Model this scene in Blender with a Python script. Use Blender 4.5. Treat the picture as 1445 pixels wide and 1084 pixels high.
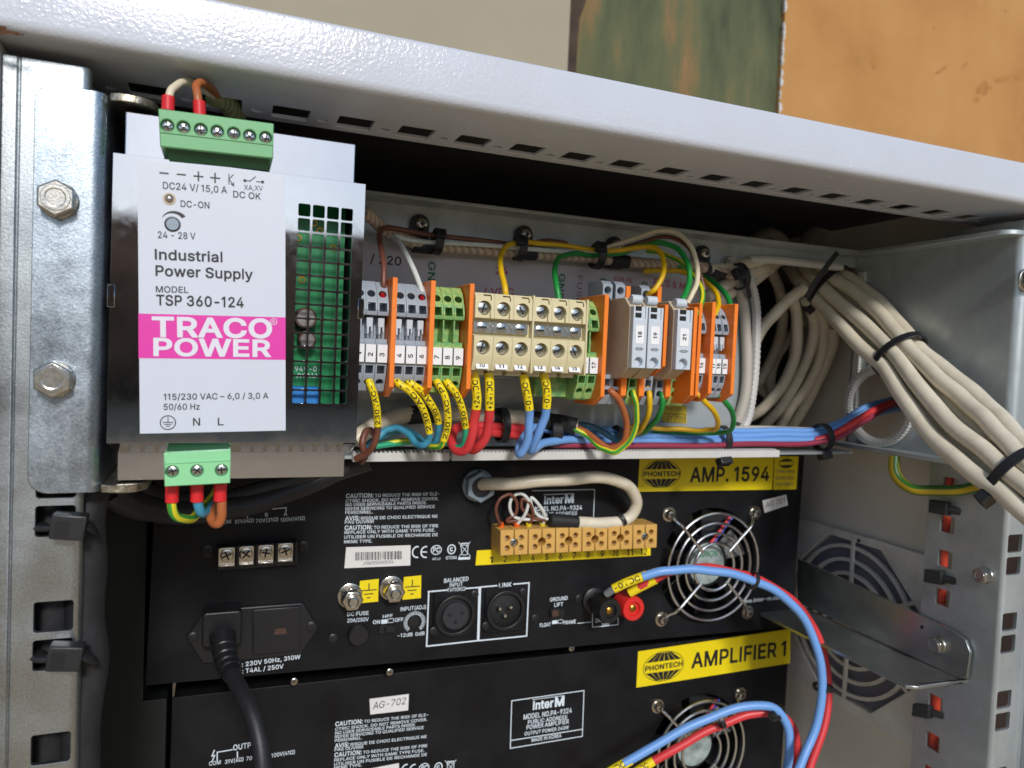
import bpy, bmesh, math, random
from mathutils import Vector, Matrix
random.seed(7)
S = 0.001                      # everything below is written in millimetres
scene = bpy.context.scene
COL = scene.collection
for o in list(bpy.data.objects): bpy.data.objects.remove(o)

# ---------------------------------------------------------------- camera
CAM = Vector((-182.49, -277.14, 98.67)); YAW, PITCH, ROLL = (math.radians(a) for a in (21.389, -2.152, 2.512))
FPX = 1040.08
_f = Vector((math.sin(YAW)*math.cos(PITCH), math.cos(YAW)*math.cos(PITCH), math.sin(PITCH)))
_r0 = Vector((math.cos(YAW), -math.sin(YAW), 0)); _u0 = _r0.cross(_f)
_r = _r0*math.cos(ROLL) + _u0*math.sin(ROLL); _u = _u0*math.cos(ROLL) - _r0*math.sin(ROLL)
cd = bpy.data.cameras.new('camera'); cam = bpy.data.objects.new('camera', cd); COL.objects.link(cam)
M3 = Matrix((_r, _u, -_f)).transposed()
cam.matrix_world = Matrix.Translation(CAM*S) @ M3.to_4x4()
cd.sensor_width = 36; cd.lens = FPX/1445*36; cd.clip_start = 0.01; cd.clip_end = 200
cd.dof.use_dof = True; cd.dof.focus_distance = 0.315; cd.dof.aperture_fstop = 17
scene.camera = cam

# ---------------------------------------------------------------- daylight
w = bpy.data.worlds.new('World'); scene.world = w; w.use_nodes = True
nt = w.node_tree; bg = nt.nodes['Background']
sky = nt.nodes.new('ShaderNodeTexSky'); sky.sky_type = 'NISHITA'; sky.sun_disc = False
SUN_EL, SUN_AZ = 30, 183     # behind the camera, fairly low
sky.sun_elevation = math.radians(SUN_EL); sky.sun_rotation = math.radians(SUN_AZ)
sky.air_density = 1.0; sky.dust_density = 0.6; sky.ozone_density = 1.5
nt.links.new(sky.outputs[0], bg.inputs[0]); bg.inputs[1].default_value = 0.095
sd = bpy.data.lights.new('sun', 'SUN'); sd.energy = 2.0; sd.angle = math.radians(9); sd.color = (1, 0.97, 0.94)
sun = bpy.data.objects.new('sun', sd); COL.objects.link(sun)
az = math.radians(SUN_AZ)
sun_dir = Vector((math.sin(az)*math.cos(math.radians(SUN_EL)), math.cos(az)*math.cos(math.radians(SUN_EL)), math.sin(math.radians(SUN_EL))))
sun.rotation_euler = sun_dir.to_track_quat('Z', 'Y').to_euler()
vs = scene.view_settings; vs.view_transform = 'Standard'; vs.look = 'None'; vs.gamma = 1; vs.use_curve_mapping = False
vs.exposure = 0.42
scene.render.engine = 'CYCLES'

# ---------------------------------------------------------------- pixel of the photograph -> point on a real plane (mm)
def ray(x, y): return _r*((x-722.5)/FPX) + _u*(-(y-542)/FPX) + _f
def atY(x, y, Y): d = ray(x, y); return CAM + d*((Y-CAM.y)/d.y)
def atX(x, y, X): d = ray(x, y); return CAM + d*((X-CAM.x)/d.x)
def atZ(x, y, Z): d = ray(x, y); return CAM + d*((Z-CAM.z)/d.z)

# ---------------------------------------------------------------- materials
def lin(c):
    if isinstance(c, str): c = tuple(int(c[i:i+2], 16)/255 for i in (0, 2, 4))
    return tuple(v/12.92 if v <= .04045 else ((v+.055)/1.055)**2.4 for v in c)
MATS = {}
def mat(name, col, rough=.5, metal=0, var=None, bump=None, rvar=None, coat=0, spec=None, trans=0, col2=None, aniso=None, emit=None, sss=0):
    """var=(scale, amount): noise in colour (towards col2); bump=(scale, strength, detail); rvar=(scale, amount)"""
    m = bpy.data.materials.new(name); m.use_nodes = True; n = m.node_tree; L = n.links; b = n.nodes['Principled BSDF']
    c = lin(col); b.inputs['Base Color'].default_value = (*c, 1); b.inputs['Roughness'].default_value = rough; b.inputs['Metallic'].default_value = metal
    if coat: b.inputs['Coat Weight'].default_value = coat; b.inputs['Coat Roughness'].default_value = .12
    if spec is not None: b.inputs['Specular IOR Level'].default_value = spec
    if trans: b.inputs['Transmission Weight'].default_value = trans
    if sss: b.inputs['Subsurface Weight'].default_value = sss; b.inputs['Subsurface Radius'].default_value = (.002, .0015, .001); 
    tc = None
    def coords():
        nonlocal tc
        if tc is None: tc = n.nodes.new('ShaderNodeTexCoord')
        return tc.outputs['Object']
    def noise(sc, det=4, rg=.6):
        t = n.nodes.new('ShaderNodeTexNoise'); t.inputs['Scale'].default_value = sc; t.inputs['Detail'].default_value = det; t.inputs['Roughness'].default_value = rg
        L.new(coords(), t.inputs['Vector']); return t.outputs['Fac']
    if var:
        c2 = lin(col2) if col2 else tuple(v*.6 for v in c)
        r = n.nodes.new('ShaderNodeMapRange'); r.inputs[1].default_value = .35; r.inputs[2].default_value = .68
        r.inputs[3].default_value = 0; r.inputs[4].default_value = var[1]
        L.new(noise(var[0], 5), r.inputs[0])
        mx = n.nodes.new('ShaderNodeMix'); mx.data_type = 'RGBA'; mx.inputs[6].default_value = (*c, 1); mx.inputs[7].default_value = (*c2, 1)
        L.new(r.outputs[0], mx.inputs[0]); L.new(mx.outputs[2], b.inputs['Base Color'])
    if rvar:
        r = n.nodes.new('ShaderNodeMapRange'); r.inputs[1].default_value = .3; r.inputs[2].default_value = .7
        r.inputs[3].default_value = max(.02, rough-rvar[1]); r.inputs[4].default_value = min(1, rough+rvar[1])
        L.new(noise(rvar[0], 4), r.inputs[0]); L.new(r.outputs[0], b.inputs['Roughness'])
    if bump:
        bp = n.nodes.new('ShaderNodeBump'); bp.inputs['Strength'].default_value = bump[1]; bp.inputs['Distance'].default_value = .0006
        L.new(noise(bump[0], bump[2] if len(bump) > 2 else 2), bp.inputs['Height']); L.new(bp.outputs[0], b.inputs['Normal'])
    MATS[name] = m; return m

mat('powder_white', 'c4cad5', .20, bump=(850, .26, 1), var=(14, .4), col2='b7b8b9', rvar=(40, .08))
mat('powder_grey', 'a9adb0', .45, bump=(700, .3, 1), var=(12, .5), col2='94928c')
mat('cabinet_inside', 'e0dacf', .55, bump=(600, .2, 1), var=(9, .6), col2='cbc4b8')
mat('vent_plastic', 'e0ddd8', .5, var=(40, .4), col2='86847e')
mat('filter_cloth', '86838d', .95, var=(900, .8), col2='6a6771')
mat('roof_dark', '38393c', .6, bump=(600, .2, 1))
mat('zinc_dark', 'b4b8b6', .34, .93, var=(50, .6), col2='8d9192', bump=(900, .05, 3), rvar=(30, .1))
mat('zinc', 'b8c2ca', .36, 1, var=(1500, .9), col2='8693a0', bump=(1300, .09, 3), rvar=(70, .12))
mat('zinc_yellow', 'b6bcbf', .38, 1, var=(1500, .9), col2='939a9e', bump=(1300, .09, 3), rvar=(45, .1))
mat('zinc_sheet', 'bec6c8', .46, .7, var=(60, .7), col2='9ea6a8', bump=(900, .06, 3), rvar=(30, .12))
mat('cut_edge', 'c9c2ae', .35, 1, var=(700, .9), col2='7c7264', bump=(1500, .3))
mat('bolt_steel', 'cfcdc6', .28, 1, var=(500, .6), col2='9b968c', bump=(1500, .08))
mat('bright_screw', 'd8dad6', .2, 1, var=(900, .6), col2='8a8f8c')
mat('nickel', 'c9c4bb', .22, 1, var=(200, .3), col2='a39b90')
mat('chrome', 'c4c5ca', .06, 1, var=(30, .4), col2='aeadb1', rvar=(260, .035), bump=(24, .11, 1))
mat('label_paper', 'c8ced9', .42, var=(40, .2), col2='c0c4cd')
mat('magenta_ink', 'd8339f', .45)
mat('black_ink', '1a1a20', .5)
mat('silver_ink', 'd8d6e0', .45)
mat('white_ink', 'd3dfe8', .55)
mat('green_ink', '1f6b4a', .6)
mat('red_ink', 'b23a52', .6)
mat('plug_green', '6fae78', .42, var=(60, .3), col2='5d9a68', spec=.4)
mat('plug_green_light', '8fd39b', .42, var=(60, .3), col2='7cc08a', spec=.4)
mat('plug_dark', '1f4a2c', .6)
mat('circuit_green', '128049', .35, var=(120, .6), col2='0b5f39')
mat('circuit_gold', 'b98a3c', .3, 1)
mat('cap_brown', '4a352c', .4)
mat('cap_top', 'a9a4a0', .3, .9)
mat('part_blue', '1f79c4', .45)
mat('orange_plate', 'f08228', .42, var=(90, .3), col2='e06c14', sss=.05)
mat('wago_grey', '9aa3ad', .48, var=(80, .3), col2='88919c')
mat('wago_light', 'c4ccd4', .45, var=(80, .3), col2='b3bbc4')
mat('wago_tan', 'c4b59a', .6, var=(60, .4), col2='a09074')
mat('earth_green', '4f9a62', .45, var=(200, .9), col2='b7c46e')
mat('beige_plastic', 'd3c8a0', .5, var=(70, .35), col2='c4b88e')
mat('clear_foot', 'c9c2a8', .25, spec=.6)
mat('brass_tan', 'd0a458', .5, var=(70, .4), col2='bd9048')
mat('marker_white', 'e6e7e8', .5)
mat('sleeve_yellow', 'f0d81c', .42, var=(60, .25), col2='e2c612')
mat('sticker_yellow', 'ecd515', .42, var=(18, .3), col2='dcc50e')
mat('old_yellow', 'c9b02a', .6, var=(60, .4), col2='a8902a')
mat('paper_strip', 'c6bfc3', .7, var=(30, .6), col2='aea6a9')
mat('tag_white', 'd9d8d6', .6, var=(60, .3), col2='c4c2be')
mat('amp_black', '0c0d11', .46, bump=(1700, .2, 2), var=(45, .8), col2='18191d', spec=.28, rvar=(22, .12))
mat('amp_side', '101114', .5, bump=(1500, .2))
mat('black_plastic', '16171a', .42, bump=(900, .08))
mat('black_matte', '0c0d0e', .7)
mat('rubber', '1b1c20', .5, bump=(700, .15), var=(50, .5), col2='2a2b30')
mat('tape_black', '17181b', .6, bump=(500, .3), var=(90, .6), col2='2b2c2f')
mat('tie_black', '202123', .45, bump=(900, .1))
mat('trim_white', 'c9c9c6', .5, var=(60, .4), col2='b0aeaa')
mat('cable_beige', 'ded5c0', .33, var=(60, .8), col2='c2b8a2', bump=(250, .12, 4), rvar=(90, .12))
mat('cable_grey', 'b9b3a8', .5, var=(28, .5), col2='a29b8e')
mat('wire_brown', '6e4234', .42); mat('wire_orange_brown', 'a85f34', .42); mat('wire_white', 'd2d6d2', .42); mat('wire_cream', 'd8ccb0', .45)
mat('wire_yellow', 'dfb414', .4); mat('wire_green', '1d8a3c', .4); mat('wire_red', 'd23a3e', .4); mat('wire_blue', '6f9fdc', .4)
mat('wire_teal', '3f8fae', .4); mat('wire_seagreen', '2aa079', .4); mat('wire_darkblue', '2f5c78', .45); mat('wire_darkred', '8f2f48', .45)
mat('ferrule_red', 'd4232a', .4); mat('ferrule_orange', 'e8601a', .4); mat('ferrule_yellow', 'd8c31e', .4); mat('ferrule_grey', '8b8f94', .4)
mat('post_red', 'd02a26', .35); mat('conduit_red', 'd64a34', .5)
mat('glass_clear', 'a9b6b4', .12, spec=.8, var=(90, .7), col2='3f4a49')
mat('rust', '5a3820', .9, var=(400, .9), col2='3f2413')
mat('cream_wall', '9a917c', .75, bump=(60, .1), var=(3, .5), col2='a69c88')
mat('stain', 'a8763c', .85)
mat('stain_dark', '9a6a38', .9, var=(90, .9), col2='b07d42')
mat('paper_dark_ink', '6f5560', .6)
mat('gland_grey', '8a99a6', .5)
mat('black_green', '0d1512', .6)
mat('floor', 'c9b08a', .9, var=(2, .8), col2='b39a76')
mat('guard_chrome', 'e4e6e8', .22, 1)
mat('reflection_wall', '9c7a62', .9, var=(.45, 1.0), col2='2a231e', bump=(30, .3))
mat('old_wood', '4a3a2e', .85, var=(40, .8), col2='2e241d', bump=(60, .6, 5))
mat('recess_blue', '1a2026', .6)
mat('xlr_grey', '2c2e33', .4)

def braided(name, c1, c2, scale=900):
    m = mat(name, c1, .75); n = m.node_tree; L = n.links; b = n.nodes['Principled BSDF']
    tc = n.nodes.new('ShaderNodeTexCoord'); wv = n.nodes.new('ShaderNodeTexWave'); wv.inputs['Scale'].default_value = scale/6.3; wv.inputs['Distortion'].default_value = .6
    wv.bands_direction = 'DIAGONAL'
    L.new(tc.outputs['Object'], wv.inputs['Vector'])
    mx = n.nodes.new('ShaderNodeMix'); mx.data_type = 'RGBA'; mx.inputs[6].default_value = (*lin(c1), 1); mx.inputs[7].default_value = (*lin(c2), 1)
    L.new(wv.outputs['Fac'], mx.inputs[0]); L.new(mx.outputs[2], b.inputs['Base Color'])
    bp = n.nodes.new('ShaderNodeBump'); bp.inputs['Strength'].default_value = .6; bp.inputs['Distance'].default_value = .0003
    L.new(wv.outputs['Fac'], bp.inputs['Height']); L.new(bp.outputs[0], b.inputs['Normal'])
braided('braid_beige', 'c9b6a2', 'a08c78'); braided('braid_green', '8f9468', '6f7450')

def wall_mat(name, base, stops, rough=.85, scale=(6, 6, 2.2), stain=None):
    """painted, weathered wall: layered noises through a ramp, object coordinates"""
    m = mat(name, base, rough); n = m.node_tree; L = n.links; b = n.nodes['Principled BSDF']
    tc = n.nodes.new('ShaderNodeTexCoord'); mp = n.nodes.new('ShaderNodeMapping'); mp.inputs['Scale'].default_value = scale
    L.new(tc.outputs['Object'], mp.inputs['Vector'])
    t = n.nodes.new('ShaderNodeTexNoise'); t.inputs['Scale'].default_value = 1; t.inputs['Detail'].default_value = 8; t.inputs['Roughness'].default_value = .62
    L.new(mp.outputs[0], t.inputs['Vector'])
    r = n.nodes.new('ShaderNodeValToRGB'); el = r.color_ramp.elements
    while len(el) < len(stops): el.new(.5)
    for e, (p, c) in zip(el, stops): e.position = p; e.color = (*lin(c), 1)
    L.new(t.outputs['Fac'], r.inputs[0]); L.new(r.outputs[0], b.inputs['Base Color'])
    bp = n.nodes.new('ShaderNodeBump'); bp.inputs['Strength'].default_value = .35; bp.inputs['Distance'].default_value = .004
    L.new(t.outputs['Fac'], bp.inputs['Height']); L.new(bp.outputs[0], b.inputs['Normal'])
    return m
wall_mat('green_wall', '59634a', [(.30, '343a26'), (.44, '4f553a'), (.52, '5b5f40'), (.585, '74633f'), (.66, '8f6a46')], scale=(9, 9, 2.6))
wall_mat('ochre_wall', 'c08a48', [(.25, '9a6c38'), (.38, 'a87840'), (.5, 'b08148'), (.72, 'b98b52')], scale=(5, 5, 4))

def striped(name, c1, c2):
    """two-colour earth wire; the stripe runs along the wire (U of the tube)"""
    m = mat(name, c1, .4); n = m.node_tree; L = n.links; b = n.nodes['Principled BSDF']
    uv = n.nodes.new('ShaderNodeUVMap'); sp = n.nodes.new('ShaderNodeSeparateXYZ'); L.new(uv.outputs[0], sp.inputs[0])
    a = n.nodes.new('ShaderNodeMath'); a.operation = 'MULTIPLY'; a.inputs[1].default_value = 3; L.new(sp.outputs[0], a.inputs[0])
    f = n.nodes.new('ShaderNodeMath'); f.operation = 'FRACT'; L.new(a.outputs[0], f.inputs[0])
    g = n.nodes.new('ShaderNodeMath'); g.operation = 'GREATER_THAN'; g.inputs[1].default_value = .5; L.new(f.outputs[0], g.inputs[0])
    mx = n.nodes.new('ShaderNodeMix'); mx.data_type = 'RGBA'; mx.inputs[6].default_value = (*lin(c1), 1); mx.inputs[7].default_value = (*lin(c2), 1)
    L.new(g.outputs[0], mx.inputs[0]); L.new(mx.outputs[2], b.inputs['Base Color'])
striped('wire_earth', '3f9a3a', 'd9cf2a')
striped('wire_earth_dark', '3a6b2a', 'b59a1e')

# ---------------------------------------------------------------- mesh builder (mm)
def smooth_path(pts, n=8):
    P = [Vector(p) for p in pts]
    if len(P) < 3: return P
    Q = [2*P[0]-P[1]] + P + [2*P[-1]-P[-2]]; out = []
    for i in range(1, len(Q)-2):
        a, b, c, d = Q[i-1:i+3]
        t0 = 0; t1 = max((b-a).length, 1e-3)**.5; t2 = t1+max((c-b).length, 1e-3)**.5; t3 = t2+max((d-c).length, 1e-3)**.5
        for k in range(n):
            t = t1+(t2-t1)*k/n
            A1 = a*((t1-t)/(t1-t0))+b*((t-t0)/(t1-t0)); A2 = b*((t2-t)/(t2-t1))+c*((t-t1)/(t2-t1)); A3 = c*((t3-t)/(t3-t2))+d*((t-t2)/(t3-t2))
            B1 = A1*((t2-t)/(t2-t0))+A2*((t-t0)/(t2-t0)); B2 = A2*((t3-t)/(t3-t1))+A3*((t-t1)/(t3-t1))
            out.append(B1*((t2-t)/(t2-t1))+B2*((t-t1)/(t2-t1)))
    out.append(P[-1]); return out

CAPH = 1.0
from mathutils.geometry import delaunay_2d_cdt
_GC = {}
def glyph(ch, bold):
    k = (ch, bold)
    if k in _GC: return _GC[k]
    adv, d = GLYPHS[ch]; L = [[Vector((float(q.split()[0])/100, float(q.split()[1])/100, 0)) for q in sp.split(',')] for sp in d.split('|')]
    area = lambda P: sum(a.x*b.y-b.x*a.y for a, b in zip(P, P[1:]+P[:1]))/2
    sg = 1 if area(max(L, key=lambda P: abs(area(P)))) > 0 else -1
    def grow(P):
        if not bold: return P
        n = len(P); o = []
        for i in range(n):
            a, b, c = P[i-1], P[i], P[(i+1) % n]; e1 = (b-a).normalized(); e2 = (c-b).normalized()
            n1 = Vector((e1.y, -e1.x, 0))*sg; n2 = Vector((e2.y, -e2.x, 0))*sg; m = n1+n2
            m = m/max(.5, m.dot(m)/2) if m.length > 1e-4 else n1
            o.append(b+m*bold)
        return o
    L = [grow(P) for P in L]; pv = []; pe = []
    for P in L:
        k0 = len(pv); n = len(P); pv += [Vector((p.x, p.y)) for p in P]; pe += [(k0+i, k0+(i+1) % n) for i in range(n)]
    cv, ce, cf, *_ = delaunay_2d_cdt(pv, pe, [], 0, 1e-4)
    def wind(p):
        w = 0
        for P in L:
            for a, b in zip(P, P[1:]+P[:1]):
                if (a.y <= p.y) != (b.y <= p.y):
                    x = (b.x-a.x)*(p.y-a.y)/(b.y-a.y)+a.x
                    if x > p.x: w += 1 if b.y > a.y else -1
        return w
    vs = [Vector((v.x, v.y, 0)) for v in cv]; fs = []
    for f in cf:
        c = sum((vs[i] for i in f), Vector((0, 0, 0)))/len(f)
        if wind(c)*sg > 0: fs.append(tuple(f))
    _GC[k] = (adv/100, vs, fs); return _GC[k]
def glyph_mesh(body, bold=0):
    x = 0; V = []; F = []
    for ch in body:
        if ch == ' ': x += .38; continue
        adv, vs, fs = glyph(ch, round(bold, 3)); k = len(V); V += [v+Vector((x, 0, 0)) for v in vs]; F += [tuple(i+k for i in f) for f in fs]; x += adv+bold*.7
    return V, F
class MB:
    def __init__(s): s.v = []; s.f = []; s.uv = {}
    def add(s, verts, faces):
        k = len(s.v); s.v += [Vector(v) for v in verts]; s.f += [tuple(i+k for i in f) for f in faces]; return s
    def box(s, x0, x1, y0, y1, z0, z1):
        x0, x1 = sorted((x0, x1)); y0, y1 = sorted((y0, y1)); z0, z1 = sorted((z0, z1))
        return s.add([(x, y, z) for z in (z0, z1) for y in (y0, y1) for x in (x0, x1)],
                     [(0, 2, 3, 1), (4, 5, 7, 6), (0, 1, 5, 4), (1, 3, 7, 5), (3, 2, 6, 7), (2, 0, 4, 6)])
    def obox(s, c, ax, ay, az, hx, hy, hz):
        c = Vector(c); ax, ay, az = (Vector(a).normalized() for a in (ax, ay, az))
        vs = [c+ax*(hx*i)+ay*(hy*j)+az*(hz*k) for k in (-1, 1) for j in (-1, 1) for i in (-1, 1)]
        return s.add(vs, [(0, 2, 3, 1), (4, 5, 7, 6), (0, 1, 5, 4), (1, 3, 7, 5), (3, 2, 6, 7), (2, 0, 4, 6)])
    def prism(s, poly, d):
        """closed polygon of 3-D points swept by vector d"""
        n = len(poly); d = Vector(d); P = [Vector(p) for p in poly]
        return s.add(P+[p+d for p in P], [tuple(range(n))[::-1], tuple(range(n, 2*n))]+[(i, (i+1) % n, (i+1) % n+n, i+n) for i in range(n)])
    def face(s, poly): return s.add(poly, [tuple(range(len(poly)))])
    def tube(s, path, r, n=10, caps=True, r1=None, flat=None):
        P = [Vector(p) for p in path]; m = len(P); k0 = len(s.v)
        T = [((P[min(i+1, m-1)]-P[max(i-1, 0)]).normalized()) for i in range(m)]
        up = Vector((0, -1, 0)) if abs(T[0].y) < .9 else Vector((0, 0, 1))
        N = (up-T[0]*up.dot(T[0])).normalized()
        vs = []; fs = []; uvs = []
        for i in range(m):
            N = (N-T[i]*N.dot(T[i])).normalized(); B = T[i].cross(N)
            ri = r if r1 is None else r+(r1-r)*i/(m-1)
            for j in range(n):
                a = 2*math.pi*j/n; vs.append(P[i]+N*(ri*math.cos(a))+B*(ri*math.sin(a)*(flat or 1)))
        for i in range(m-1):
            for j in range(n):
                q = (i*n+j, i*n+(j+1) % n, (i+1)*n+(j+1) % n, (i+1)*n+j)
                fs.append(q); s.uv[len(s.f)+len(fs)-1] = [(j/n, i/8), ((j+1)/n, i/8), ((j+1)/n, (i+1)/8), (j/n, (i+1)/8)]
        if caps: fs += [tuple(range(n))[::-1], tuple((m-1)*n+j for j in range(n))]
        return s.add(vs, fs)
    def cyl(s, a, b, r, n=20, r1=None): return s.tube([a, b], r, n, True, r1)
    def ring(s, c, ax, r, tr, n=32, tn=8, flat=None, sx=1, u0=None):
        """torus round axis ax; flat=(half width along the axis, half thickness) gives a band"""
        c = Vector(c); ax = Vector(ax).normalized(); u = (Vector(u0) if u0 else (Vector((0, 0, 1)) if abs(ax.z) < .9 else Vector((1, 0, 0))))
        u = (u-ax*u.dot(ax)).normalized(); v = ax.cross(u); vs = []; fs = []
        sec = [(tr*math.cos(2*math.pi*k/tn), tr*math.sin(2*math.pi*k/tn)) for k in range(tn)] if not flat else [(flat[1], flat[0]), (-flat[1], flat[0]), (-flat[1], -flat[0]), (flat[1], -flat[0])]
        m = len(sec)
        for i in range(n):
            a = 2*math.pi*i/n; d = u*math.cos(a)+v*(math.sin(a)*sx)
            for (q, h) in sec: vs.append(c+d*r+d.normalized()*q+ax*h)
        for i in range(n):
            for k in range(m): fs.append((i*m+k, ((i+1) % n)*m+k, ((i+1) % n)*m+(k+1) % m, i*m+(k+1) % m))
        return s.add(vs, fs)
    def lathe(s, c, ax, prof, n=24, hexa=False):
        """prof: (distance along axis, radius)"""
        c = Vector(c); ax = Vector(ax).normalized(); u = Vector((0, 0, 1)) if abs(ax.z) < .9 else Vector((1, 0, 0)); u = (u-ax*u.dot(ax)).normalized(); v = ax.cross(u)
        vs = []; fs = []
        for (h, r) in prof:
            for j in range(n): a = 2*math.pi*(j+.5*hexa)/n; vs.append(c+ax*h+(u*math.cos(a)+v*math.sin(a))*r)
        for i in range(len(prof)-1):
            for j in range(n): fs.append((i*n+j, i*n+(j+1) % n, (i+1)*n+(j+1) % n, (i+1)*n+j))
        fs += [tuple(range(n))[::-1], tuple((len(prof)-1)*n+j for j in range(n))]
        return s.add(vs, fs)
    def text(s, body, P0, P1, cap, n=(0, -1, 0), bold=0, out=.12, skew=0, align='fit'):
        """lettering fitted from baseline point P0 to P1 with capital height cap (mm)"""
        vs, fs = glyph_mesh(body, bold)
        if not vs: return s
        x0 = min(v.x for v in vs); x1 = max(v.x for v in vs)
        P0, P1, n = Vector(P0), Vector(P1), Vector(n); u = (P1-P0); W = u.length; u.normalize(); vv = n.cross(u).normalized()
        sx = W/(x1-x0); sy = cap/CAPH
        return s.add([P0+n*out+u*((v.x-x0)*sx+skew*v.y*sy)+vv*(v.y*sy)+n*v.z for v in vs], fs)
    def line(s, P0, P1, wd, n=(0, -1, 0), out=.12):
        P0, P1, n = Vector(P0)+Vector(n)*out, Vector(P1)+Vector(n)*out, Vector(n); u = (P1-P0).normalized(); v = n.cross(u)*(wd/2); u = u*(wd/2)
        return s.face([P0-u-v, P1+u-v, P1+u+v, P0-u+v])
    def poly(s, pts, wd, n=(0, -1, 0), closed=False, out=.12):
        q = list(pts)+([pts[0]] if closed else [])
        for a, b in zip(q, q[1:]): s.line(a, b, wd, n, out)
        return s
    def arc(s, c, rx, rz, a0, a1, wd, k=16, out=.12):
        """flat ring segment on a plane facing -Y"""
        c = Vector(c)+Vector((0, -out, 0)); o = []; i = []
        for q in range(k+1):
            a = math.radians(a0+(a1-a0)*q/k); o.append(c+Vector((math.cos(a)*(rx+wd/2), 0, math.sin(a)*(rz+wd/2)))); i.append(c+Vector((math.cos(a)*(rx-wd/2), 0, math.sin(a)*(rz-wd/2))))
        for q in range(k): s.face([o[q], o[q+1], i[q+1], i[q]])
        return s
    def disc(s, c, r, k=20, out=.12, rz=None):
        c = Vector(c)+Vector((0, -out, 0)); return s.face([c+Vector((math.cos(2*math.pi*j/k)*r, 0, math.sin(2*math.pi*j/k)*(rz or r))) for j in range(k)])

def finish(me, bevel=0, seg=2, ang=38, flat=False):
    bm = bmesh.new(); bm.from_mesh(me); new = set()
    if bevel: bmesh.ops.remove_doubles(bm, verts=bm.verts, dist=1e-7)
    if not flat: bmesh.ops.recalc_face_normals(bm, faces=bm.faces)
    if bevel:
        es = [e for e in bm.edges if len(e.link_faces) == 2 and e.calc_face_angle(0) > math.radians(30)]
        new = set(bmesh.ops.bevel(bm, geom=es, offset=bevel*S, segments=seg, affect='EDGES', profile=.5, clamp_overlap=True)['faces'])
    for f in bm.faces: f.smooth = not flat
    th = math.radians(ang)
    for e in bm.edges:
        if len(e.link_faces) == 2:
            a, b = e.link_faces
            e.smooth = not (e.calc_face_angle(0) > th or ((a in new) != (b in new)))
    bm.to_mesh(me); bm.free(); me.update(); return me
def mesh_of(mb, name, org=Vector((0, 0, 0))):
    me = bpy.data.meshes.new(name); me.from_pydata([(v-org)*S for v in mb.v], [], mb.f); me.update()
    if mb.uv:
        ul = me.uv_layers.new(name='UVMap')
        for fi, uvs in mb.uv.items():
            p = me.polygons[fi]
            for li, q in zip(p.loop_indices, uvs): ul.data[li].uv = q
    return me
def boolean(mb, *cutters, org=Vector((0, 0, 0))):
    me = mesh_of(mb, 'b', org)
    bm = bmesh.new(); bm.from_mesh(me); bmesh.ops.recalc_face_normals(bm, faces=bm.faces); bm.to_mesh(me); bm.free()
    for c in cutters:
        cm = mesh_of(c, 'c', org); bm = bmesh.new(); bm.from_mesh(cm); bmesh.ops.recalc_face_normals(bm, faces=bm.faces); bm.to_mesh(cm); bm.free()
        a = bpy.data.objects.new('a', me); b = bpy.data.objects.new('b', cm); COL.objects.link(a); COL.objects.link(b)
        md = a.modifiers.new('x', 'BOOLEAN'); md.operation = 'DIFFERENCE'; md.solver = 'EXACT'; md.object = b
        dg = bpy.context.evaluated_depsgraph_get(); dg.update()
        me2 = bpy.data.meshes.new_from_object(a.evaluated_get(dg))
        bpy.data.objects.remove(a); bpy.data.objects.remove(b); bpy.data.meshes.remove(me); bpy.data.meshes.remove(cm); me = me2
    return me
def put(name, me, m, parent=None, loc=None, mats=None):
    me.materials.clear(); me.materials.append(MATS[m] if isinstance(m, str) else m)
    o = bpy.data.objects.new(name, me); COL.objects.link(o)
    if parent is not None: o.parent = parent
    if loc is not None: o.location = Vector(loc)*S
    return o
def org_of(parent):
    p = parent; c = Vector((0, 0, 0))
    while p is not None: c += Vector(p.location)/S; p = p.parent
    return c
def part(name, mb, m, parent, bevel=0, seg=2, ang=38, label=None):
    o = put(name, finish(mesh_of(mb, name, org_of(parent)), bevel, seg, ang, name in ('lettering', 'symbol')), m, parent)
    if label: o['label'] = label
    return o
def tag(o, label=None, cat=None, group=None, kind=None):
    if label: o['label'] = label
    if cat: o['category'] = cat
    if group: o['group'] = group
    if kind: o['kind'] = kind
    return o
def thing(name, loc, label, cat, group=None):
    o = bpy.data.objects.new(name, None); o.empty_display_size = .01; COL.objects.link(o); o.location = Vector(loc)*S
    return tag(o, label, cat, group)
def solo(name, mb, m, label, cat, group=None, bevel=0, kind=None, seg=2, ang=38):
    c = Vector((0, 0, 0))
    for v in mb.v: c += v
    c /= max(1, len(mb.v))
    o = put(name, finish(mesh_of(mb, name, c), bevel, seg, ang), m, None, c); return tag(o, label, cat, group, kind)
def copy_tree(o, parent=None):
    c = o.copy(); COL.objects.link(c); c.parent = parent
    for ch in o.children: copy_tree(ch, c)
    return c
def W(pts): return [atY(*p) for p in pts]
def rrect(c, u, v, hw, hh, r, k=4):
    c, u, v = Vector(c), Vector(u).normalized(), Vector(v).normalized(); o = []
    for sx, sy, a0 in ((1, 1, 0), (-1, 1, 90), (-1, -1, 180), (1, -1, 270)):
        for q in range(k+1):
            a = math.radians(a0+90*q/k); o.append(c+u*(sx*(hw-r)+math.cos(a)*r)+v*(sy*(hh-r)+math.sin(a)*r))
    return o
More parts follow.
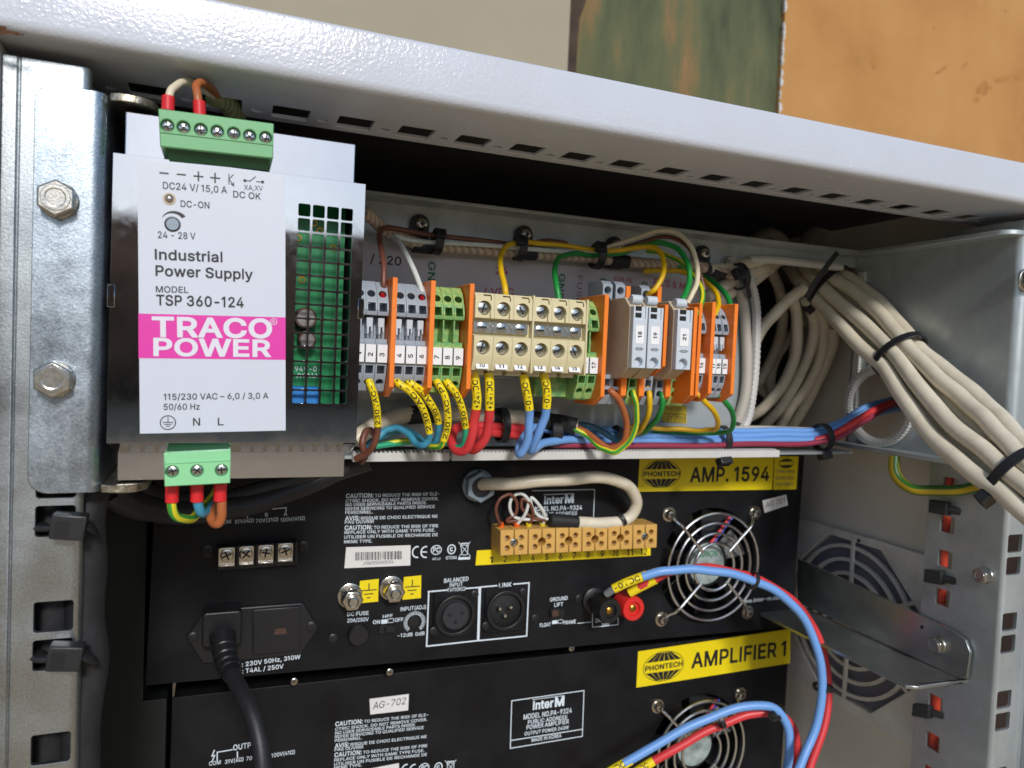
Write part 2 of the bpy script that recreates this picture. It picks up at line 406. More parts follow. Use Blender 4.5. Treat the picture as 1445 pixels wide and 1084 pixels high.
# sans-serif letter outlines (capital height 100)
GLYPHS = {
'A': (94, '3 0,40 100,54 100,91 0,78 0,56 59,54 66,52 73,51 78,49 82,47 88,46 94,48 94,46 88,45 82,43 77,42 73,39 65,37 59,17 0|22 28,22 39,73 39,73 28'),
'B': (90, '12 0,12 100,47 100,57 99,65 96,71 92,75 87,77 81,78 73,78 68,76 63,73 59,70 56,66 54,62 52,67 51,71 48,76 45,79 40,81 34,82 27,81 20,79 13,74 8,68 4,59 1,48 0|24 11,48 11,58 12,65 16,69 21,70 27,69 32,67 36,64 40,60 43,55 45,49 45,24 45|24 56,47 56,52 57,57 58,61 61,64 64,65 68,66 73,65 79,61 84,56 88,47 89,24 89'),
'C': (100, '53 -1,46 -1,40 0,35 2,30 5,25 8,21 12,17 17,14 23,11 29,9 35,8 42,8 50,8 58,9 65,11 71,14 77,17 83,21 87,25 92,30 95,35 98,40 100,46 101,53 101,60 101,67 99,73 96,79 93,84 88,88 82,91 76,93 68,80 68,79 73,77 78,74 81,70 84,66 87,62 88,57 89,53 90,44 88,36 85,30 79,25 72,23 67,21 62,21 56,20 50,21 44,21 38,23 33,25 28,30 21,36 15,44 12,53 10,57 11,62 12,66 13,70 16,74 19,77 22,79 27,80 32,93 32,91 24,88 18,84 12,79 7,73 4,67 1,60 -1'),
'D': (99, '43 0,19 0,19 11,42 11,48 11,53 12,58 14,62 16,70 22,74 29,76 34,77 39,78 44,78 50,78 56,77 61,76 66,75 71,70 79,63 84,59 86,54 88,49 89,43 89,18 89,18 100,44 100,51 100,58 99,64 97,69 94,74 91,78 87,82 82,85 77,88 71,89 65,90 58,91 50,90 43,89 36,88 29,85 23,82 18,78 13,74 9,69 6,63 3,57 2,50 0|24 100,24 0,12 0,12 100'),
'E': (82, '12 0,12 100,73 100,73 89,24 89,24 56,70 56,70 45,24 45,24 11,74 11,74 0'),
'F': (81, '12 0,12 100,73 100,73 89,24 89,24 55,68 55,68 43,24 43,24 0'),
'G': (102, '53 -1,46 -1,40 0,35 2,29 5,25 8,20 13,17 17,14 23,11 29,9 35,8 42,8 50,8 58,9 65,11 71,14 77,17 83,20 87,25 92,29 95,34 98,40 100,46 101,52 101,60 101,67 99,73 96,79 92,84 87,88 82,91 76,93 69,80 69,78 73,76 77,73 81,70 84,66 86,62 88,57 89,52 90,44 88,36 85,30 79,25 72,23 67,21 62,21 56,20 50,21 44,21 38,23 33,25 28,30 21,36 15,44 12,53 10,61 11,68 14,74 18,78 24,81 31,82 40,85 39,56 39,56 50,94 50,94 39,94 33,93 28,91 23,89 18,86 14,82 10,78 6,74 4,69 1,64 0,59 -1'),
'H': (102, '12 0,12 100,24 100,24 57,77 57,77 100,90 100,90 0,77 0,77 46,24 46,24 0'),
'I': (36, '12 0,12 100,24 100,24 0'),
'J': (78, '36 -1,30 -1,24 1,19 3,15 6,11 11,9 16,7 22,7 29,7 34,19 34,19 29,20 20,24 15,29 11,36 10,43 11,49 15,52 20,53 29,53 100,66 100,66 29,66 22,64 16,61 11,58 6,53 3,48 1,43 -1'),
'K': (92, '21 29,21 42,27 51,34 60,42 68,71 100,88 100,45 54|12 0,12 100,24 100,24 66,24 44,24 38,24 0|73 0,37 51,45 61,88 0'),
'L': (77, '12 0,12 100,24 100,24 11,71 11,71 0'),
'M': (123, '12 0,12 100,30 100,54 37,56 31,59 24,61 16,63 10,60 10,62 16,65 24,67 31,69 37,94 100,112 100,112 0,99 0,99 57,99 64,99 72,99 81,100 90,101 90,98 80,95 71,92 63,91 60,90 57,67 0,56 0,33 57,32 60,31 63,28 71,25 80,22 90,23 90,24 82,24 73,24 65,24 57,24 0'),
'N': (103, '12 0,12 100,27 100,67 36,69 33,71 30,76 21,81 11,80 11,79 21,78 31,78 35,78 38,78 100,91 100,91 0,76 0,40 57,35 65,32 70,29 75,25 81,21 89,23 89,24 75,24 70,24 64,25 60,25 57,25 0'),
'O': (105, '52 -1,46 -1,40 0,35 2,30 5,25 8,21 12,17 17,14 23,11 29,9 35,8 42,8 50,8 58,9 65,11 71,14 77,17 83,21 87,25 92,30 95,35 98,40 100,46 101,52 101,59 101,65 100,70 98,75 95,80 92,84 87,88 83,91 77,94 71,95 65,97 58,97 50,97 42,95 35,94 29,91 23,88 17,84 12,80 8,75 5,70 2,65 0,59 -1|52 10,61 12,69 15,75 21,80 28,82 33,83 38,84 44,85 50,84 56,83 62,82 67,80 72,75 79,69 85,61 88,52 90,44 88,36 85,30 79,25 72,23 67,21 62,21 56,20 50,21 44,21 38,23 33,25 28,30 21,36 15,44 12'),
'P': (87, '12 0,12 100,46 100,57 99,65 96,72 91,77 84,79 77,80 68,79 60,77 52,72 46,65 41,57 38,46 37,21 37,21 48,46 48,53 48,58 50,63 54,65 58,67 63,68 68,67 74,65 79,63 83,58 86,53 88,46 89,24 89,24 0'),
'Q': (105, '48 31,61 31,73 17,75 13,92 -9,79 -9,68 5,65 9|52 -1,46 -1,40 0,35 2,30 5,25 8,21 12,17 17,14 23,11 29,9 35,8 42,8 50,8 58,9 65,11 71,14 77,17 83,21 87,25 92,30 95,35 98,40 100,46 101,52 101,59 101,65 100,70 98,75 95,80 92,84 87,88 83,91 77,94 71,95 65,97 58,97 50,97 42,95 35,94 29,91 23,88 17,84 12,80 8,75 5,70 2,65 0,59 -1|52 10,61 12,69 15,75 21,80 28,82 33,83 38,84 44,85 50,84 56,83 62,82 67,80 72,75 79,69 85,61 88,52 90,44 88,36 85,30 79,25 72,23 67,21 62,21 56,20 50,21 44,21 38,23 33,25 28,30 21,36 15,44 12'),
'R': (88, '12 0,12 100,46 100,57 99,65 96,72 91,77 85,80 78,80 69,80 61,77 53,72 47,65 43,57 40,46 39,19 39,19 50,46 50,53 51,59 52,63 55,66 59,67 64,68 69,67 75,66 80,63 83,58 86,53 88,46 89,24 89,24 0|69 0,45 45,60 45,84 0'),
'S': (88, '44 -2,34 -1,25 2,18 6,13 12,9 19,8 27,21 27,22 22,24 17,28 14,33 12,38 10,44 10,50 10,56 12,61 14,65 18,67 22,68 27,67 32,65 35,62 38,58 40,53 42,48 44,36 47,30 49,25 51,21 54,17 57,12 64,10 73,11 81,15 88,20 94,27 98,35 100,45 101,54 100,62 98,69 94,74 88,77 82,79 74,66 74,64 81,59 86,53 89,44 90,38 90,33 88,29 86,25 82,23 78,23 74,23 69,26 66,29 63,33 61,42 58,52 55,61 52,66 50,71 47,74 43,78 39,80 34,80 27,79 19,76 12,71 7,64 2,59 0,55 -1,49 -2'),
'T': (88, '6 89,6 100,82 100,82 89,50 89,50 0,38 0,38 89'),
'U': (102, '51 -2,45 -1,40 0,35 1,30 3,22 9,17 16,13 24,12 34,12 100,24 100,24 35,25 28,28 22,32 17,37 13,43 11,51 10,59 11,65 13,70 17,74 22,76 28,77 35,77 100,90 100,90 34,89 24,85 16,79 9,71 3,67 1,62 0,57 -1'),
'V': (94, '40 0,3 100,17 100,38 41,40 35,42 27,44 23,45 18,47 12,49 6,46 6,48 12,50 18,51 23,52 27,55 35,57 41,78 100,91 100,55 0'),
'W': (135, '30 0,3 100,16 100,32 39,34 29,37 18,39 8,37 8,39 18,42 29,44 39,60 100,75 100,91 39,93 29,96 18,98 8,96 8,98 18,100 29,103 39,119 100,132 100,104 0,90 0,72 63,69 77,68 85,66 93,69 93,67 85,66 78,62 63,45 0'),
'X': (93, '4 0,43 56,43 46,6 100,20 100,35 79,38 75,40 71,44 65,48 57,46 57,50 65,53 71,56 75,59 79,73 100,88 100,51 47,51 56,90 0,75 0,57 25,55 29,53 32,49 38,45 45,48 45,44 39,41 33,38 29,36 25,18 0'),
'Y': (93, '40 0,40 41,3 100,18 100,38 68,44 57,46 52,49 45,44 45,47 52,49 58,55 68,75 100,89 100,53 41,53 0'),
'Z': (86, '8 0,8 9,54 76,60 85,67 93,68 89,56 89,44 89,8 89,8 100,78 100,78 91,33 25,26 16,19 7,18 11,30 11,42 11,79 11,79 0'),
'a': (77, '31 -2,25 -1,19 1,13 4,9 9,7 14,6 21,7 27,8 32,11 35,15 38,20 40,25 41,35 43,41 44,46 45,50 45,52 46,54 48,54 50,54 55,52 58,50 61,47 63,43 65,38 65,34 65,29 63,26 61,23 59,21 57,20 54,8 57,11 63,15 68,20 71,26 74,32 75,38 76,42 75,47 75,52 73,56 71,60 68,63 63,65 57,66 49,66 0,54 0,54 10,52 8,50 5,46 2,42 0,37 -1|33 9,40 10,45 12,49 15,52 18,54 23,54 27,54 37,53 36,51 36,45 35,39 34,34 33,26 31,23 30,20 27,19 24,18 21,19 17,20 14,22 12,26 10,29 9'),
'b': (83, '45 -2,39 -1,34 1,30 3,27 6,25 9,23 12,22 12,22 0,10 0,10 100,22 100,22 63,23 63,25 65,27 68,30 71,34 73,39 75,45 76,54 74,62 71,68 65,73 58,74 53,76 48,76 43,77 37,76 31,76 26,74 21,73 17,68 9,62 3,54 0|43 9,50 10,55 13,59 17,62 23,64 30,64 37,64 45,62 51,59 57,55 61,50 64,43 65,37 64,32 61,28 57,25 52,23 45,22 37,23 29,25 23,28 17,32 13,37 10'),
'c': (78, '41 -2,31 0,23 3,16 9,11 17,9 21,8 26,7 31,7 37,7 42,8 48,9 53,11 57,16 65,23 71,31 74,41 76,46 75,51 74,56 72,60 70,64 67,67 63,69 59,71 54,60 51,57 57,53 61,48 64,44 65,41 65,34 64,29 61,24 56,21 51,20 44,19 37,20 30,21 23,24 17,29 13,34 10,41 9,44 9,48 10,53 13,57 17,60 23,71 20,70 15,67 11,64 7,60 4,56 2,51 0,46 -1'),
'd': (83, '38 -2,30 0,22 3,16 9,11 17,9 21,8 26,7 31,7 37,7 43,8 48,9 53,11 58,16 65,22 71,30 74,38 76,45 75,50 73,54 71,56 68,59 65,60 63,61 63,61 100,73 100,73 0,61 0,61 12,60 12,59 9,56 6,53 3,50 1,45 -1|40 9,46 10,52 13,56 17,59 23,61 29,61 37,61 45,59 52,56 57,52 61,47 64,40 65,34 64,28 61,24 57,21 51,20 45,19 37,20 30,21 23,24 17,29 13,34 10'),
'e': (79, '42 -2,32 0,23 3,16 9,11 17,9 21,8 26,7 31,7 37,7 42,8 48,9 52,11 57,16 65,23 71,31 74,40 76,46 75,52 74,58 71,63 67,67 62,70 55,72 48,73 38,73 33,15 33,15 43,66 43,61 40,60 47,59 53,56 58,52 62,47 64,40 65,34 64,29 62,25 58,21 53,19 47,19 41,19 35,20 27,22 21,25 16,30 12,35 10,42 9,46 9,50 10,53 12,56 14,58 17,60 21,72 18,69 12,66 8,61 4,56 1,49 -1'),
'f': (50, '45 75,45 64,1 64,1 75|16 0,16 85,17 91,19 96,22 99,27 102,32 104,37 104,41 104,44 104,46 103,48 102,45 92,42 93,38 93,34 92,30 90,28 87,28 82,28 0'),
'g': (84, '41 -30,33 -29,26 -27,21 -25,16 -22,13 -18,10 -14,20 -8,24 -13,27 -15,30 -17,35 -19,41 -19,49 -18,55 -15,60 -9,61 -1,61 13,60 13,59 11,56 8,53 5,50 3,45 1,38 1,30 2,22 5,16 11,11 18,9 22,8 27,7 32,7 38,7 43,8 48,9 53,11 58,16 65,22 71,30 74,39 76,45 75,50 73,54 71,57 68,59 65,60 63,62 63,62 75,73 75,73 -2,72 -11,69 -18,64 -23,57 -27,49 -29|40 12,47 12,52 15,56 19,59 24,61 30,61 38,61 45,59 52,56 57,52 61,47 64,40 65,34 64,29 61,24 57,21 52,20 45,19 38,20 30,21 24,24 19,29 15,34 12'),
'h': (81, '22 45,22 0,10 0,10 100,22 100,22 57,20 57,24 65,30 71,37 74,45 76,52 75,58 72,63 69,67 63,69 56,70 47,70 0,58 0,58 46,57 54,54 60,48 63,41 65,36 64,32 62,28 60,25 56,23 51'),
'i': (33, '10 0,10 75,22 75,22 0|16 87,13 88,11 89,9 92,8 95,9 98,11 101,13 102,16 103,20 102,22 101,24 98,25 95,24 92,22 89,20 88'),
'k': (75, '22 27,22 42,24 42,56 75,71 75,36 39,35 39|10 0,10 100,22 100,22 0|58 0,29 37,38 45,73 0'),
'l': (33, '11 0,11 103,22 103,22 0'),
'm': (120, '10 0,10 75,22 75,22 58,21 58,23 64,26 68,30 71,34 74,38 75,43 76,51 75,56 71,61 65,63 58,61 58,63 63,66 67,70 71,75 74,80 75,86 76,92 75,98 73,103 70,106 65,109 58,109 50,109 0,97 0,97 50,96 57,93 61,88 64,82 65,78 64,74 63,70 60,68 57,66 53,66 49,66 0,54 0,54 51,53 57,50 61,45 64,39 65,35 64,31 63,27 60,25 57,23 52,22 47,22 0'),
'n': (81, '22 45,22 0,10 0,10 75,22 75,22 57,20 57,24 65,30 71,37 74,45 76,52 75,58 72,63 69,67 63,69 56,70 47,70 0,58 0,58 46,57 54,54 60,48 63,41 65,36 64,32 62,28 60,25 56,23 51'),
'o': (82, '41 -2,31 0,23 3,16 9,11 17,9 21,8 26,7 31,7 37,7 42,8 48,9 53,11 57,16 65,23 71,31 74,41 76,50 74,59 71,66 65,71 57,73 53,74 48,75 42,75 37,75 31,74 26,73 21,71 17,66 9,59 3,50 0|41 9,48 10,53 13,57 17,60 23,62 30,63 37,62 44,60 51,57 56,53 61,48 64,41 65,34 64,29 61,24 56,21 51,20 44,19 37,20 30,21 23,24 17,29 13,34 10'),
'p': (83, '10 -28,10 75,22 75,22 63,23 63,25 65,27 68,30 71,34 73,39 75,45 76,54 74,62 71,68 65,73 58,74 53,76 48,76 43,77 37,76 31,76 26,74 21,73 17,68 9,62 3,54 0,45 -2,39 -1,34 1,30 3,27 6,25 9,23 12,22 12,22 -28|43 9,50 10,55 13,59 17,62 23,64 30,64 37,64 45,62 51,59 57,55 61,50 64,43 65,37 64,32 61,28 57,25 52,23 45,22 37,23 29,25 23,28 17,32 13,37 10'),
'r': (51, '10 0,10 75,22 75,22 63,23 63,26 68,30 72,36 75,42 76,45 76,48 75,48 63,47 64,45 64,41 64,36 63,31 62,28 59,25 56,23 51,22 47,22 0'),
's': (72, '36 -2,28 -1,22 1,17 4,12 7,9 12,7 19,18 21,21 16,24 12,29 10,36 9,43 10,48 12,52 16,53 20,52 24,50 27,46 29,42 30,29 33,20 37,14 41,10 47,9 54,10 60,13 65,17 70,23 73,29 75,37 76,44 75,50 73,55 70,59 67,62 62,64 57,53 54,51 58,48 62,43 65,37 65,31 65,26 62,22 59,21 54,22 51,24 48,28 46,34 44,45 41,54 38,60 34,64 28,65 21,64 15,61 9,57 5,51 1,44 -1'),
't': (45, '40 75,40 64,1 64,1 75|13 93,25 93,25 19,25 15,27 12,29 10,33 10,36 10,40 11,42 0,38 -1,33 -1,25 0,18 4,14 10,13 18'),
'u': (81, '36 -1,29 0,23 2,17 6,14 12,11 19,10 27,10 75,22 75,22 28,23 21,27 15,32 11,39 10,44 10,49 12,53 15,56 19,58 24,58 30,58 75,70 75,70 0,59 0,59 18,60 18,56 9,51 3,44 0'),
'v': (77, '32 0,3 75,17 75,32 30,37 17,40 4,36 4,40 17,44 30,60 75,73 75,44 0'),
'w': (111, '27 0,4 75,17 75,26 42,28 35,30 27,32 18,34 8,32 8,34 18,36 26,39 35,41 42,50 75,62 75,71 42,73 35,75 27,77 18,79 8,77 8,79 18,81 27,83 35,85 42,94 75,107 75,84 0,72 0,63 34,60 44,57 55,54 66,57 66,54 55,52 44,49 34,39 0'),
'y': (77, '9 -27,12 -17,14 -17,17 -18,20 -17,23 -16,26 -15,28 -11,30 -7,32 0,3 75,17 75,32 30,37 17,40 4,36 4,40 17,44 30,60 75,73 75,40 -11,38 -17,35 -21,31 -24,27 -27,23 -28,18 -29,13 -28,11 -28'),
'z': (75, '8 0,8 9,50 63,9 63,9 75,65 75,65 65,25 12,25 11,67 11,67 0'),
'0': (89, '45 -1,39 -1,34 0,30 2,26 5,22 8,19 12,16 17,14 22,12 28,10 35,10 42,9 50,10 58,10 65,12 72,14 78,16 83,19 88,22 92,26 95,30 98,34 100,39 101,45 101,50 101,55 100,59 98,63 95,67 92,70 88,73 83,76 78,77 72,79 65,79 58,80 50,79 42,79 35,77 28,76 22,73 17,70 12,67 8,64 5,59 2,55 0,50 -1|45 10,51 11,57 14,62 20,65 28,66 33,67 38,67 44,68 50,67 56,67 62,66 67,65 72,62 80,57 86,51 89,45 90,38 89,32 86,28 80,24 72,23 67,22 62,22 56,21 50,22 44,22 38,23 33,24 28,28 20,32 14,38 11'),
'1': (62, '40 100,40 0,27 0,27 86,26 86,5 71,5 84,26 100'),
'2': (89, '13 0,13 9,46 45,51 51,55 56,59 60,61 64,62 68,63 73,62 78,60 82,58 86,54 88,49 90,44 90,39 90,34 88,30 85,27 81,26 77,25 71,13 71,14 80,17 87,22 93,28 98,36 100,44 101,53 100,60 98,66 93,71 88,74 81,75 73,74 68,73 62,70 57,66 51,63 47,60 44,57 40,52 35,30 12,30 11,77 11,77 0'),
'3': (89, '9 27,11 18,16 10,23 4,32 0,43 -1,54 0,63 3,71 9,76 17,78 27,76 36,72 43,66 48,59 51,65 55,70 60,73 67,74 74,72 83,68 91,61 97,53 100,43 101,33 100,25 96,18 91,13 84,11 75,23 75,25 81,29 86,35 89,43 90,50 89,56 86,60 81,61 74,60 67,57 62,51 58,44 57,35 57,35 46,44 46,52 45,59 41,63 35,65 27,63 20,58 14,51 11,43 10,35 11,28 14,23 20,21 27'),
'4': (89, '8 21,8 31,49 100,61 100,21 33,21 32,81 32,81 21|55 0,55 24,55 29,55 62,67 62,67 0'),
'5': (89, '43 -1,35 0,28 2,21 6,16 12,13 18,12 26,24 26,25 21,27 17,30 14,34 12,39 10,43 10,49 11,54 13,59 16,62 21,64 26,64 32,64 38,62 43,58 48,54 52,49 54,43 54,38 54,33 53,29 51,25 48,13 50,19 100,72 100,72 89,30 89,26 59,27 59,30 62,35 64,40 65,45 66,52 65,58 63,63 60,68 56,72 51,74 45,76 39,77 32,76 23,73 15,67 8,61 3,53 0'),
'6': (89, '44 -1,36 0,28 3,22 8,17 15,14 23,12 32,13 39,16 47,18 51,20 56,23 61,27 67,50 100,63 100,30 51,29 51,30 54,32 57,35 59,38 60,42 61,46 62,55 61,62 58,68 53,73 47,75 40,76 31,75 22,72 14,67 8,61 3,53 0|44 10,50 10,55 12,59 16,62 20,64 25,64 31,64 37,62 42,59 46,55 49,50 51,44 52,39 51,34 49,30 46,27 42,25 37,25 31,25 25,27 20,30 16,34 12,39 10'),
'7': (89, '19 0,64 88,64 89,12 89,12 100,77 100,77 88,32 0'),
'8': (89, '44 -1,35 0,27 2,20 7,15 12,11 19,10 27,11 33,13 38,16 43,20 47,25 50,30 52,23 55,18 61,15 67,14 75,15 82,18 88,22 94,29 98,36 100,44 101,53 100,60 98,66 94,71 88,74 82,75 75,74 67,71 61,66 55,59 52,64 50,69 47,73 43,76 38,78 33,79 27,78 19,74 12,69 7,62 2,54 0|44 10,51 10,56 12,60 14,63 18,66 22,66 27,65 32,63 37,60 41,56 44,50 46,44 46,39 46,33 44,29 41,26 37,23 32,23 27,23 22,25 18,29 14,33 12,38 10|44 57,49 57,54 59,58 62,60 65,62 69,63 74,62 79,60 83,58 86,54 88,50 90,44 90,39 90,35 88,31 86,28 83,27 79,26 74,27 69,28 65,31 62,35 59,39 57'),
'9': (89, '44 101,53 100,61 97,67 92,72 85,75 77,76 68,76 61,73 53,71 49,69 44,66 39,62 33,39 0,26 0,59 49,60 49,59 46,57 43,54 41,50 40,47 39,43 38,34 39,27 42,21 47,16 53,13 60,12 69,14 78,17 86,22 92,28 97,36 100|44 90,39 90,34 88,30 84,27 80,25 75,25 69,25 63,27 58,30 54,34 51,39 49,44 48,50 49,55 51,59 54,62 58,64 63,64 69,64 75,62 80,59 84,55 88,50 90'),
'/': (49, '46 105,14 -15,3 -15,35 105'),
'-': (89, '66 48,66 37,22 37,22 48'),
'–': (69, '69 48,69 37,0 37,0 48'),
',': (37, '7 -23,13 14,27 14,17 -23'),
'.': (37, '19 -1,15 0,12 2,10 5,10 8,10 12,12 14,15 16,19 17,22 16,25 14,27 12,28 8,27 5,25 2,22 0'),
'(': (54, '18 41,18 46,18 52,19 58,20 64,21 70,22 75,24 81,26 87,28 92,30 97,32 102,35 106,46 106,44 101,42 95,39 90,38 84,36 78,34 73,33 67,32 62,31 56,30 51,30 46,30 41,30 32,32 23,33 18,34 13,35 8,37 3,39 -2,41 -7,44 -13,46 -19,35 -19,31 -12,27 -4,24 3,22 11,20 18,19 26,18 33'),
')': (54, '7 -19,10 -13,13 -7,15 -2,17 4,19 9,20 13,21 18,22 23,24 32,24 41,24 46,23 51,23 56,22 62,21 67,20 73,18 78,16 84,14 90,12 95,10 101,7 106,19 106,21 102,24 97,26 92,28 87,30 81,31 75,33 70,34 64,35 58,36 52,36 46,36 41,36 33,35 26,34 18,32 10,29 3,26 -4,23 -12,19 -19'),
':': (37, '19 -1,15 0,12 2,10 5,10 8,10 12,12 14,15 16,19 17,22 16,25 14,27 12,28 8,27 5,25 2,22 0|19 53,15 54,12 56,10 59,10 62,10 66,12 69,15 70,19 71,22 70,25 69,27 66,28 62,27 59,25 56,22 54'),
'&': (88, '39 -1,30 0,22 2,15 7,11 12,8 19,7 26,7 32,9 37,12 42,17 46,22 50,28 55,42 66,47 69,50 74,51 76,51 80,51 84,48 87,44 90,40 91,36 90,33 89,30 87,29 85,27 82,27 78,27 75,29 71,31 68,33 64,36 60,40 56,86 0,72 0,34 46,28 52,24 58,20 63,17 68,15 73,15 78,16 85,18 90,22 95,26 98,32 100,39 101,46 100,52 98,57 95,61 90,63 85,64 79,63 75,62 71,60 67,57 64,50 58,30 43,25 38,22 34,20 30,19 26,20 21,21 17,24 14,28 11,33 10,38 9,44 10,49 12,55 15,59 19,63 24,66 30,68 37,69 44,80 44,80 35,78 28,76 23,73 18,70 15,68 12,65 9,60 5,53 1,46 -1'),
'+': (89, '39 7,39 71,50 71,50 7|12 34,12 44,77 44,77 34'),
'Ω': (105, '8 0,8 11,33 11,33 16,25 19,19 24,14 30,11 37,9 46,8 55,9 64,11 73,15 81,20 88,27 94,35 98,43 100,53 101,62 100,71 98,78 94,85 88,90 81,94 73,97 64,97 55,97 46,95 37,91 30,86 24,80 19,73 16,73 11,97 11,97 0,61 0,61 20,66 22,71 25,75 28,78 32,81 37,83 42,84 48,85 54,84 65,81 73,76 80,69 85,62 88,53 90,44 88,36 85,29 80,25 73,22 65,21 54,21 48,22 42,24 37,27 32,30 28,34 25,39 22,44 20,44 0'),
"'": (41, '15 62,14 100,27 100,25 62'),
'®': (91, '46 23,38 24,30 26,24 30,18 35,13 40,9 47,7 54,6 62,7 70,9 77,13 84,18 90,24 95,30 98,38 101,46 101,53 101,61 98,67 95,73 90,78 84,82 77,84 70,85 62,84 54,82 47,78 40,73 35,67 30,61 26,53 24|46 33,53 34,60 37,66 41,71 47,74 54,75 62,74 70,71 77,66 83,60 88,53 91,46 92,38 91,31 88,25 83,20 77,17 70,16 62,17 54,20 47,25 41,31 37,38 34|54 44,45 61,54 61,63 44|32 44,32 80,50 80,52 80,55 79,57 77,59 75,61 72,61 69,61 65,59 62,57 60,55 58,52 57,49 57,36 57,36 63,47 63,49 63,51 64,52 66,52 69,52 71,51 73,49 74,47 74,40 74,40 44'),
}
# ================================================================ ground and walls behind
g = MB(); g.box(-20000, 20000, -20000, 20000, -1206, -1200)
tag(solo('ground', g, 'floor', None, None), kind='structure')
X = (1, 0, 0); Yv = (0, 1, 0); Zv = (0, 0, 1); NY = (0, -1, 0)
b = MB(); e0 = atY(806, 0, 760); b.box(-1900, e0.x, 760, 800, -1199, 1700)
solo('cream_partition', b, 'cream_wall', 'plain cream panel standing behind the cabinet at the top', 'panel', bevel=2)
b = MB(); b.box(e0.x-200, atY(1106, 60, 828).x+60, 828.5, 880, -1199, 1700)
solo('weathered_wall', b, 'green_wall', 'mottled green wall with brown stains, between the cream and ochre surfaces', 'wall')
pz = [-1199+i*40 for i in range(70)]; xw = atY(827, 60, 790).x
b = MB(); b.prism([(e0.x+2, 806, pz[0]), (e0.x+2, 806, pz[-1])]+[(xw+random.uniform(-9, 4)-(18 if z > 712 else 0)+(6 if 650 < z < 690 else 0), 806, z) for z in reversed(pz)], (0, 20, 0))
solo('old_post', b, 'old_wood', 'dark weathered wooden strip beside the cream panel', 'post')
e1 = atY(1105, 60, 820).x
b = MB(); zz = [-1199+i*29.5 for i in range(99)]
edge = [(e1+random.uniform(-1.5, 1.5), 820, z) for z in zz]
b.prism([*edge, (3200, 820, zz[-1]), (3200, 820, zz[0])], (0, 8, 0))
ow = thing('ochre_wall', (e1+600, 820, -1199), 'smooth ochre orange wall with scratches, top right behind the cabinet', 'wall')
part('plaster', b, 'ochre_wall', ow)
z = 560.
while z < 1000:                                   # chipped pale edge of the plaster
    h = random.uniform(14, 45); n = int(h/3)+2; c = MB(); wd = random.uniform(2, 7)
    o_ = [(e1-1.2+random.uniform(-.8, .8), 818.6, z+h*i/n) for i in range(n+1)]; i_ = [(e1+wd*random.uniform(.25, 1.1)*math.sin(math.pi*(i+.3)/(n+.6)), 818.6, z+h*i/n) for i in range(n+1)]
    c.prism(o_+i_[::-1], (0, 5, 0)); part('chip', c, 'trim_white', ow); z += h+random.choice((0, .5, 6, 18))
for (px, py, l, hgt, ang) in ((1330, 98, 26, 3, 35), (1362, 92, 12, 2.4, 45), (1388, 124, 26, 15, 25), (1415, 112, 28, 7, 22), (1440, 104, 20, 10, 25), (1235, 88, 16, 9, 80), (1378, 140, 12, 6, 20), (1420, 15, 4, 4, 0), (1318, 40, 3, 3, 0)):
    c = MB(); p = atY(px, py, 819.4); k = 14; ca, sa = math.cos(math.radians(ang)), math.sin(math.radians(ang)); pts = []
    for j in range(k):
        a = 2*math.pi*j/k; q = random.uniform(.6, 1.15); uu, vv = math.cos(a)*l*q, math.sin(a)*hgt*q; pts.append(p+Vector((uu*ca-vv*sa, 0, uu*sa+vv*ca)))
    c.face(pts); part('scuff_mark', c, 'stain_dark' if px in (1388, 1330, 1362) else 'stain', ow)

b = MB(); b.box(-20000, 20000, -16300, -16000, -1199, 2550)  # added out-of-view wall, gives the chrome its dark brown reflections
solo('reflection_wall', b, 'reflection_wall', 'brown wall added out of view for the chrome housing to reflect', 'wall')

# ================================================================ rack cabinet
cab = thing('rack_cabinet', (0, 260, -1199), 'open grey steel rack cabinet with white perforated top rail', 'cabinet')
def profile_x(pts, x0, x1): m = MB(); m.prism([(x0, y, z) for y, z in pts], (x1-x0, 0, 0)); return m
YF, ZL, ZT, YI = -11.3, 190.0, 211.2, 42.5
def arcpts(cy, cz, r, a0, a1, k=6): return [(cy+math.cos(math.radians(a0+(a1-a0)*i/k))*r, cz+math.sin(math.radians(a0+(a1-a0)*i/k))*r) for i in range(k+1)]
out = [(YI, ZL)] + arcpts(YF+3.5, ZL+3.5, 3.5, 270, 180) + arcpts(YF+1.6, ZT-1.6, 1.6, 180, 90) + [(YI, ZT)]
inn = [(YI, ZT-1.6)] + [(YF+1.6, ZT-1.6), (YF+1.6, ZL+3.5)] + arcpts(YF+3.5, ZL+3.5, 1.9, 180, 270, 4) + [(YI, ZL+1.6)]
m = profile_x(out+inn, -285, 285)
cut = MB(); s0 = atZ(500, 176, ZL)
for k in range(-4, 18):
    xs = s0.x+25*k
    cut.prism(rrect((xs, 29.4, ZL-3), X, Yv, 6.9, 7.3, .8, 2), (0, 0, 9))
for k in range(-4, 18): cut.cyl((s0.x+25*k+12.5, 31.8, ZL-3), (s0.x+25*k+12.5, 31.8, ZL+6), 2.2, 14)
put('top_rail', finish(boolean(m, cut, org=org_of(cab)), .25, 1), 'powder_white', cab)
m = MB(); m.box(-285, 285, YI+.5, 640, ZT-4, ZT-2); part('roof_panel', m, 'roof_dark', cab)
m = MB(); m.box(256, 258, 2, 640, -1180, ZT-4.2); part('side_panel', m, 'cabinet_inside', cab)
m = MB(); m.box(-258, -256, 2, 640, -1180, ZT-4.2); part('side_panel', m, 'cabinet_inside', cab)
m = MB(); m.box(-285, 285, 642, 646, -1180, ZT-4.2); part('door_panel', m, 'cabinet_inside', cab)
m = MB(); m.box(-285, 285, 10, 640, -1199, -1181); part('base_panel', m, 'cabinet_inside', cab)
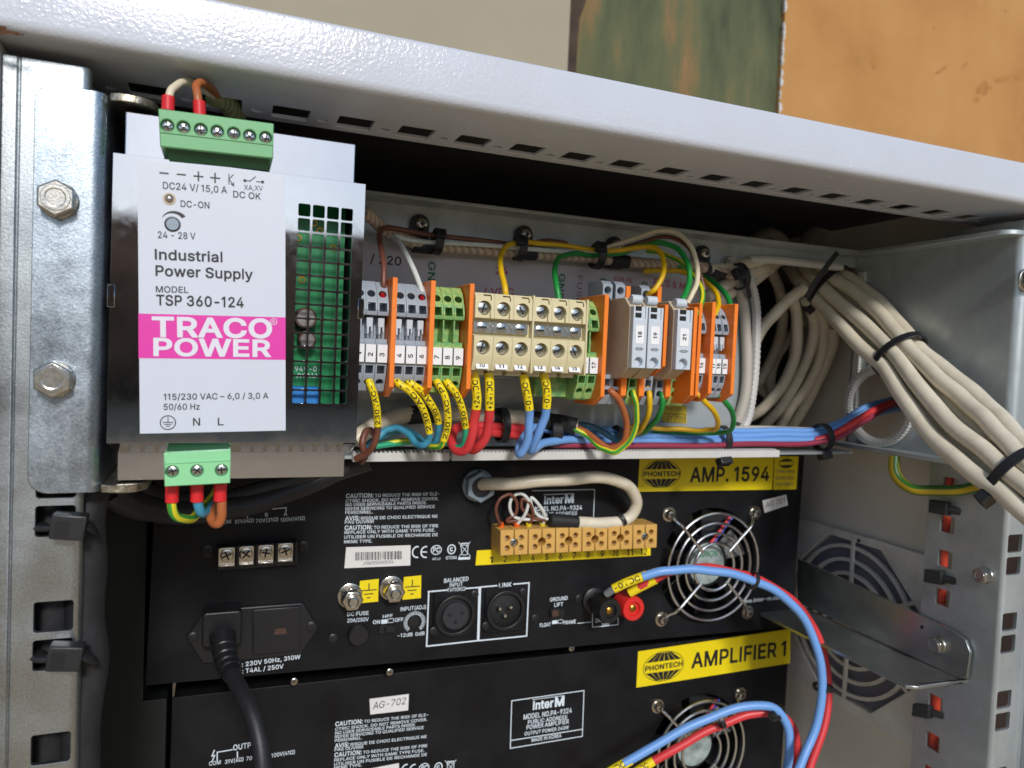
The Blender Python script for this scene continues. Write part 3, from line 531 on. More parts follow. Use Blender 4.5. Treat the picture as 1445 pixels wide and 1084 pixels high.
for sgn in (-1, 1):                                    # outer posts
    m = MB(); m.box(sgn*249.6, sgn*285, -7, 10, -1180, ZL-.6); part('corner_post', m, 'powder_grey', cab, 1.2)
c = MB(); p0 = atY(6, 43, YF-.25)
for i, (dx, dz, r) in enumerate(((-1, 0, 3), (2.6, -.3, 1.5), (-4, .6, 2.4), (4.6, -.4, .7))):
    c.face([p0+Vector((dx+math.cos(a*.5236)*r*random.uniform(.6, 1.2), -.02*i, dz+math.sin(a*.5236)*r*.45*random.uniform(.5, 1.2))) for a in range(12)])
part('rust_patch', c, 'rust', cab, label='rust patch at the corner of the top rail')

# mounting rails with cage-nut holes on the 19 inch pattern
ZH = [44.45*k+d for k in range(-9, 5) for d in (6.35, -6.35)]
def rail(sgn, front, m_):
    f = MB(); xa, xb = sgn*225.0, sgn*249.4
    prof = [(xb, 0.0), (xb, -.2), (sgn*245.6, -.2), (sgn*245.0, .5), (sgn*244.4, 0), (sgn*228, 0)] + [(sgn*(228-3*math.sin(math.radians(a))), 3-3*math.cos(math.radians(a))) for a in (15, 30, 45, 60, 75, 90)] + [(xa, 50), (xa+sgn*2, 50), (xa+sgn*2, 4.5), (sgn*229, 2), (xb, 2)]
    z0, z1 = -420, 186
    if sgn < 0:
        k = len(prof)-5; q_ = MB(); q_.box(-225, -227, 3.2, 50, z0, 40); part('rail_return', q_, m_, cab)
        prof = prof[:k]+[(xa, 3.1), (xa-2, 3.1), (-229, 2), (xb, 2)]
    f.prism([(x, y, z0) for x, y in prof], (0, 0, z1-z0))
    cut = MB()
    for z in [q for q in ZH if q < 172]: cut.prism(rrect((sgn*232.6, -3, z), X, Zv, 5.7, 5.1, .9, 2), (0, 9, 0))
    cut2 = MB()
    if sgn > 0:
        for z in ZH:
            if z < 60: cut2.prism(rrect((xa-3, 36, z+(6.7 if z % 44.45 < 20 else -1.5)-4), Yv, Zv, 4.6, 5, .8, 2), (9, 0, 0))
    cs = [cut]+([cut2] if sgn > 0 else [])
    o = put('mounting_rail', finish(boolean(f, *cs, org=org_of(cab)), .2, 1), m_, cab); o['label'] = front
rail(-1, 'galvanised rail with square holes at the left edge', 'zinc_yellow')
rail(1, 'galvanised rail with square holes at the right edge', 'zinc_sheet')
def bolt(parent, c, ax, af=10, m_='bolt_steel', washer=6.4, name='bolt', h=4):
    ax = Vector(ax); b = MB(); r = af/math.sqrt(3)
    b.lathe(c, ax, [(0, washer), (.8, washer), (1.3, washer*.94)], 28)
    b.lathe(Vector(c)+ax*1.31, ax, [(0, r), (h-.5, r), (h, r*.9)], 6)
    b.lathe(Vector(c)+ax*(1.31+h-.2), ax, [(0, r*.74), (.35, r*.7), (.36, r*.5), (.15, r*.45)], 20)
    return part(name, b, m_, parent, .12, 1)
bolt(cab, atX(1392, 812, 225), (-1, 0, 0), 8, washer=4.6, h=5)
# red conduits running behind the right rail
for i, (yy, zt, zb) in enumerate(((42, 60, -150),)):
    cb = MB(); cb.tube([(231.4, yy, zt), (231.4, yy+1, -10), (231.4, yy, -60), (231.4, yy-1, zb)], 3.2, 10)
    solo('red_cable', cb, 'conduit_red', 'red cable seen through the square holes of the right rail', 'cable')
# filter fan vent on the right side wall
vt = thing('fan_vent', (255.5, 128, -84), 'square grey plastic fan vent with ring grille on the right side wall', 'vent')
XW = 249.4; vc = Vector((XW, 128, -84)); R = 60
fr = MB(); fr.box(XW, XW+6.2, 128-67, 128+67, -84-66, -84+64)
op = MB(); op.prism([vc+Vector((-3, math.cos(math.radians(22.5+45*i))*R*1.05, math.sin(math.radians(22.5+45*i))*R*1.05)) for i in range(8)], (14, 0, 0))
put('frame', finish(boolean(fr, op, org=org_of(vt)), .6, 2), 'vent_plastic', vt)
c = MB(); c.box(XW+6.25, XW+6.5, 128-66, 128+66, -84-62, -84+62); part('filter', c, 'filter_cloth', vt)
for rr in (14, 24, 34, 44, 54):
    c = MB(); c.ring(vc+Vector((1.2, 0, 0)), (1, 0, 0), rr, 0, 48, flat=(1.2, 1.3)); part('ring', c, 'vent_plastic', vt, label='grille ring')
for a in range(0, 360, 60):
    d = Vector((0, math.cos(math.radians(a+90)), math.sin(math.radians(a+90)))); c = MB()
    c.obox(vc+Vector((.3, 0, 0))+d*36, d, (1, 0, 0), d.cross(Vector((1, 0, 0))), 25, .9, 1.3); part('spoke', c, 'vent_plastic', vt)
c = MB(); c.lathe(vc+Vector((.6, 0, 0)), (-1, 0, 0), [(-.5, 11), (.8, 11), (1.2, 10)], 24); part('hub', c, 'vent_plastic', vt)
c = MB(); q = atX(1212, 763, XW); c.cyl(q+Vector((.4, 0, 0)), q+Vector((-.3, 0, 0)), 1.3, 10); part('rivet', c, 'black_matte', vt)

# ================================================================ galvanised terminal bracket (U tray across the rack)
ZB, ZTp, YB, XS = 47.6, 178.4, 112.0, 219.5
br = thing('terminal_bracket', (0, YB, ZB), 'galvanised U-shaped tray bolted across the rack, carrying the terminals', 'bracket')
for sgn in (-1, 1):
    yo = -2.4
    prof = [(sgn*240.2, -.1), (sgn*240.2, yo)] + [(sgn*(224.6-5.1*math.sin(math.radians(a))), yo+5.1-5.1*math.cos(math.radians(a))) for a in range(0, 91, 10)] + [(sgn*219.5, YB), (sgn*221.7, YB)] + [(sgn*(224.6-2.9*math.sin(math.radians(a))), yo+5.1-2.9*math.cos(math.radians(a))) for a in range(90, -1, -15)]
    m = MB(); m.prism([(x, y, ZB) for x, y in prof], (0, 0, ZTp-ZB))
    cut = MB()                                          # rounded outer corners of the bolted flange
    for zc, s2 in ((ZB, 1), (ZTp, -1)):
        k = 6; r = 6; cut.prism([(sgn*241, -9, zc-s2*1)]+[(sgn*241, -9, zc+s2*r)]+[(sgn*(240.3-r+r*math.cos(math.radians(a))), -9, zc+s2*(r-r*math.sin(math.radians(a)))) for a in range(0, 91, 15)]+[(sgn*(240.3-r), -9, zc-s2*1)], (0, 9.2, 0))
    cuts = [cut]
    if sgn > 0:
        c2 = MB(); gc = Vector((219.5, 83.5, 77)); c2.cyl(gc-Vector((5, 0, 0)), gc+Vector((6, 0, 0)), 24.5, 32); cuts.append(c2)
    put('side_plate', finish(boolean(m, *cuts, org=org_of(br)), .2, 1, 30), 'zinc' if sgn < 0 else 'zinc_sheet', br)
    for zz_, s2 in ((ZB, 1), (ZTp, -1)):                # inward flanges, rounded at the front corner
        m = MB(); xa, xb = sgn*219.3, sgn*205.6; r = 8
        pl = [(xa, -4.2+1.5, zz_), (xa-sgn*3, -4.2, zz_)]+[(xb+sgn*(r-r*math.sin(math.radians(a))), -4.2+r-r*math.cos(math.radians(a)), zz_) for a in range(0, 91, 15)]+[(xb, YB-.3, zz_), (xa, YB-.3, zz_)]
        m.prism(pl, (0, 0, s2*2.6)); part('flange', m, 'cut_edge' if sgn < 0 else 'zinc_sheet', br, .3, 1)
XR = 136.0
m = MB(); m.box(-219.2, XR, YB, YB+2, ZB, ZTp); part('back_plate', m, 'zinc_sheet', br)
m = MB(); m.box(XR, 219.2, YB, YB+2, ZTp-9, ZTp); part('back_strip', m, 'zinc_sheet', br)
m = MB(); m.box(XR, 219.2, YB, YB+2, ZB, ZB+2); part('back_strip', m, 'zinc_sheet', br)
m = MB(); m.box(-205, 205, 96, YB-.2, ZTp-2, ZTp); part('top_lip', m, 'zinc_sheet', br, .3, 1)
m = MB(); m.box(-205, 205, 91, YB-.2, ZB-3.6, ZB-1.6); part('bottom_lip', m, 'zinc_sheet', br, .3, 1)
# serrated white edge trim on the lower lip, round the opening and in the cable hole
for (x0, x1) in ((-122, atY(634, 640, 89).x), (atY(638, 640, 89).x, atY(1100, 634, 89).x)):
    m = MB(); m.box(x0, x1, 88.4, 95, ZB-4.6, ZB-.2)
    for i in range(int((x1-x0)/2.2)): m.box(x0+i*2.2+.3, x0+i*2.2+1.5, 88.6, 94.8, ZB-.3, ZB+.5)
    part('edge_trim', m, 'trim_white', br, .25, 1)
tp = smooth_path([(205, 110.6, 168.6), (175, 110.4, 168.6), (145, 110.4, 168.4), (128, 110.4, 167)], 6)
m = MB(); m.tube(tp, 2.6, 8); part('edge_trim', m, 'trim_white', br)
tp = smooth_path([(112, 110, 166), (126, 109.6, 158), (134, 109.4, 140), (136.5, 109.4, 112), (136, 109.4, 84), (132, 109.6, 62), (124, 110, 53)], 8)
m = MB(); m.tube(tp, 2.8, 8)
for i in range(0, len(tp)-1, 1): m.cyl(tp[i]+Vector((-2, -1.6, 0)), tp[i]+Vector((2, -1.6, .3)), .9, 6)
part('edge_trim', m, 'trim_white', br)
gr = [(217.6, 83.5+23.4*math.cos(a*math.pi/24), 77+23.4*math.sin(a*math.pi/24)) for a in range(49)]
m = MB(); m.tube(gr, 2.3, 8)
for a in range(72): t = a*2*math.pi/72; m.obox((216.2, 83.5+25.4*math.cos(t), 77+25.4*math.sin(t)), (1, 0, 0), (0, math.cos(t), math.sin(t)), (0, -math.sin(t), math.cos(t)), 1.3, 1.6, .7)
part('grommet_edging', m, 'trim_white', br)
m = MB()
for i in range(58): m.box(216.6, 219.3, 102.2, 106.5, 50+i*2, 51.3+i*2)
m.box(217.8, 219.35, 102.6, 108, 50, 166)
part('edge_trim', m, 'trim_white', br)
bolt(br, atY(83, 283, -2.4), NY, 10.2, washer=5.9); bolt(br, atY(78, 535, -2.4), NY, 10.2, washer=5.9)
bolt(br, atY(1447, 395, -2.4), NY, 10.2)
# DIN rail on spacers
m = MB(); ZC = 104.8
m.box(-135, 92, 86, 87.2, ZC-13.5, ZC+13.5); m.box(-135, 92, 79, 80.2, ZC+12.3, ZC+17.5); m.box(-135, 92, 79, 80.2, ZC-17.5, ZC-12.3)
m.box(-135, 92, 80.2, 87.1, ZC+12.3, ZC+13.4); m.box(-135, 92, 80.2, 87.1, ZC-13.4, ZC-12.3)
part('din_rail', m, 'zinc', br, .2, 1)
for xx in (-100, 0, 90): m = MB(); m.box(xx-6, xx+6, 87.3, YB-.1, ZC-8, ZC+8); part('spacer', m, 'zinc_sheet', br)
# paper legend strip on the back plate
YP = YB-.3
pp = [atY(500, 343, YP), atY(1010, 396, YP), atY(1010, 470, YP), atY(500, 430, YP)]
m = MB(); m.prism(pp, (0, .2, 0)); part('paper_strip', m, 'paper_strip', br)
def cap(px, py, h, Y): return (atY(px, py, Y)-atY(px, py-h, Y)).length
def T(mb, s, x0, y0, x1, y1, h, Y, **k): return mb.text(s, atY(x0, y0, Y), atY(x1, y1, Y), cap((x0+x1)/2, (y0+y1)/2, h, Y), **k)
def LT(parent, m_, s, x0, y0, x1, y1, h, Y, **k): t = MB(); T(t, s, x0, y0, x1, y1, h, Y, **k); return part('lettering', t, m_, parent)
LT(br, 'black_ink', '/ 220', 522, 371, 566, 375, 12, YP, bold=.03)
for a in (('GND', 605, 369, 603, 410, 10), ('GND', 789, 386, 786, 424, 9.5), ('G', 846, 402, 856, 402, 9), ('G', 905, 407, 914, 407, 9)): LT(br, 'green_ink', *a, YP, bold=.03)
for a in (('24', 699, 387, 717, 388, 11), ('/ VDC', 682, 416, 725, 417, 10), ('FUB PB', 866, 397, 892, 400, 7), ('PICS & M', 922, 402, 966, 409, 9.5)): LT(br, 'red_ink', *a, YP, bold=.015)
LT(br, 'paper_dark_ink', 'FUSE', 815, 389, 813, 428, 8, YP)
m = MB(); m.prism([atY(935, 570, YP), atY(969, 573, YP), atY(969, 598, YP), atY(935, 596, YP)], (0, .2, 0)); part('test_sticker', m, 'old_yellow', br)
t = MB(); T(t, 'TESTED', 938, 578, 961, 579, 4, YP); T(t, '21 700', 940, 593, 966, 594, 6, YP, skew=.2); t.poly([atY(933, 584, YP), atY(967, 585, YP), atY(967, 596, YP), atY(933, 595, YP)], .3, closed=True); part('lettering', t, 'black_ink', br)
# L-shaped shelf support on the right rail
sh = thing('shelf_support', (221, 60, -75), 'galvanised L-shaped runner on the right rail beneath the upper amplifier', 'bracket')
XQ = 221.5
wp = [atX(*q, XQ) for q in ((1125, 788), (1240, 841), (1345, 891), (1362, 903), (1369, 921), (1364, 957), (1349, 956))]
cr = atX(1349, 956, XQ); wp += [Vector((XQ, 150, cr.z+2))]
m = MB(); m.prism(wp, (2, 0, 0)); part('web', m, 'zinc_dark', sh, .25, 1)
fp = [Vector((XQ+2, 150, cr.z)), Vector((XQ+2, cr.y-4, cr.z))]+[atZ(*q, cr.z) for q in ((1366, 958), (1295, 969), (1278, 967))]
fe = fp[-1]; fp += [Vector((fe.x-1, 150, cr.z))]
m = MB(); m.prism(fp, (0, 0, -2)); part('flange', m, 'zinc_dark', sh, .25, 1)
bolt(sh, atX(1324, 910, XQ), (-1, 0, 0), 9, washer=5.6, h=3)
c = MB(); q = atX(1301, 885, XQ); c.cyl(q+Vector((.1, 0, 0)), q+Vector((-.15, 0, 0)), 1.2, 10); part('pin_hole', c, 'black_matte', sh)

m = MB(); m.prism([(-255, 152, -900), (-206.5, 152, -900), (-206.5, 152, -94), (-218, 152, -94), (-218, 152, 176), (-255, 152, 176)], (0, 60, 0))  # added dark block filling a gap where there is only shade
solo('gap_shade_block', m, 'black_green', 'dark upright block put in for the shade behind the left rail', 'shade block', bevel=.3)
m = MB(); m.box(-200, 252, 208, 420, 52, 168)  # added dark box standing in for the shade inside the opening
solo('recess_shade_box', m, 'recess_blue', 'dark box added in place of shade behind the cable opening', 'case', bevel=1)
# ================================================================ DIN-rail power supply
x0, x1, zb, zt = -217.0, -137.2, 65.0, 157.6; YP0 = -10.0
ps = thing('power_supply', (-177, 50, 51), 'chrome DIN-rail power supply with white and magenta label and green plugs', 'power supply')
prof = [(YP0, zb), (YP0, zt), (-.6, zt+2.3), (1.5, zt+2.3), (1.5, zb-4.5), (-.6, zb-4.5)]
body = MB(); body.prism([(x0, y, z) for y, z in prof], (x1-x0, 0, 0))
hb = MB(); hb.box(x0+2.0, x1-2.4, .2, 106, 51, 174)
hcut = MB(); hcut.box(-163.9, -140.4, -5, 60, zb+6, zt-3)
gx0, gx1 = atY(415, 430, YP0).x, atY(495, 430, YP0).x
cav = MB(); cav.box(gx0-2.5, gx1+1.4, YP0+1.1, 60, zb+6, zt-3)
holes = MB(); nC, nR = 4, 14
zt_, zb_ = atY(455, 289, YP0).z, atY(455, 571, YP0).z
pw, ph = (gx1-gx0)/nC, (zt_-zb_)/nR
for i in range(nC):
    for j in range(nR):
        cx_, cz_ = gx0+pw*(i+.5), zt_-ph*(j+.5); holes.prism(rrect((cx_, YP0-2, cz_), X, Zv, pw*.42, ph*.43, .5, 2), (0, 4, 0))
slots = MB()
for i in range(17):                                     # punched slots in the sloping lower edge
    xs = x0+6+i*4.35
    if not -202 < xs < -178: slots.box(xs, xs+3.1, -8.6, -1.2, zb-9, zb+.4)
tops = MB()
for i in range(17):
    xs = x0+5+i*4.35
    if not -203 < xs < -166: tops.box(xs, xs+3.1, -4.2, -1.6, zt+.4, zt+6)
me = boolean(body, cav, holes, slots, tops, org=org_of(ps))
put('front_cover', finish(me, .4, 3, 30), 'chrome', ps)
put('housing', finish(boolean(hb, hcut, org=org_of(ps)), .6, 3, 30), 'chrome', ps)
for sx, pxs in ((0, 163), (1, 513)):
    p = atY(pxs, 418+sx*18, YP0); m = MB(); m.box(x0-.8 if sx == 0 else x1-1.2, x0+1.4 if sx == 0 else x1+.9, YP0-.3, YP0+5, p.z-3.6, p.z+3.6); part('latch_tab', m, 'chrome', ps, .2, 1)
# circuit board behind the perforation
m = MB(); m.box(gx0-1.9, gx1-1.0, 3, 4.4, zb+6.4, zt-3.2); pcb = part('circuit_board', m, 'circuit_green', ps)
for a in ((gx0-2.2, gx0-2.05, YP0+1.3, 40), (gx1+.2, gx1+.35, YP0+1.3, 40)):  # black sheets added to darken the cavity behind the grille
    m = MB(); m.box(*a, zb+6.1, zt-3.1); part('dark_liner', m, 'black_matte', ps)
m = MB(); m.box(gx0-2.0, gx1+.2, 30, 31, zb+6.1, zt-3.1); part('dark_liner', m, 'black_matte', ps)
for (px, py) in ((443, 315), (451, 326), (421, 336), (426, 395), (418, 300), (470, 350)):
    m = MB(); p = atY(px, py, 3); m.ring(p+Vector((0, -.1, 0)), NY, 1.0, .3, 16, 6); part('solder_ring', m, 'circuit_gold', pcb)
for (px, py, r) in ((432, 449, 4.0), (434, 480, 3.2)):
    m = MB(); p = atY(px, py, -4); m.lathe(p+Vector((0, 7, 0)), NY, [(0, r), (6.2, r), (6.8, r*.92)], 24); cpc = part('capacitor', m, 'cap_brown', pcb)
    m = MB(); m.lathe(p+Vector((0, .19, 0)), NY, [(0, r*.78), (.15, r*.75)], 20); part('capacitor_top', m, 'cap_top', cpc)
m = MB(); p = atY(434, 556, -3); m.box(gx0-2, p.x+4.5, -5, 2.9, p.z-4.5, p.z+2.6); part('blue_capacitor', m, 'part_blue', pcb, 1.2, 3)
t = MB(); T(t, '94V-0', 416, 524, 447, 524, 7, 2.9, bold=.01); part('lettering', t, 'white_ink', pcb)
t = MB(); T(t, '/KAU', 418, 533, 447, 533, 6, 2.9, bold=.01); part('lettering', t, 'white_ink', pcb)
# label
YLb = YP0-.22
lq = [atY(194, 227, YP0), atY(402.5, 247, YP0), atY(403, 607.5, YP0), atY(197.5, 612, YP0)]
m = MB(); m.prism([Vector((p.x, YLb, p.z)) for p in lq], (0, .18, 0)); lb = part('label', m, 'label_paper', ps, label='white printed front label')
YLm = YLb-.06
m = MB(); m.prism([atY(*q, YLm) for q in ((195.2, 442.5), (403, 448), (403, 508), (195.6, 505.5))], (0, .05, 0)); part('brand_band', m, 'magenta_ink', lb)
def PL(s, x0_, y0_, x1_, y1_, h, m_='black_ink', Y=YLb, **k): return LT(lb, m_, s, x0_, y0_, x1_, y1_, h, Y, **k)
PL('DC24 V/ 15,0 A', 230, 266.5, 320.5, 273, 9.5, bold=.018)
PL('XA,XV', 344.5, 268, 371, 269.5, 7)
PL('DC OK', 329, 278.5, 368, 282, 9, bold=.018)
PL('DC-ON', 255, 292, 295.7, 294.5, 9, bold=.018)
PL('24 - 28 V', 223, 336, 276, 338, 9.3, bold=.018)
PL('Industrial', 218.5, 366, 314, 370, 14, bold=.034)
PL('Power Supply', 219.5, 389, 357, 394.5, 14, bold=.034)
PL('MODEL', 220, 412.5, 266, 413.5, 8.6, bold=.018)
PL('TSP 360-124', 220.5, 430.5, 344, 434, 14, bold=.034)
PL('TRACO', 214.5, 474.5, 384, 476.5, 26, 'silver_ink', YLm, bold=.05)
PL('POWER', 216.5, 501.5, 383, 503, 23, 'silver_ink', YLm, bold=.05)
PL('R', 384.4, 456.6, 388, 456.7, 5, 'silver_ink', YLm)
t = MB(); t.arc(atY(386.2, 454, YLm), 1.05, 1.05, 0, 360, .2); part('lettering', t, 'silver_ink', lb)
PL('115/230 VAC – 6,0 / 3,0 A', 231, 564.5, 378.7, 562.5, 8.4, bold=.018)
PL('50/60 Hz', 231, 578.5, 282, 578, 8.4, bold=.018)
PL('N', 272.5, 600.8, 282.4, 600.5, 10.6, bold=.015); PL('L', 307.5, 600.3, 315.6, 600, 10.6, bold=.015)
def sym(segs, wd, Y=YLb, m_='black_ink', parent=None):
    t = MB()
    for (a, b_, c, d) in segs: t.line(atY(a, b_, Y), atY(c, d, Y), wd, out=.12+.002*len(t.f))
    return part('symbol', t, m_, parent or lb)
sym([(226, 244, 237, 245)], .45); sym([(250.5, 246, 261.5, 247)], .45)
sym([(274, 248.5, 286, 249.6), (280, 243, 280, 255)], .45); sym([(297.5, 250.8, 309.5, 251.8), (303.5, 245, 303.5, 257.5)], .45)
sym([(323, 246, 323, 260), (323, 253, 329, 247), (323, 253, 329, 261), (326.5, 260, 330, 262.5), (329.5, 258, 330, 262)], .28)
t = MB(); t.disc(atY(345.5, 255, YLb), .5); t.disc(atY(370.5, 257, YLb), .5, out=.14); t.line(atY(345.5, 255, YLb), atY(353, 255.6, YLb), .25, out=.15); t.line(atY(353, 255.6, YLb), atY(360.5, 249.5, YLb), .25, out=.16); t.line(atY(362, 256.4, YLb), atY(370.5, 257, YLb), .25, out=.15); part('symbol', t, 'black_ink', lb)
c = atY(237, 596.5, YLb); t = MB(); t.arc(c, 2.3, 2.3, 0, 360, .3); t.line(c+Vector((0, 0, 1.7)), c+Vector((0, 0, .1)), .25, out=.13)
for i, wd in enumerate((1.5, 1.0, .45)): t.line(c+Vector((-wd, 0, .1-.65*i)), c+Vector((wd, 0, .1-.65*i)), .25, out=.135)
part('symbol', t, 'black_ink', lb)
c = atY(243.5, 316.5, YLb); t = MB()
for q in range(14):                                       # tapering arrow arc above the trimmer
    a0, a1 = math.radians(150-q*8), math.radians(150-(q+1)*8); w0, w1 = .1+.085*q, .1+.085*(q+1)
    t.face([c+Vector((math.cos(a)*r, -.12, math.sin(a)*r)) for a, r in ((a0, 3.55), (a1, 3.55), (a1, 3.55+w1), (a0, 3.55+w0))])
part('symbol', t, 'black_ink', lb)
m = MB(); m.lathe(c, NY, [(0, 2.45), (.25, 2.45), (.3, 2.05), (.05, 2.0)], 24); part('trimmer_rim', m, 'black_plastic', ps)
m = MB(); m.lathe(c+Vector((0, -.03, 0)), NY, [(0, 1.98), (.16, 1.9)], 24); m.box(c.x-1.6, c.x+1.6, c.y-.26, c.y-.2, c.z-.25, c.z+.25); part('trimmer', m, 'gland_grey', ps)
c = atY(239, 280.7, YLb); m = MB(); m.lathe(c, NY, [(0, 1.95), (.25, 1.9), (.28, 1.5), (.05, 1.45)], 24); part('indicator_rim', m, 'wago_tan', ps)
m = MB(); m.lathe(c+Vector((0, .1, 0)), NY, [(0, 1.4), (.5, 1.2), (.8, .8), (.95, .3)], 20); part('indicator_lamp', m, 'cap_top', ps)

def phillips(parent, c, r, ax=NY, m_='bright_screw', name='screw', style='+', rot=0):
    ax = Vector(ax); m = MB(); m.lathe(c, ax, [(-.4, r), (.15, r), (.4, r*.82)], 18)
    base = put(name, finish(mesh_of(m, name, org_of(parent))), m_, parent)
    u = Vector((math.cos(rot), 0, math.sin(rot))) if abs(ax.y) > .5 else Vector((0, math.cos(rot), math.sin(rot))); v = ax.cross(u)
    q = MB(); cc = Vector(c)+ax*.42
    for d, e in ((u, v),)+(((v, u),) if style == '+' else ()): q.obox(cc+ax*(.004 if d is u else 0), d, e, ax, r*.72, r*.13, .03)
    s = put('slot', finish(mesh_of(q, 'slot', org_of(parent))), 'black_matte', base); return base

# upper 7-pole plug
def plug(q, Yf, depth, n, m_, screws, r, label, lipz, up):
    TL, TR, BR, BL = [atY(*p, Yf) for p in q]
    e = bpy.data.objects.new('plug', None); e.parent = ps; COL.objects.link(e); e['label'] = label
    m = MB(); m.prism([TL, TR, BR, BL], (0, depth, 0))
    cut = MB()
    for s_ in screws: p = atY(*s_, Yf); cut.cyl(p-Vector((0, 2, 0)), p+Vector((0, 2.2, 0)), r, 24)
    o = put('plug_body', finish(boolean(m, cut, org=org_of(ps)), .25, 1), m_, e)
    for k, s_ in enumerate(screws):
        p = atY(*s_, Yf)+Vector((0, 1.2, 0)); phillips(e, p, r*.93, rot=.3+k*.7)
    a, b_ = (TL*(1-lipz)+BL*lipz), (TR*(1-lipz)+BR*lipz)
    m = MB(); m.obox((a+b_)/2+Vector((0, -.15, 0)), b_-a, Yv, Zv, (b_-a).length/2-.2, .2, .14); part('rib', m, m_, e)
    return e, TL, TR, BR, BL
sc7 = [(236, 177), (259, 179.4), (283.4, 182.7), (306.6, 185.4), (330, 188), (352.5, 191.4), (375, 194)]
e7, TL, TR, BR, BL = plug([(223.3, 153), (386.3, 174.4), (385.5, 223.5), (226, 206.5)], -15, 17, 7, 'plug_green', sc7, 2.0, 'seven-pole green screw plug on top', .62, 1)
m = MB(); m.prism([BL+Vector((1.5, 1.5, .1)), BR+Vector((-1, 1.5, .1)), BR+Vector((-1.6, 4.5, -3.2)), BL+Vector((2.4, 4.5, -3.2))], (0, 8, 0)); part('plug_foot', m, 'plug_dark', e7)
sc3 = [(243, 666), (278, 665), (312.5, 664)]
e3, TL3, TR3, BR3, BL3 = plug([(231, 640), (325.5, 635.5), (325, 682), (232, 687)], -16, 18, 3, 'plug_green_light', sc3, 2.0, 'three-pole pale green screw plug at the bottom', .3, -1)
m = MB(); m.prism([TL3+Vector((.6, 4, -.1)), TR3+Vector((-.6, 4, -.1)), TR3+Vector((-1, 9, 3.2)), TL3+Vector((1, 9, 3.2))], (0, 8, 0)); part('plug_foot', m, 'plug_dark', e3)

# ------------------------------------------------ wire helper
def tube_obj(name, path, r, m_, parent=None, n=12): m = MB(); m.tube(path, r, n); return m
def sleeve_text(parent, s, path, r, m_='black_ink', capk=.58, rev=False, span=.8):
    P = smooth_path(path, 10)
    if rev: P = P[::-1]
    cum = [0]
    for a, b_ in zip(P, P[1:]): cum.append(cum[-1]+(b_-a).length)
    Ltot = cum[-1]
    vs, fs = glyph_mesh(s, .035)
    x0_, x1_ = min(v.x for v in vs), max(v.x for v in vs); capmm = r*2*capk; sy = capmm/CAPH; sx = Ltot*span/(x1_-x0_)
    out = []
    for v in vs:
        d = (v.x-x0_)*sx+Ltot*.045; i = max(0, min(len(cum)-2, next((k for k in range(len(cum)-1) if cum[k+1] >= d), len(cum)-2)))
        f = (d-cum[i])/max(1e-6, cum[i+1]-cum[i]); p = P[i].lerp(P[i+1], f); t = (P[min(i+1, len(P)-1)]-P[max(i-1, 0)]).normalized()
        nn = (CAM-p); nn = (nn-t*nn.dot(t)).normalized(); bb = nn.cross(t)
        a = (v.y*sy-capmm/2)/r; out.append(p+nn*((r+.07)*math.cos(a))+bb*((r+.07)*math.sin(a)))
    m = MB(); m.add(out, fs); return part('lettering', m, m_, parent)
def wire(label, pts, r, m_, cat='wire', group=None, name='wire', sleeve=None, ferrule=None, extra=None, n=12, path3=None):
    """pts: (px, py, depth Y). sleeve=(pts, material, text, radius); ferrule=(pts, material, radius)"""
    path = path3 or smooth_path(W(pts), 9); f1, f2, f3, ph = random.uniform(.05, .09), random.uniform(.11, .2), random.uniform(.05, .12), random.uniform(0, 6); am = min(.3, r*.13)
    for k in range(6, len(path)-4): path[k] = path[k]+Vector((math.sin(k*f1*3+ph), math.cos(k*f3*3+ph), math.sin(k*f2*3+2*ph)))*am*min(1, (k-5)/8, (len(path)-4-k)/6)
    e = thing(name, path[0], label, cat, group)
    m = MB(); m.tube(path, r, n); part('insulation', m, m_, e)
    for s_ in ([sleeve] if sleeve else []):
        sp = smooth_path(W(s_[0]), 9); m = MB(); m.tube(sp, s_[3], 14); so = part('marker_sleeve', m, s_[1], e)
        if s_[2]: sleeve_text(so, s_[2], W(s_[0]), s_[3], rev=s_[4], span=.74 if 'VDC' in s_[2] else .84)
    for f in (ferrule or []):
        m = MB(); m.tube(W(f[0]), f[2], 14); part(f[3] if len(f) > 3 else 'ferrule', m, f[1], e, .15, 1)
    return e
# wires of the upper plug
wire('white wire arching out of the upper green plug into a braided sleeve', [(238, 150, -8), (240, 132, -8), (252, 119, -4), (270, 116, 4), (290, 128, 16), (308, 140, 30)], 1.25, 'wire_cream', ferrule=[([(237, 157, -8), (237.5, 136, -8)], 'ferrule_red', 2.0)])
wire('brown wire beside it, arching from the upper green plug into the sleeve', [(281, 158, -8), (279, 138, -8), (276, 122, -6), (286, 117, -2), (300, 128, 14), (314, 138, 30)], 1.35, 'wire_orange_brown', ferrule=[([(282, 164, -8), (281, 143, -8)], 'ferrule_red', 2.0)])
m = MB(); m.tube(smooth_path(W([(303, 136, 24), (318, 142, 30), (330, 160, 40), (336, 185, 55)]), 8), 4.0, 14); solo('braided_sleeve', m, 'braid_green', 'ribbed olive braided sleeve behind the upper green plug', 'sleeve')
wire('green and yellow earth wire looping under the lower green plug', [(243, 690, -7), (242, 708, -7), (246, 724, -6), (258, 733, -2), (272, 730, 6), (284, 718, 14), (297, 705, 22), (306, 690, 34)], 1.55, 'wire_earth', ferrule=[([(243, 682, -7), (242.5, 709, -7)], 'ferrule_red', 2.15)])
wire('teal wire looping under the middle of the lower green plug', [(279, 690, -7), (278, 706, -7), (283, 723, -5), (292, 724, 0), (301, 714, 10), (312, 700, 24)], 1.6, 'wire_teal', ferrule=[([(278, 682, -7), (278, 708, -7)], 'ferrule_red', 2.15)])
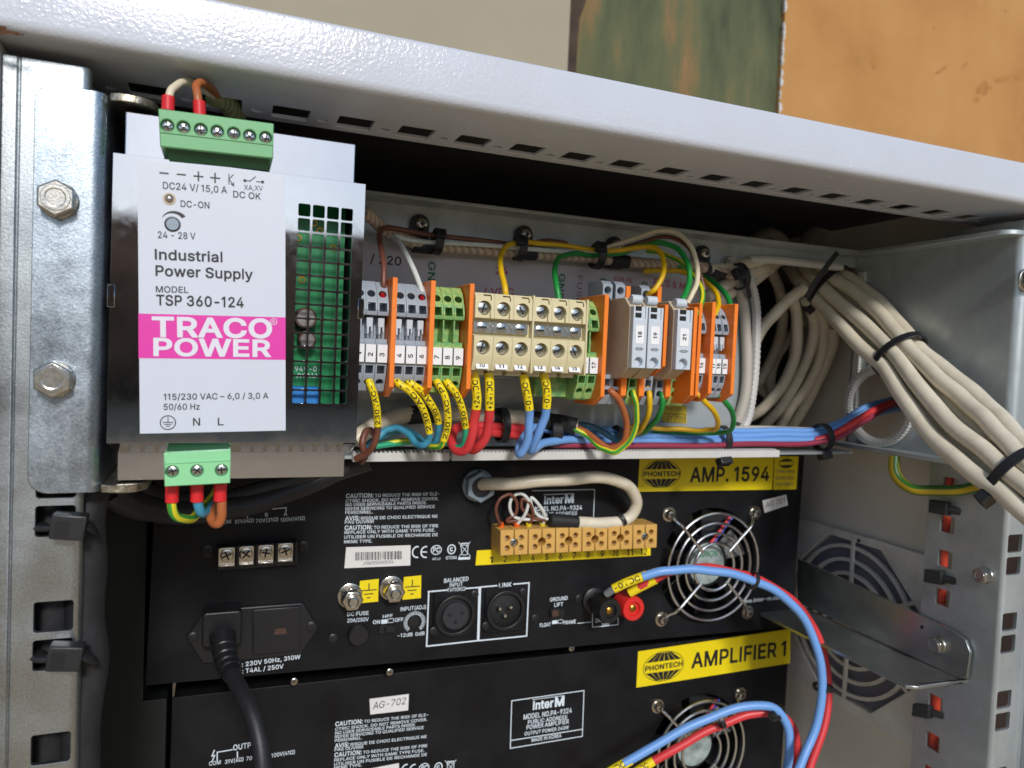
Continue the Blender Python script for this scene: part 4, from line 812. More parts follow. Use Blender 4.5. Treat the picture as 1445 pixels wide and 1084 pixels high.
wire('orange-brown wire looping under the right of the lower green plug', [(311, 690, -7), (313, 712, -7), (313, 730, -7), (306, 740, -6), (297, 731, -2), (300, 716, 8), (310, 703, 22)], 1.65, 'wire_orange_brown', ferrule=[([(311, 682, -7), (310.5, 707, -7)], 'ferrule_red', 2.15)])
# ================================================================ terminal blocks on the DIN rail (local: x across, y depth from front, z from rail centre)
YT = 52.0
def block_body(wd, deep=27):
    prof = [(0+1.2, 9.6), (-.6+1.2, 12.0), (1.8, 16.0), (5.4, 22.0), (9.5, 25.2), (deep, 25.2), (deep, -25.6), (10, -25.6), (6.5, -24.6), (2.6, -17.5), (1.6, -12.2), (1.4, -3.2), (2.6, -2.6), (2.6, -1.0), (9, -.6), (9, 9.2)]
    m = MB(); m.prism([(-wd/2, y, z) for y, z in prof], (wd, 0, 0)); cut = MB()
    for (z, sgn) in ((19.4, 1), (-21.0, -1)):
        a = math.radians(24)*sgn; d = Vector((0, math.cos(a), -math.sin(a)))*1; c = Vector((0, 3.6, z)); cut.cyl(c-d*5, c+d*9, wd*.36, 18)
    c2 = MB()
    c2.box(-wd*.34, wd*.34, -3, 9, 11.3, 15.2); c2.box(-wd*.34, wd*.34, -3, 9.5, -16.6, -12.9)
    return m, cut, c2
_bm = {}
def get_block(wd):
    if wd not in _bm: m, c, c2 = block_body(wd); _bm[wd] = finish(boolean(m, c, c2), .18, 1)
    return _bm[wd]
def spring_terminal(x, wd, m_, num, label, group, jumper=True, Yf=YT, zc=ZC, zoff=0):
    e = thing('terminal_block', (x, Yf, zc), label, 'terminal block', group); e.rotation_euler = (random.uniform(-.008, .008), 0, random.uniform(-.012, .012)); e.location.y += random.uniform(-.00025, .00025)
    put('body', get_block(wd).copy(), m_, e)
    m = MB(); m.box(-wd/2+.35, wd/2-.1, .1, 1.38, -11.6, -3.5); mk = put('marker_tag', finish(mesh_of(m, 'marker_tag'), .15, 1), 'marker_white', e)
    if num:
        t = MB(); n = Vector(NY); P0 = Vector((.95, .0, -8.8)); P1 = Vector((.95, 0, -8.8+1.35*len(num)+.3)); t.text(num, P0, P1, 2.1, bold=.03, out=.1)
        put('lettering', finish(mesh_of(t, 'lettering'), flat=True), 'black_ink', mk)
    m = MB()
    for i in range(7): m.box(-wd/2-.16, -wd/2+.2, .2, 1.3, -11.2+i*1.15, -10.6+i*1.15)
    put('tag_chain', finish(mesh_of(m, 'tag_chain')), 'black_plastic', mk)
    if jumper:
        m = MB(); m.box(-1.7, 1.2, 3.2, 8.8, 4.2, 8.6); m.box(-1.6, -.6, 2.4, 8.8, 1.0, 4.3); m.box(.3, 1.1, 3, 8.8, 2.0, 4.3)
        put('jumper_slot', finish(mesh_of(m, 'jumper_slot'), .25, 1), 'wago_light', e)
    else:
        m = MB(); m.box(-wd/2+.1, -wd/2+.8, 1.6, 9, -.9, 9.4); put('rib', finish(mesh_of(m, 'rib'), .15, 1), m_, e)
    return e
GG = 'grey spring terminals on the rail'; GE = 'green and yellow earth terminals on the rail'
pxs = {'2': 525, '3': 541, '4': 562, '5': 579.5, '6': 597, '7': 617.5, '8': 633, '9': 648.5}
P = 5.15
xo = {k: atY(v, 478, YT).x for k, v in {'o1': 552.5, 'o2': 606, 'o3': 660.5}.items()}
for i, nme in enumerate(('2', '3')): spring_terminal(xo['o1']-1.4-P*(1.5-i), P-.1, 'wago_grey', nme, ('grey terminal block with a yellow-sleeved wire, touching the power supply edge', 'grey terminal block with a brown wire on top, left of the first orange plate')[i], GG)
spring_terminal(xo['o1']-1.4-P*2.5, P-.1, 'wago_grey', '1', 'grey spring terminal block mostly hidden behind the power supply', GG)
for i, nme in enumerate(('4', '5', '6')): spring_terminal(xo['o1']+1.35+P*(i+.5), P-.1, 'wago_grey', nme, f'grey terminal block {("left", "middle", "right")[i]} of the three between the first two orange plates', GG)
for i, nme in enumerate(('7', '8', '9')): spring_terminal(xo['o2']+1.35+P*(i+.5), P-.1, 'earth_green', nme, f'green earth terminal block {("left", "middle", "right")[i]} of the three before the beige terminals', GE, jumper=False)
def plate(x, label, Yf=48.5, z0=77.6, z1=131.4, th=2.3, tilt=0):
    m = MB(); pr = [(0, z0-ZC+5), (0, z1-ZC), (30, z1-ZC), (30, z0-ZC), (9, z0-ZC)]
    m.prism([(-th/2, y, z) for y, z in pr], (th, 0, 0)); e = tag(put('partition_plate', finish(mesh_of(m, 'partition_plate'), .25, 1), 'orange_plate', None, (x, Yf, ZC)), label, 'partition plate', 'orange partition plates'); return e
plate(xo['o1'], 'orange partition plate between the first grey terminals, leftmost of its kind')
plate(xo['o2'], 'orange partition plate between grey terminals and green earth terminals')
plate(xo['o3'], 'orange partition plate between green earth terminals and beige screw terminals')
plate(atY(848.5, 497, YT).x, 'tall orange partition plate right of the beige screw terminals', z0=75.5)

# beige screw terminals, two banks of three
YS = 45.0
def screw_terminal(x, wd, num, label, last=False):
    e = thing('screw_terminal', (x, YS, ZC), label, 'terminal block', 'beige screw terminals on the rail')
    prof = [(2.2, 22.6), (0.4, 20.5), (0, 11), (3.6, 10.2), (3.6, 3.4), (0, 2.6), (0, -7.2), (2.6, -13.2), (9, -13.2), (9, -12), (34, -12), (34, 22.6)]
    m = MB(); m.prism([(-wd/2, y, z) for y, z in prof], (wd-.12, 0, 0)); cut = MB()
    for z in (15.6, -2.6): cut.cyl((-.2, -3, z), (-.2, 6, z), 3.35, 24)
    c2 = MB(); c2.box(wd/2-2.6, wd/2-1.9, -2, 1.6, 11, 14.5); c2.prism([(-.6, -2, 21.9), (3.2, -2, 21.9), (3.2, -2, 19.2), (2.6, -2, 19.2), (2.6, -2, 21.2), (-.6, -2, 21.2)], (0, 6.2, 0))
    put('body', finish(boolean(m, cut, c2), .3, 2), 'beige_plastic', e)
    for z in (15.6, -2.6): phillips(e, org_of(e)+Vector((-.2, 2.4, z)), 3.0, style='-', rot=random.choice((.9, 2.1, 1.3, .5)), name='clamp_screw')
    m = MB(); m.box(-wd/2, wd/2 if not last else wd/2-1.4, 1.9, 3.5, 4.2, 9.4); put('bridge_bar', finish(mesh_of(m, 'bridge_bar'), .15, 1), 'bolt_steel', e)
    phillips(e, org_of(e)+Vector((-.4, 1.7, 6.8)), 2.5, style='-', rot=random.choice((.4, .1, 1.0)), name='bridge_screw')
    m = MB(); d = Vector((0, -7, 3)).normalized()
    m.obox((0, 1.35, -10.7), X, d.cross(Vector(X)), d, 3.0, 2.0, .2); mk = put('marker_tag', finish(mesh_of(m, 'marker_tag'), .1, 1), 'marker_white', e)
    t = MB(); nn = d if d.y < 0 else -d; v = nn.cross(Vector(X)); p = Vector((0, 1.35, -10.7))
    t.text(num, p+Vector((-1.5, 0, 0))-v*1.1, p+Vector((1.3, 0, 0))-v*1.1, 2.1, n=nn, bold=.05, out=.32); put('lettering', finish(mesh_of(t, 'lettering'), flat=True), 'black_ink', mk)
    m = MB(); m.box(-wd/2+1, wd/2-1, 9, 18, -15.6, -12.2); put('wire_clamp', finish(mesh_of(m, 'wire_clamp'), .2, 1), 'clear_foot', e)
    return e
def lx(px, py=480): return atY(px, py, YS).x
for (a, b_, nums) in ((669, 750, ('10', '11', '12')), (752.5, 826, ('13', '14', '15'))):
    xa, xb = lx(a), lx(b_); wd = (xb-xa)/3
    for i, nme in enumerate(nums): screw_terminal(xa+wd*(i+.5), wd, nme, f'beige screw terminal, {("left", "middle", "right")[i]} one of the {"left" if a == 669 else "right"} bank of three', last=(i == 2))
    m = MB(); m.box(xb, xb+1.0, YS-.2, YS+30, ZC-14, ZC+23); tag(put('end_cover', finish(mesh_of(m, 'end_cover', Vector((xb, YS+15, ZC))), .2, 1), 'beige_plastic', None, (xb, YS+15, ZC)), f'thin beige end cover closing the {"left" if a == 669 else "right"} bank of beige screw terminals', 'end cover')
# earth terminals 16 and 17
xe = atY(848.5, 497, YT).x-1.25
for i, nme in enumerate(('16', '17')): spring_terminal(xe-P*(1.5-i), P-.1, 'earth_green', nme, ('green earth terminal half hidden behind the right bank of beige terminals', 'green earth terminal block against the tall orange plate')[i], GE, jumper=False, zc=ZC-1.5)
m = MB(); m.box(-9, 9, 8, 22, -25, -13); tag(put('earth_foot', finish(mesh_of(m, 'earth_foot'), .6, 2), 'earth_green', None, (xe-P*2-9, YT+6, ZC-1)), 'wide green and yellow earth clamp under the right bank of beige terminals', 'terminal block')

# fuse terminals with tan sides
def fuse_terminal(px0, px1, Yf, num, label, back=70):
    p0, p1 = atY(px0, 475, Yf), atY(px1, 475, Yf); wd = p1.x-p0.x; x = (p0.x+p1.x)/2; z0 = ZC-9.6; z1 = ZC+23
    e = thing('fuse_terminal', (x, Yf, ZC), label, 'fuse holder', 'fuse terminals on the rail')
    prof = [(0, z0-ZC), (0, z1-ZC-2.5), (6, z1-ZC+2.6), (back-Yf, z1-ZC+2.2), (back-Yf, z0-ZC-5), (9, z0-ZC-5)]
    m = MB(); m.prism([(-wd/2, y+3.4, z) for y, z in prof], (wd*.93, 0, 0)); put('body', finish(mesh_of(m, 'body'), .4, 2), 'wago_tan', e)
    m = MB(); m.box(-wd/2+.2, wd/2, 0, 7, z0-ZC+.4, z1-ZC-2); cut = MB(); h = z1-z0
    cut.box(-wd*.36, wd*.36, -1, 1.1, h*.44, h*.68-.2) ; c2 = MB(); c2.cyl((.1, -1, z0-ZC+3.4), (.1, 3, z0-ZC+3.4), wd*.29, 20)
    f = put('fuse_lever', finish(boolean(m, cut, c2), .25, 1), 'wago_light', e)
    for q0 in (.575, .475): m = MB(); m.box(-wd*.30, wd*.12, .95, 1.3, h*q0, h*(q0+.07)); put('lever_window', finish(mesh_of(m, 'lever_window')), 'black_matte', f)
    m = MB(); m.cyl((0, 3.5, z1-ZC-1.2), (0, 3.5, z1-ZC-1.2+.01), .1, 6)
    m = MB(); m.tube([(-wd*.38, 5, z1-ZC+1.6), (wd*.30, 5, z1-ZC+1.6)], 2.3, 14); put('lever_knuckle', finish(mesh_of(m, 'lever_knuckle'), .2, 1), 'wago_light', f)
    m = MB(); m.prism(rrect((-.1, -.25, h*.22), X, Zv, wd*.29, 4.5, .5, 2), (0, .4, 0)); mk = put('marker_tag', finish(mesh_of(m, 'marker_tag'), .08, 1), 'marker_white', e)
    t = MB(); t.text(num, Vector((.9, -.25, h*.22-1.5)), Vector((.9, -.25, h*.22+1.5)), 2.0, bold=.05, out=.1); put('lettering', finish(mesh_of(t, 'lettering'), flat=True), 'black_ink', mk)
    t = MB(); zf = h*.22-7; w_ = wd*.3
    t.poly([Vector((-w_*.6, 0, zf-.55)), Vector((w_*.6, 0, zf-.55)), Vector((w_*.6, 0, zf+.55)), Vector((-w_*.6, 0, zf+.55))], .22, closed=True); t.line(Vector((-w_, 0, zf)), Vector((w_, 0, zf)), .2, out=.14)
    put('fuse_symbol', finish(mesh_of(t, 'fuse_symbol'), flat=True), 'black_ink', f)
    return e
fuse_terminal(892.5, 913, 36, '18', 'fuse terminal with the broad tan side, leftmost of the three fuses', back=64)
fuse_terminal(914, 935, 37, '19', 'middle fuse terminal, pressed against the leftmost fuse')
fuse_terminal(955, 976.5, 37.5, '21', 'rightmost fuse terminal, standing apart from the other two')
def xat(px, py, Y): return atY(px, py, Y).x
plate(xat(935, 480, 41)+1.6, 'orange partition plate along the right side of the middle fuse', Yf=41, z0=92, z1=128, th=2.0)
plate(xat(977, 480, 42)+1.5, 'orange partition plate along the right side of the rightmost fuse', Yf=42, z0=77.5, z1=128, th=2.2)
plate(xat(984, 490, 50)+1.2, 'short orange partition plate left of the last grey terminals', Yf=50, z0=77, z1=131, th=2.0)
plate(xat(1003, 500, 50), 'orange partition plate between the last two pairs of grey terminals', Yf=49, z0=78.5, z1=132)
plate(xat(1034.5, 500, 50), 'rightmost orange partition plate on the rail', Yf=49, z0=78.5, z1=132)
xq = xat(1003, 500, 50); xr = xat(1034.5, 500, 50)
for i, (x, nme, lab_) in enumerate(((xq-1.3-P*1.5, '15', 'left'), (xq-1.3-P*.5, '16', 'right'))): spring_terminal(x, P-.1, 'wago_grey', nme, f'grey terminal block, {lab_} one of the pair right of the rightmost fuse', GG, zc=ZC+.8)
dd = (xr-xq-2.6)/3
for i in range(3): spring_terminal(xq+1.3+dd*(i+.5), dd-.1, 'wago_grey', ('17', '18', '19')[i], f'grey terminal block {("left", "middle", "right")[i]} of the three beside the rightmost orange plate', GG, zc=ZC+.8)
m = MB(); m.box(-4, 4, 4, 26, -16, 20); m.box(-3.2, 3.2, -1, 4, -13, 13); tag(put('end_clamp', finish(mesh_of(m, 'end_clamp'), .5, 2), 'wago_grey', None, (xr+5.4, 60, ZC+.8)), 'grey end clamp closing the right end of the terminal row', 'clamp')
# grey and earth terminals tucked under and above the fuses
def low_terminal(px, m_, label, z=82.5, wd=5.2, Yf=56):
    x = xat(px, 555, Yf); e = thing('terminal_block', (x, Yf, z), label, 'terminal block', 'lower terminals under the fuses'); m = MB(); m.prism([(-wd/2, y, q) for y, q in ((0, 9), (1.5, -2), (5, -6.5), (24, -6.5), (24, 9))], (wd, 0, 0)); cut = MB(); cut.cyl((0, -4, -1.2), (0, 9, .6), 1.8, 16); c2 = MB(); c2.box(-1.7, 1.7, -2, 8, 3, 6.8)
    put('body', finish(boolean(m, cut, c2), .2, 1), m_, e)
for a in ((857, 'wago_grey', 'low grey terminal with a brown wire under the leftmost fuse'), (870, 'wago_grey', 'low grey terminal with a dark blue wire under the leftmost fuse'), (893, 'earth_green', 'low green and yellow earth terminal under the leftmost fuse'), (915, 'wago_grey', 'low grey terminal with a yellow wire under the middle fuse'), (932, 'wago_grey', 'low grey terminal with a green wire right of the earth terminal'), (953, 'earth_green', 'low earth terminal under the left side of the rightmost fuse'), (965, 'earth_green', 'low earth terminal under the right side of the rightmost fuse')): low_terminal(*a)
for (px, lab_) in ((880, 'low orange partition plate left of the low earth terminal'), (905.5, 'low orange partition plate right of the low earth terminal'), (943, 'low orange partition plate left of the low earth pair')): plate(xat(px, 555, 54), lab_, Yf=54, z0=76, z1=91, th=3.2)
for (px, py, m_, lab_) in ((858, 408, 'wago_grey', 'grey terminal top peeking above the leftmost fuse, left one'), (876, 409, 'wago_grey', 'grey terminal top peeking above the leftmost fuse, right one'), (912, 414, 'wago_grey', 'grey terminal top with a yellow wire above the middle fuse')):
    p = atY(px, py, 68); e = thing('terminal_block', p, lab_, 'terminal block', 'terminal tops above the fuses'); m = MB(); m.prism([(-2.9, y, z) for y, z in ((0, -14), (0, 2.4), (3, 4.5), (18, 4.5), (18, -14))], (5.8, 0, 0)); cut = MB(); cut.cyl((0, -3, -.6), (0, 8, -.6), 2.0, 16); c2 = MB(); c2.box(-1.9, 1.9, -2, 7, -8.4, -4.6)
    put('body', finish(boolean(m, cut, c2), .25, 1), m_, e)
for px, lab_ in ((887, 'orange plate top between the terminals above the leftmost fuse'), (931, 'orange plate top above the middle fuse')): 
    p = atY(px, 415, 67); m = MB(); m.box(-1.3, 1.3, 0, 16, -16, 4.2); tag(put('partition_plate', finish(mesh_of(m, 'partition_plate'), .2, 1), 'orange_plate', None, p), lab_, 'partition plate', 'orange partition plates')
# ================================================================ wiring around the terminals
GT = 'wires along the top of the terminals'; GB = 'wires under the terminals'
wire('brown wire rising from a grey terminal beside the power supply, then running right', [(541, 417, 60), (541.5, 400, 59), (541, 375, 62), (537, 348, 72), (536, 330, 84), (543, 322, 92), (570, 325, 98), (620, 333, 101), (690, 341, 101), (740, 345, 102), (775, 340, 102), (800, 344, 102)], 1.35, 'wire_brown', group=GT, ferrule=[([(540.5, 420, 61), (541, 411, 59.5)], 'ferrule_red', 1.9)])
wire('white wire rising from the third grey terminal of the first trio', [(597, 421, 60), (596, 412, 59), (588, 392, 63), (575, 362, 74), (562, 340, 86), (556, 334, 94), (575, 338, 99), (620, 343, 100), (690, 346, 100), (760, 353, 100), (850, 358, 100)], 1.3, 'wire_white', group=GT, ferrule=[([(597, 423, 61), (596, 414, 59.5)], 'ferrule_red', 1.9)])
wire('yellow wire arching over from the beige terminals to a grey terminal', [(714, 420, 58), (713, 408, 58), (707, 385, 66), (707, 362, 78), (716, 347, 90), (732, 342, 98), (770, 344, 100), (820, 350, 100), (850, 354, 98), (885, 352, 92), (912, 348, 84), (930, 354, 76), (937, 372, 70), (934, 393, 66), (922, 410, 66), (914, 416, 70)], 1.45, 'wire_yellow', group=GT)
wire('dark green wire arching over from the beige terminals to the rightmost fuse', [(789, 425, 66), (786, 405, 68), (783, 380, 78), (790, 363, 92), (812, 358, 99), (850, 360, 99), (880, 356, 95), (910, 346, 86), (935, 343, 78), (957, 352, 70), (971, 374, 62), (973, 395, 58), (967, 415, 52), (962, 424, 50)], 1.5, 'wire_green', group=GT)
wire('cream wire arching high over the right end of the terminals', [(855, 350, 99), (885, 340, 94), (915, 330, 87), (938, 325, 80), (960, 332, 73), (976, 350, 66), (984, 375, 60), (983, 400, 55), (975, 418, 53), (970, 428, 53)], 1.35, 'wire_cream', group=GT)
wire('brown wire tucked just beneath the cream arch', [(880, 350, 99), (905, 342, 95), (930, 335, 90), (952, 336, 84), (972, 350, 76), (986, 380, 68), (994, 410, 64)], 1.2, 'wire_brown', group=GT)
wire('green and yellow striped wire arching down to the rightmost fuse', [(912, 354, 96), (935, 358, 90), (960, 370, 80), (980, 390, 70), (991, 412, 62), (990, 430, 56), (980, 446, 50)], 1.45, 'wire_earth', group=GT)
wire('yellow wire arching into the first grey terminal of the last group', [(908, 383, 104), (935, 382, 102), (965, 384, 96), (990, 394, 86), (1008, 410, 74), (1014, 428, 64), (1008, 443, 58), (998, 449, 57), (992, 450, 60)], 1.5, 'wire_yellow', group=GT, ferrule=[([(991, 451, 60), (996, 449, 57.5)], 'ferrule_red', 1.8)])
wire('green wire arching into the last grey terminal on the right', [(905, 376, 106), (950, 374, 104), (985, 388, 96), (1008, 399, 84), (1025, 417, 72), (1032, 435, 62), (1028, 449, 57), (1022, 456, 58)], 1.5, 'wire_green', group=GT, ferrule=[([(1020, 458, 60), (1025, 453, 57.5)], 'ferrule_red', 1.8)])
# yellow-sleeved supply wires
def sw(label, txt, sp, tail, r, m_, rs=1.75, rev=True): return wire(label, [sp[-1]]+tail, r, m_, group=GB, sleeve=(sp, 'sleeve_yellow', txt, rs, rev))
sw('brown wire with a yellow sleeve beside the power supply', '230VAC-L', [(519, 533, 60), (522, 541, 56), (528, 558, 56), (532, 580, 58), (533, 601, 60)], [(532, 612, 62), (527, 630, 64), (515, 641, 68), (502, 648, 72)], 1.6, 'wire_brown')
wire('second brown wire curling out beside the power supply', [(528, 612, 76), (522, 607, 74), (514, 612, 70), (512, 628, 68), (516, 641, 70), (510, 652, 76)], 1.6, 'wire_brown', group=GB)
sw('teal wire with a yellow sleeve from the first grey terminal of the trio', '230VAC-N', [(557, 534, 60), (562, 541, 55), (577, 551, 54), (593, 570, 56), (602, 592, 60), (606, 611, 62)], [(605, 620, 64), (597, 629, 66), (585, 624, 72), (573, 610, 78), (558, 604, 82), (543, 609, 84), (530, 620, 84), (518, 632, 86)], 1.7, 'wire_teal')
sw('teal wire with a shorter visible yellow sleeve next to it', '230VAC-N', [(573, 534, 60), (579, 541, 56), (594, 551, 56), (608, 570, 58), (616, 585, 62), (619, 597, 64)], [(619, 608, 66), (614, 624, 70), (602, 628, 76), (588, 615, 84), (572, 607, 88), (550, 612, 88), (520, 626, 88)], 1.6, 'wire_teal')
sw('earth wire with a yellow sleeve from the left green terminal', '230VAC-PE', [(612, 535, 60), (618, 541, 55), (628, 560, 55), (632, 585, 57), (631, 606, 60), (626, 622, 62)], [(622, 629, 64), (610, 631, 70), (595, 625, 80), (570, 622, 86), (530, 630, 88)], 1.45, 'wire_earth')
sw('sea-green wire with a yellow sleeve from the middle green terminal', '230VAC-N', [(626, 535, 60), (632, 541, 55), (644, 556, 55), (653, 580, 58), (657, 603, 62)], [(657, 616, 64), (653, 628, 67), (642, 631, 72), (628, 624, 80), (600, 622, 86), (565, 625, 87), (530, 630, 86)], 1.5, 'wire_seagreen')
sw('thick red wire with a yellow sleeve, left of the pair', '+24VDC', [(669, 524, 56), (671, 545, 56), (673, 562, 57), (672, 577, 58)], [(670, 590, 60), (666, 612, 62), (657, 633, 66), (646, 637, 70), (638, 624, 76), (639, 610, 82), (650, 601, 88), (690, 602, 94), (750, 607, 98)], 2.35, 'wire_red', rs=2.3)
sw('thick red wire with a yellow sleeve, right of the pair', '+24VDC', [(690, 526, 56), (691, 545, 56), (691, 562, 57), (691, 578, 58)], [(690, 592, 60), (685, 615, 64), (675, 631, 68), (666, 634, 74), (664, 626, 80), (675, 612, 88), (705, 611, 94), (750, 618, 98)], 2.35, 'wire_red', rs=2.3)
sw('thick blue wire with a yellow sleeve, left of the pair', '-0VDC', [(739, 528, 56), (742, 548, 56), (745, 563, 57), (747, 578, 58)], [(747, 590, 60), (746, 612, 62), (740, 632, 65), (734, 640, 68), (733, 630, 74), (742, 612, 84), (755, 604, 92), (775, 606, 97), (800, 612, 99)], 2.2, 'wire_blue', rs=2.25)
sw('thick blue wire with a yellow sleeve, right of the pair', '-0VDC', [(768, 526, 56), (771, 546, 56), (772, 560, 57), (771, 576, 58)], [(769, 588, 60), (760, 612, 64), (752, 630, 68), (749, 637, 72), (756, 632, 78), (775, 623, 86), (810, 621, 92), (850, 622, 95)], 2.2, 'wire_blue', rs=2.25)
# long runs on the lower lip
for i, (ya, yb, Y, m_, lab_, x_end) in enumerate(((607, 607, 103, 'wire_blue', 'upper blue wire of the long run along the lower lip', 0), (615, 613, 100, 'wire_blue', 'middle blue wire of the long run along the lower lip', 3), (622, 620, 97, 'wire_blue', 'lower blue wire of the long run along the lower lip', 6))):
    wire(lab_, [(785, ya-2, Y), (850, ya, Y), (930, ya+1, Y), (1010, ya+1, Y), (1090, yb+1, Y), (1150, yb, Y), (1180, yb-8-i, Y-4), (1215, 588-(2-i)*6+2, Y-8), (1250, 566+i*7, Y-6), (1278, 560+i*8, Y+6), (1300, 566+i*6, Y+40)], 2.15, 'wire_blue', group='blue wires running into the cable hole')
wire('dark red wire along the bottom edge of the blue run', [(780, 628, 93), (860, 629, 93), (960, 629, 92), (1060, 627, 92), (1150, 625, 92), (1180, 618, 90), (1220, 594, 88), (1255, 574, 90), (1282, 566, 100), (1300, 568, 140)], 1.7, 'wire_darkred', group='red wires running into the cable hole')
wire('red wire between the blue wires entering the cable hole', [(1150, 622, 96), (1175, 614, 92), (1205, 596, 88), (1240, 575, 88), (1270, 567, 96), (1295, 570, 130)], 2.2, 'wire_red', group='red wires running into the cable hole')
wire('grey wire lying behind the blue run', [(890, 605, 107), (980, 606, 107), (1080, 605, 107), (1145, 607, 107)], 1.8, 'cable_grey', group='blue wires running into the cable hole')
# lower beige cable with black wraps
e = wire('thick beige cable with black wraps lying behind the yellow sleeves', [(500, 622, 84), (520, 606, 86), (545, 593, 92), (580, 585, 98), (630, 584, 100), (690, 588, 100), (745, 591, 98), (790, 597, 94), (814, 603, 90)], 4.2, 'cable_beige', cat='cable', name='cable')
for pts in ([(576, 586, 98), (612, 584, 99)], [(694, 588, 100), (706, 589, 100)], [(742, 591, 98), (760, 593, 96.5), (790, 597, 94), (813, 602, 90)]):
    m = MB(); m.tube(W(pts), 4.9, 14); part('black_wrap', m, 'tape_black', e)
wire('brown wire curving from the black wrap up under the leftmost fuse', [(808, 601, 90), (825, 609, 86), (848, 626, 76), (865, 633, 70), (880, 622, 66), (885, 597, 62), (876, 570, 58), (863, 553, 57), (857, 546, 60)], 1.75, 'wire_orange_brown', group=GB)
wire('dark blue wire curving from the black wrap up under the leftmost fuse', [(808, 598, 92), (835, 602, 90), (858, 614, 86), (874, 622, 80), (884, 606, 72), (882, 580, 64), (874, 560, 60), (869, 547, 62)], 1.7, 'wire_darkblue', group=GB)
wire('striped earth wire making the lowest loop under the fuses', [(808, 604, 88), (828, 615, 84), (850, 633, 74), (867, 638, 68), (885, 626, 64), (898, 600, 60), (898, 575, 57), (894, 558, 56), (892, 549, 60)], 1.5, 'wire_earth', group=GB)
wire('yellow wire dropping from under the middle fuse', [(914, 547, 60), (917, 560, 57), (916, 580, 60), (908, 600, 68), (896, 612, 80), (880, 608, 96)], 1.5, 'wire_yellow', group=GB)
wire('green wire dropping from under the middle fuse', [(932, 549, 60), (935, 562, 57), (932, 580, 60), (920, 600, 70), (905, 612, 82), (890, 612, 96)], 1.5, 'wire_green', group=GB)
wire('yellow wire making a wide loop under the last grey terminals', [(979, 550, 60), (988, 560, 57), (1004, 577, 60), (1013, 594, 68), (1010, 605, 76), (995, 607, 84), (960, 606, 92), (920, 604, 98), (885, 603, 102)], 1.5, 'wire_yellow', group=GB)
wire('green wire making the rightmost loop under the last grey terminals', [(1012, 553, 60), (1020, 564, 58), (1032, 580, 64), (1035, 597, 72), (1028, 609, 80), (1005, 611, 90), (960, 610, 98), (920, 608, 102)], 1.5, 'wire_green', group=GB)
# braided loom along the top, with black collars
e = wire('braided beige loom running along the back plate above the terminals', [(512, 298, 84), (530, 312, 92), (550, 328, 100), (590, 344, 104), (650, 351, 105), (740, 357, 105), (830, 364, 105), (920, 372, 105), (1000, 379, 104), (1036, 388, 104)], 3.3, 'braid_beige', cat='cable loom', name='cable_loom')
for a, b_ in (((582, 346), (610, 349)), ((733, 357), (756, 358)), ((862, 368), (886, 370)), ((995, 379), (1022, 385))):
    m = MB(); m.tube([atY(*a, 104.6), atY(*b_, 104.6)], 3.9, 14); part('black_wrap', m, 'tape_black', e)
# P-clips with pan-head screws
for (px, py, lab_) in ((592, 316, 'black cable clip with a cross-head screw nearest the power supply'), (739, 331, 'black cable clip with a cross-head screw above the beige terminals'), (866, 346, 'black cable clip with a cross-head screw above the fuses'), (991, 358, 'black cable clip with a cross-head screw at the right end of the loom')):
    c = atY(px, py, 110); e = thing('cable_clip', c, lab_, 'clip', 'cable clips along the loom')
    m = MB(); m.prism([c+Vector((x, .6, z)) for x, z in [(5*math.cos(math.radians(a)), 5*math.sin(math.radians(a))) for a in range(0, 181, 15)]+[(-5, -14), (5, -14)]], (0, -2.2, 0)); part('strap', m, 'black_plastic', e, .3, 1)
    m = MB(); m.lathe(c+Vector((.6, -1.6, -.3)), NY, [(0, 3.5), (1, 3.4), (2, 2.7), (2.4, 1.6)], 24); s_ = part('screw', m, 'nickel', e)
    q = MB(); cc = c+Vector((.6, -3.9, -.3)); q.obox(cc, X, Zv, Yv, 1.5, .4, .25); q.obox(cc, Zv, X, Yv, 1.5, .4, .24); part('slot', q, 'black_matte', s_)

# ------------------------------------------------ cable ties
def tie(label, c, ax, r, head=None, w_=2.2, hs=(3.2, 2.4, 2.8), sx=1, u0=None, tail=None):
    c = Vector(c); ax = Vector(ax).normalized(); e = thing('cable_tie', c, label, 'cable tie', 'black cable ties')
    m = MB(); m.ring(c, ax, r, 0, 28, flat=(w_, .55), sx=sx, u0=u0); part('band', m, 'tie_black', e, .15, 1)
    if head is not None:
        h = Vector(head); d = (h-c); d = d-ax*d.dot(ax); d.normalize(); s_ = ax.cross(d)
        m = MB(); m.obox(h, ax, d, s_, hs[0], hs[1], hs[2]); ho = part('head', m, 'tie_black', e, .5, 2)
        m = MB(); m.obox(h+d*hs[1], ax, d, s_, hs[0]*.45, .1, hs[2]*.5); part('slot', m, 'black_matte', ho)
    if tail: m = MB(); m.tube([Vector(p) for p in tail], .9, 6, flat=2.2); part('tail', m, 'tie_black', e)
    return e
def tiep(label, px, py, Y, r, ax, hpx=None, **k): return tie(label, atY(px, py, Y), ax, r, atY(*hpx) if hpx else None, **k)
tiep('cable tie on the loom near the first clip', 617, 341, 100, 6.4, (1, 0, -.1), (622, 331, 94), hs=(2.6, 2, 2.6))
tiep('cable tie on the loom beneath the second clip', 733, 350, 100, 6.8, (1, 0, -.1), (736, 340, 93), hs=(2.6, 2, 2.6))
tiep('cable tie on the loom left of the fuses', 843, 361, 99, 7.2, (1, 0, -.1), (847, 349, 92), hs=(3, 2, 2.8))
tiep('cable tie round the blue run with its head hanging over the yellow sticker', 1018, 620, 98, 8.2, (1, 0, .05), (1022, 651, 90), hs=(4.3, 2.4, 3))
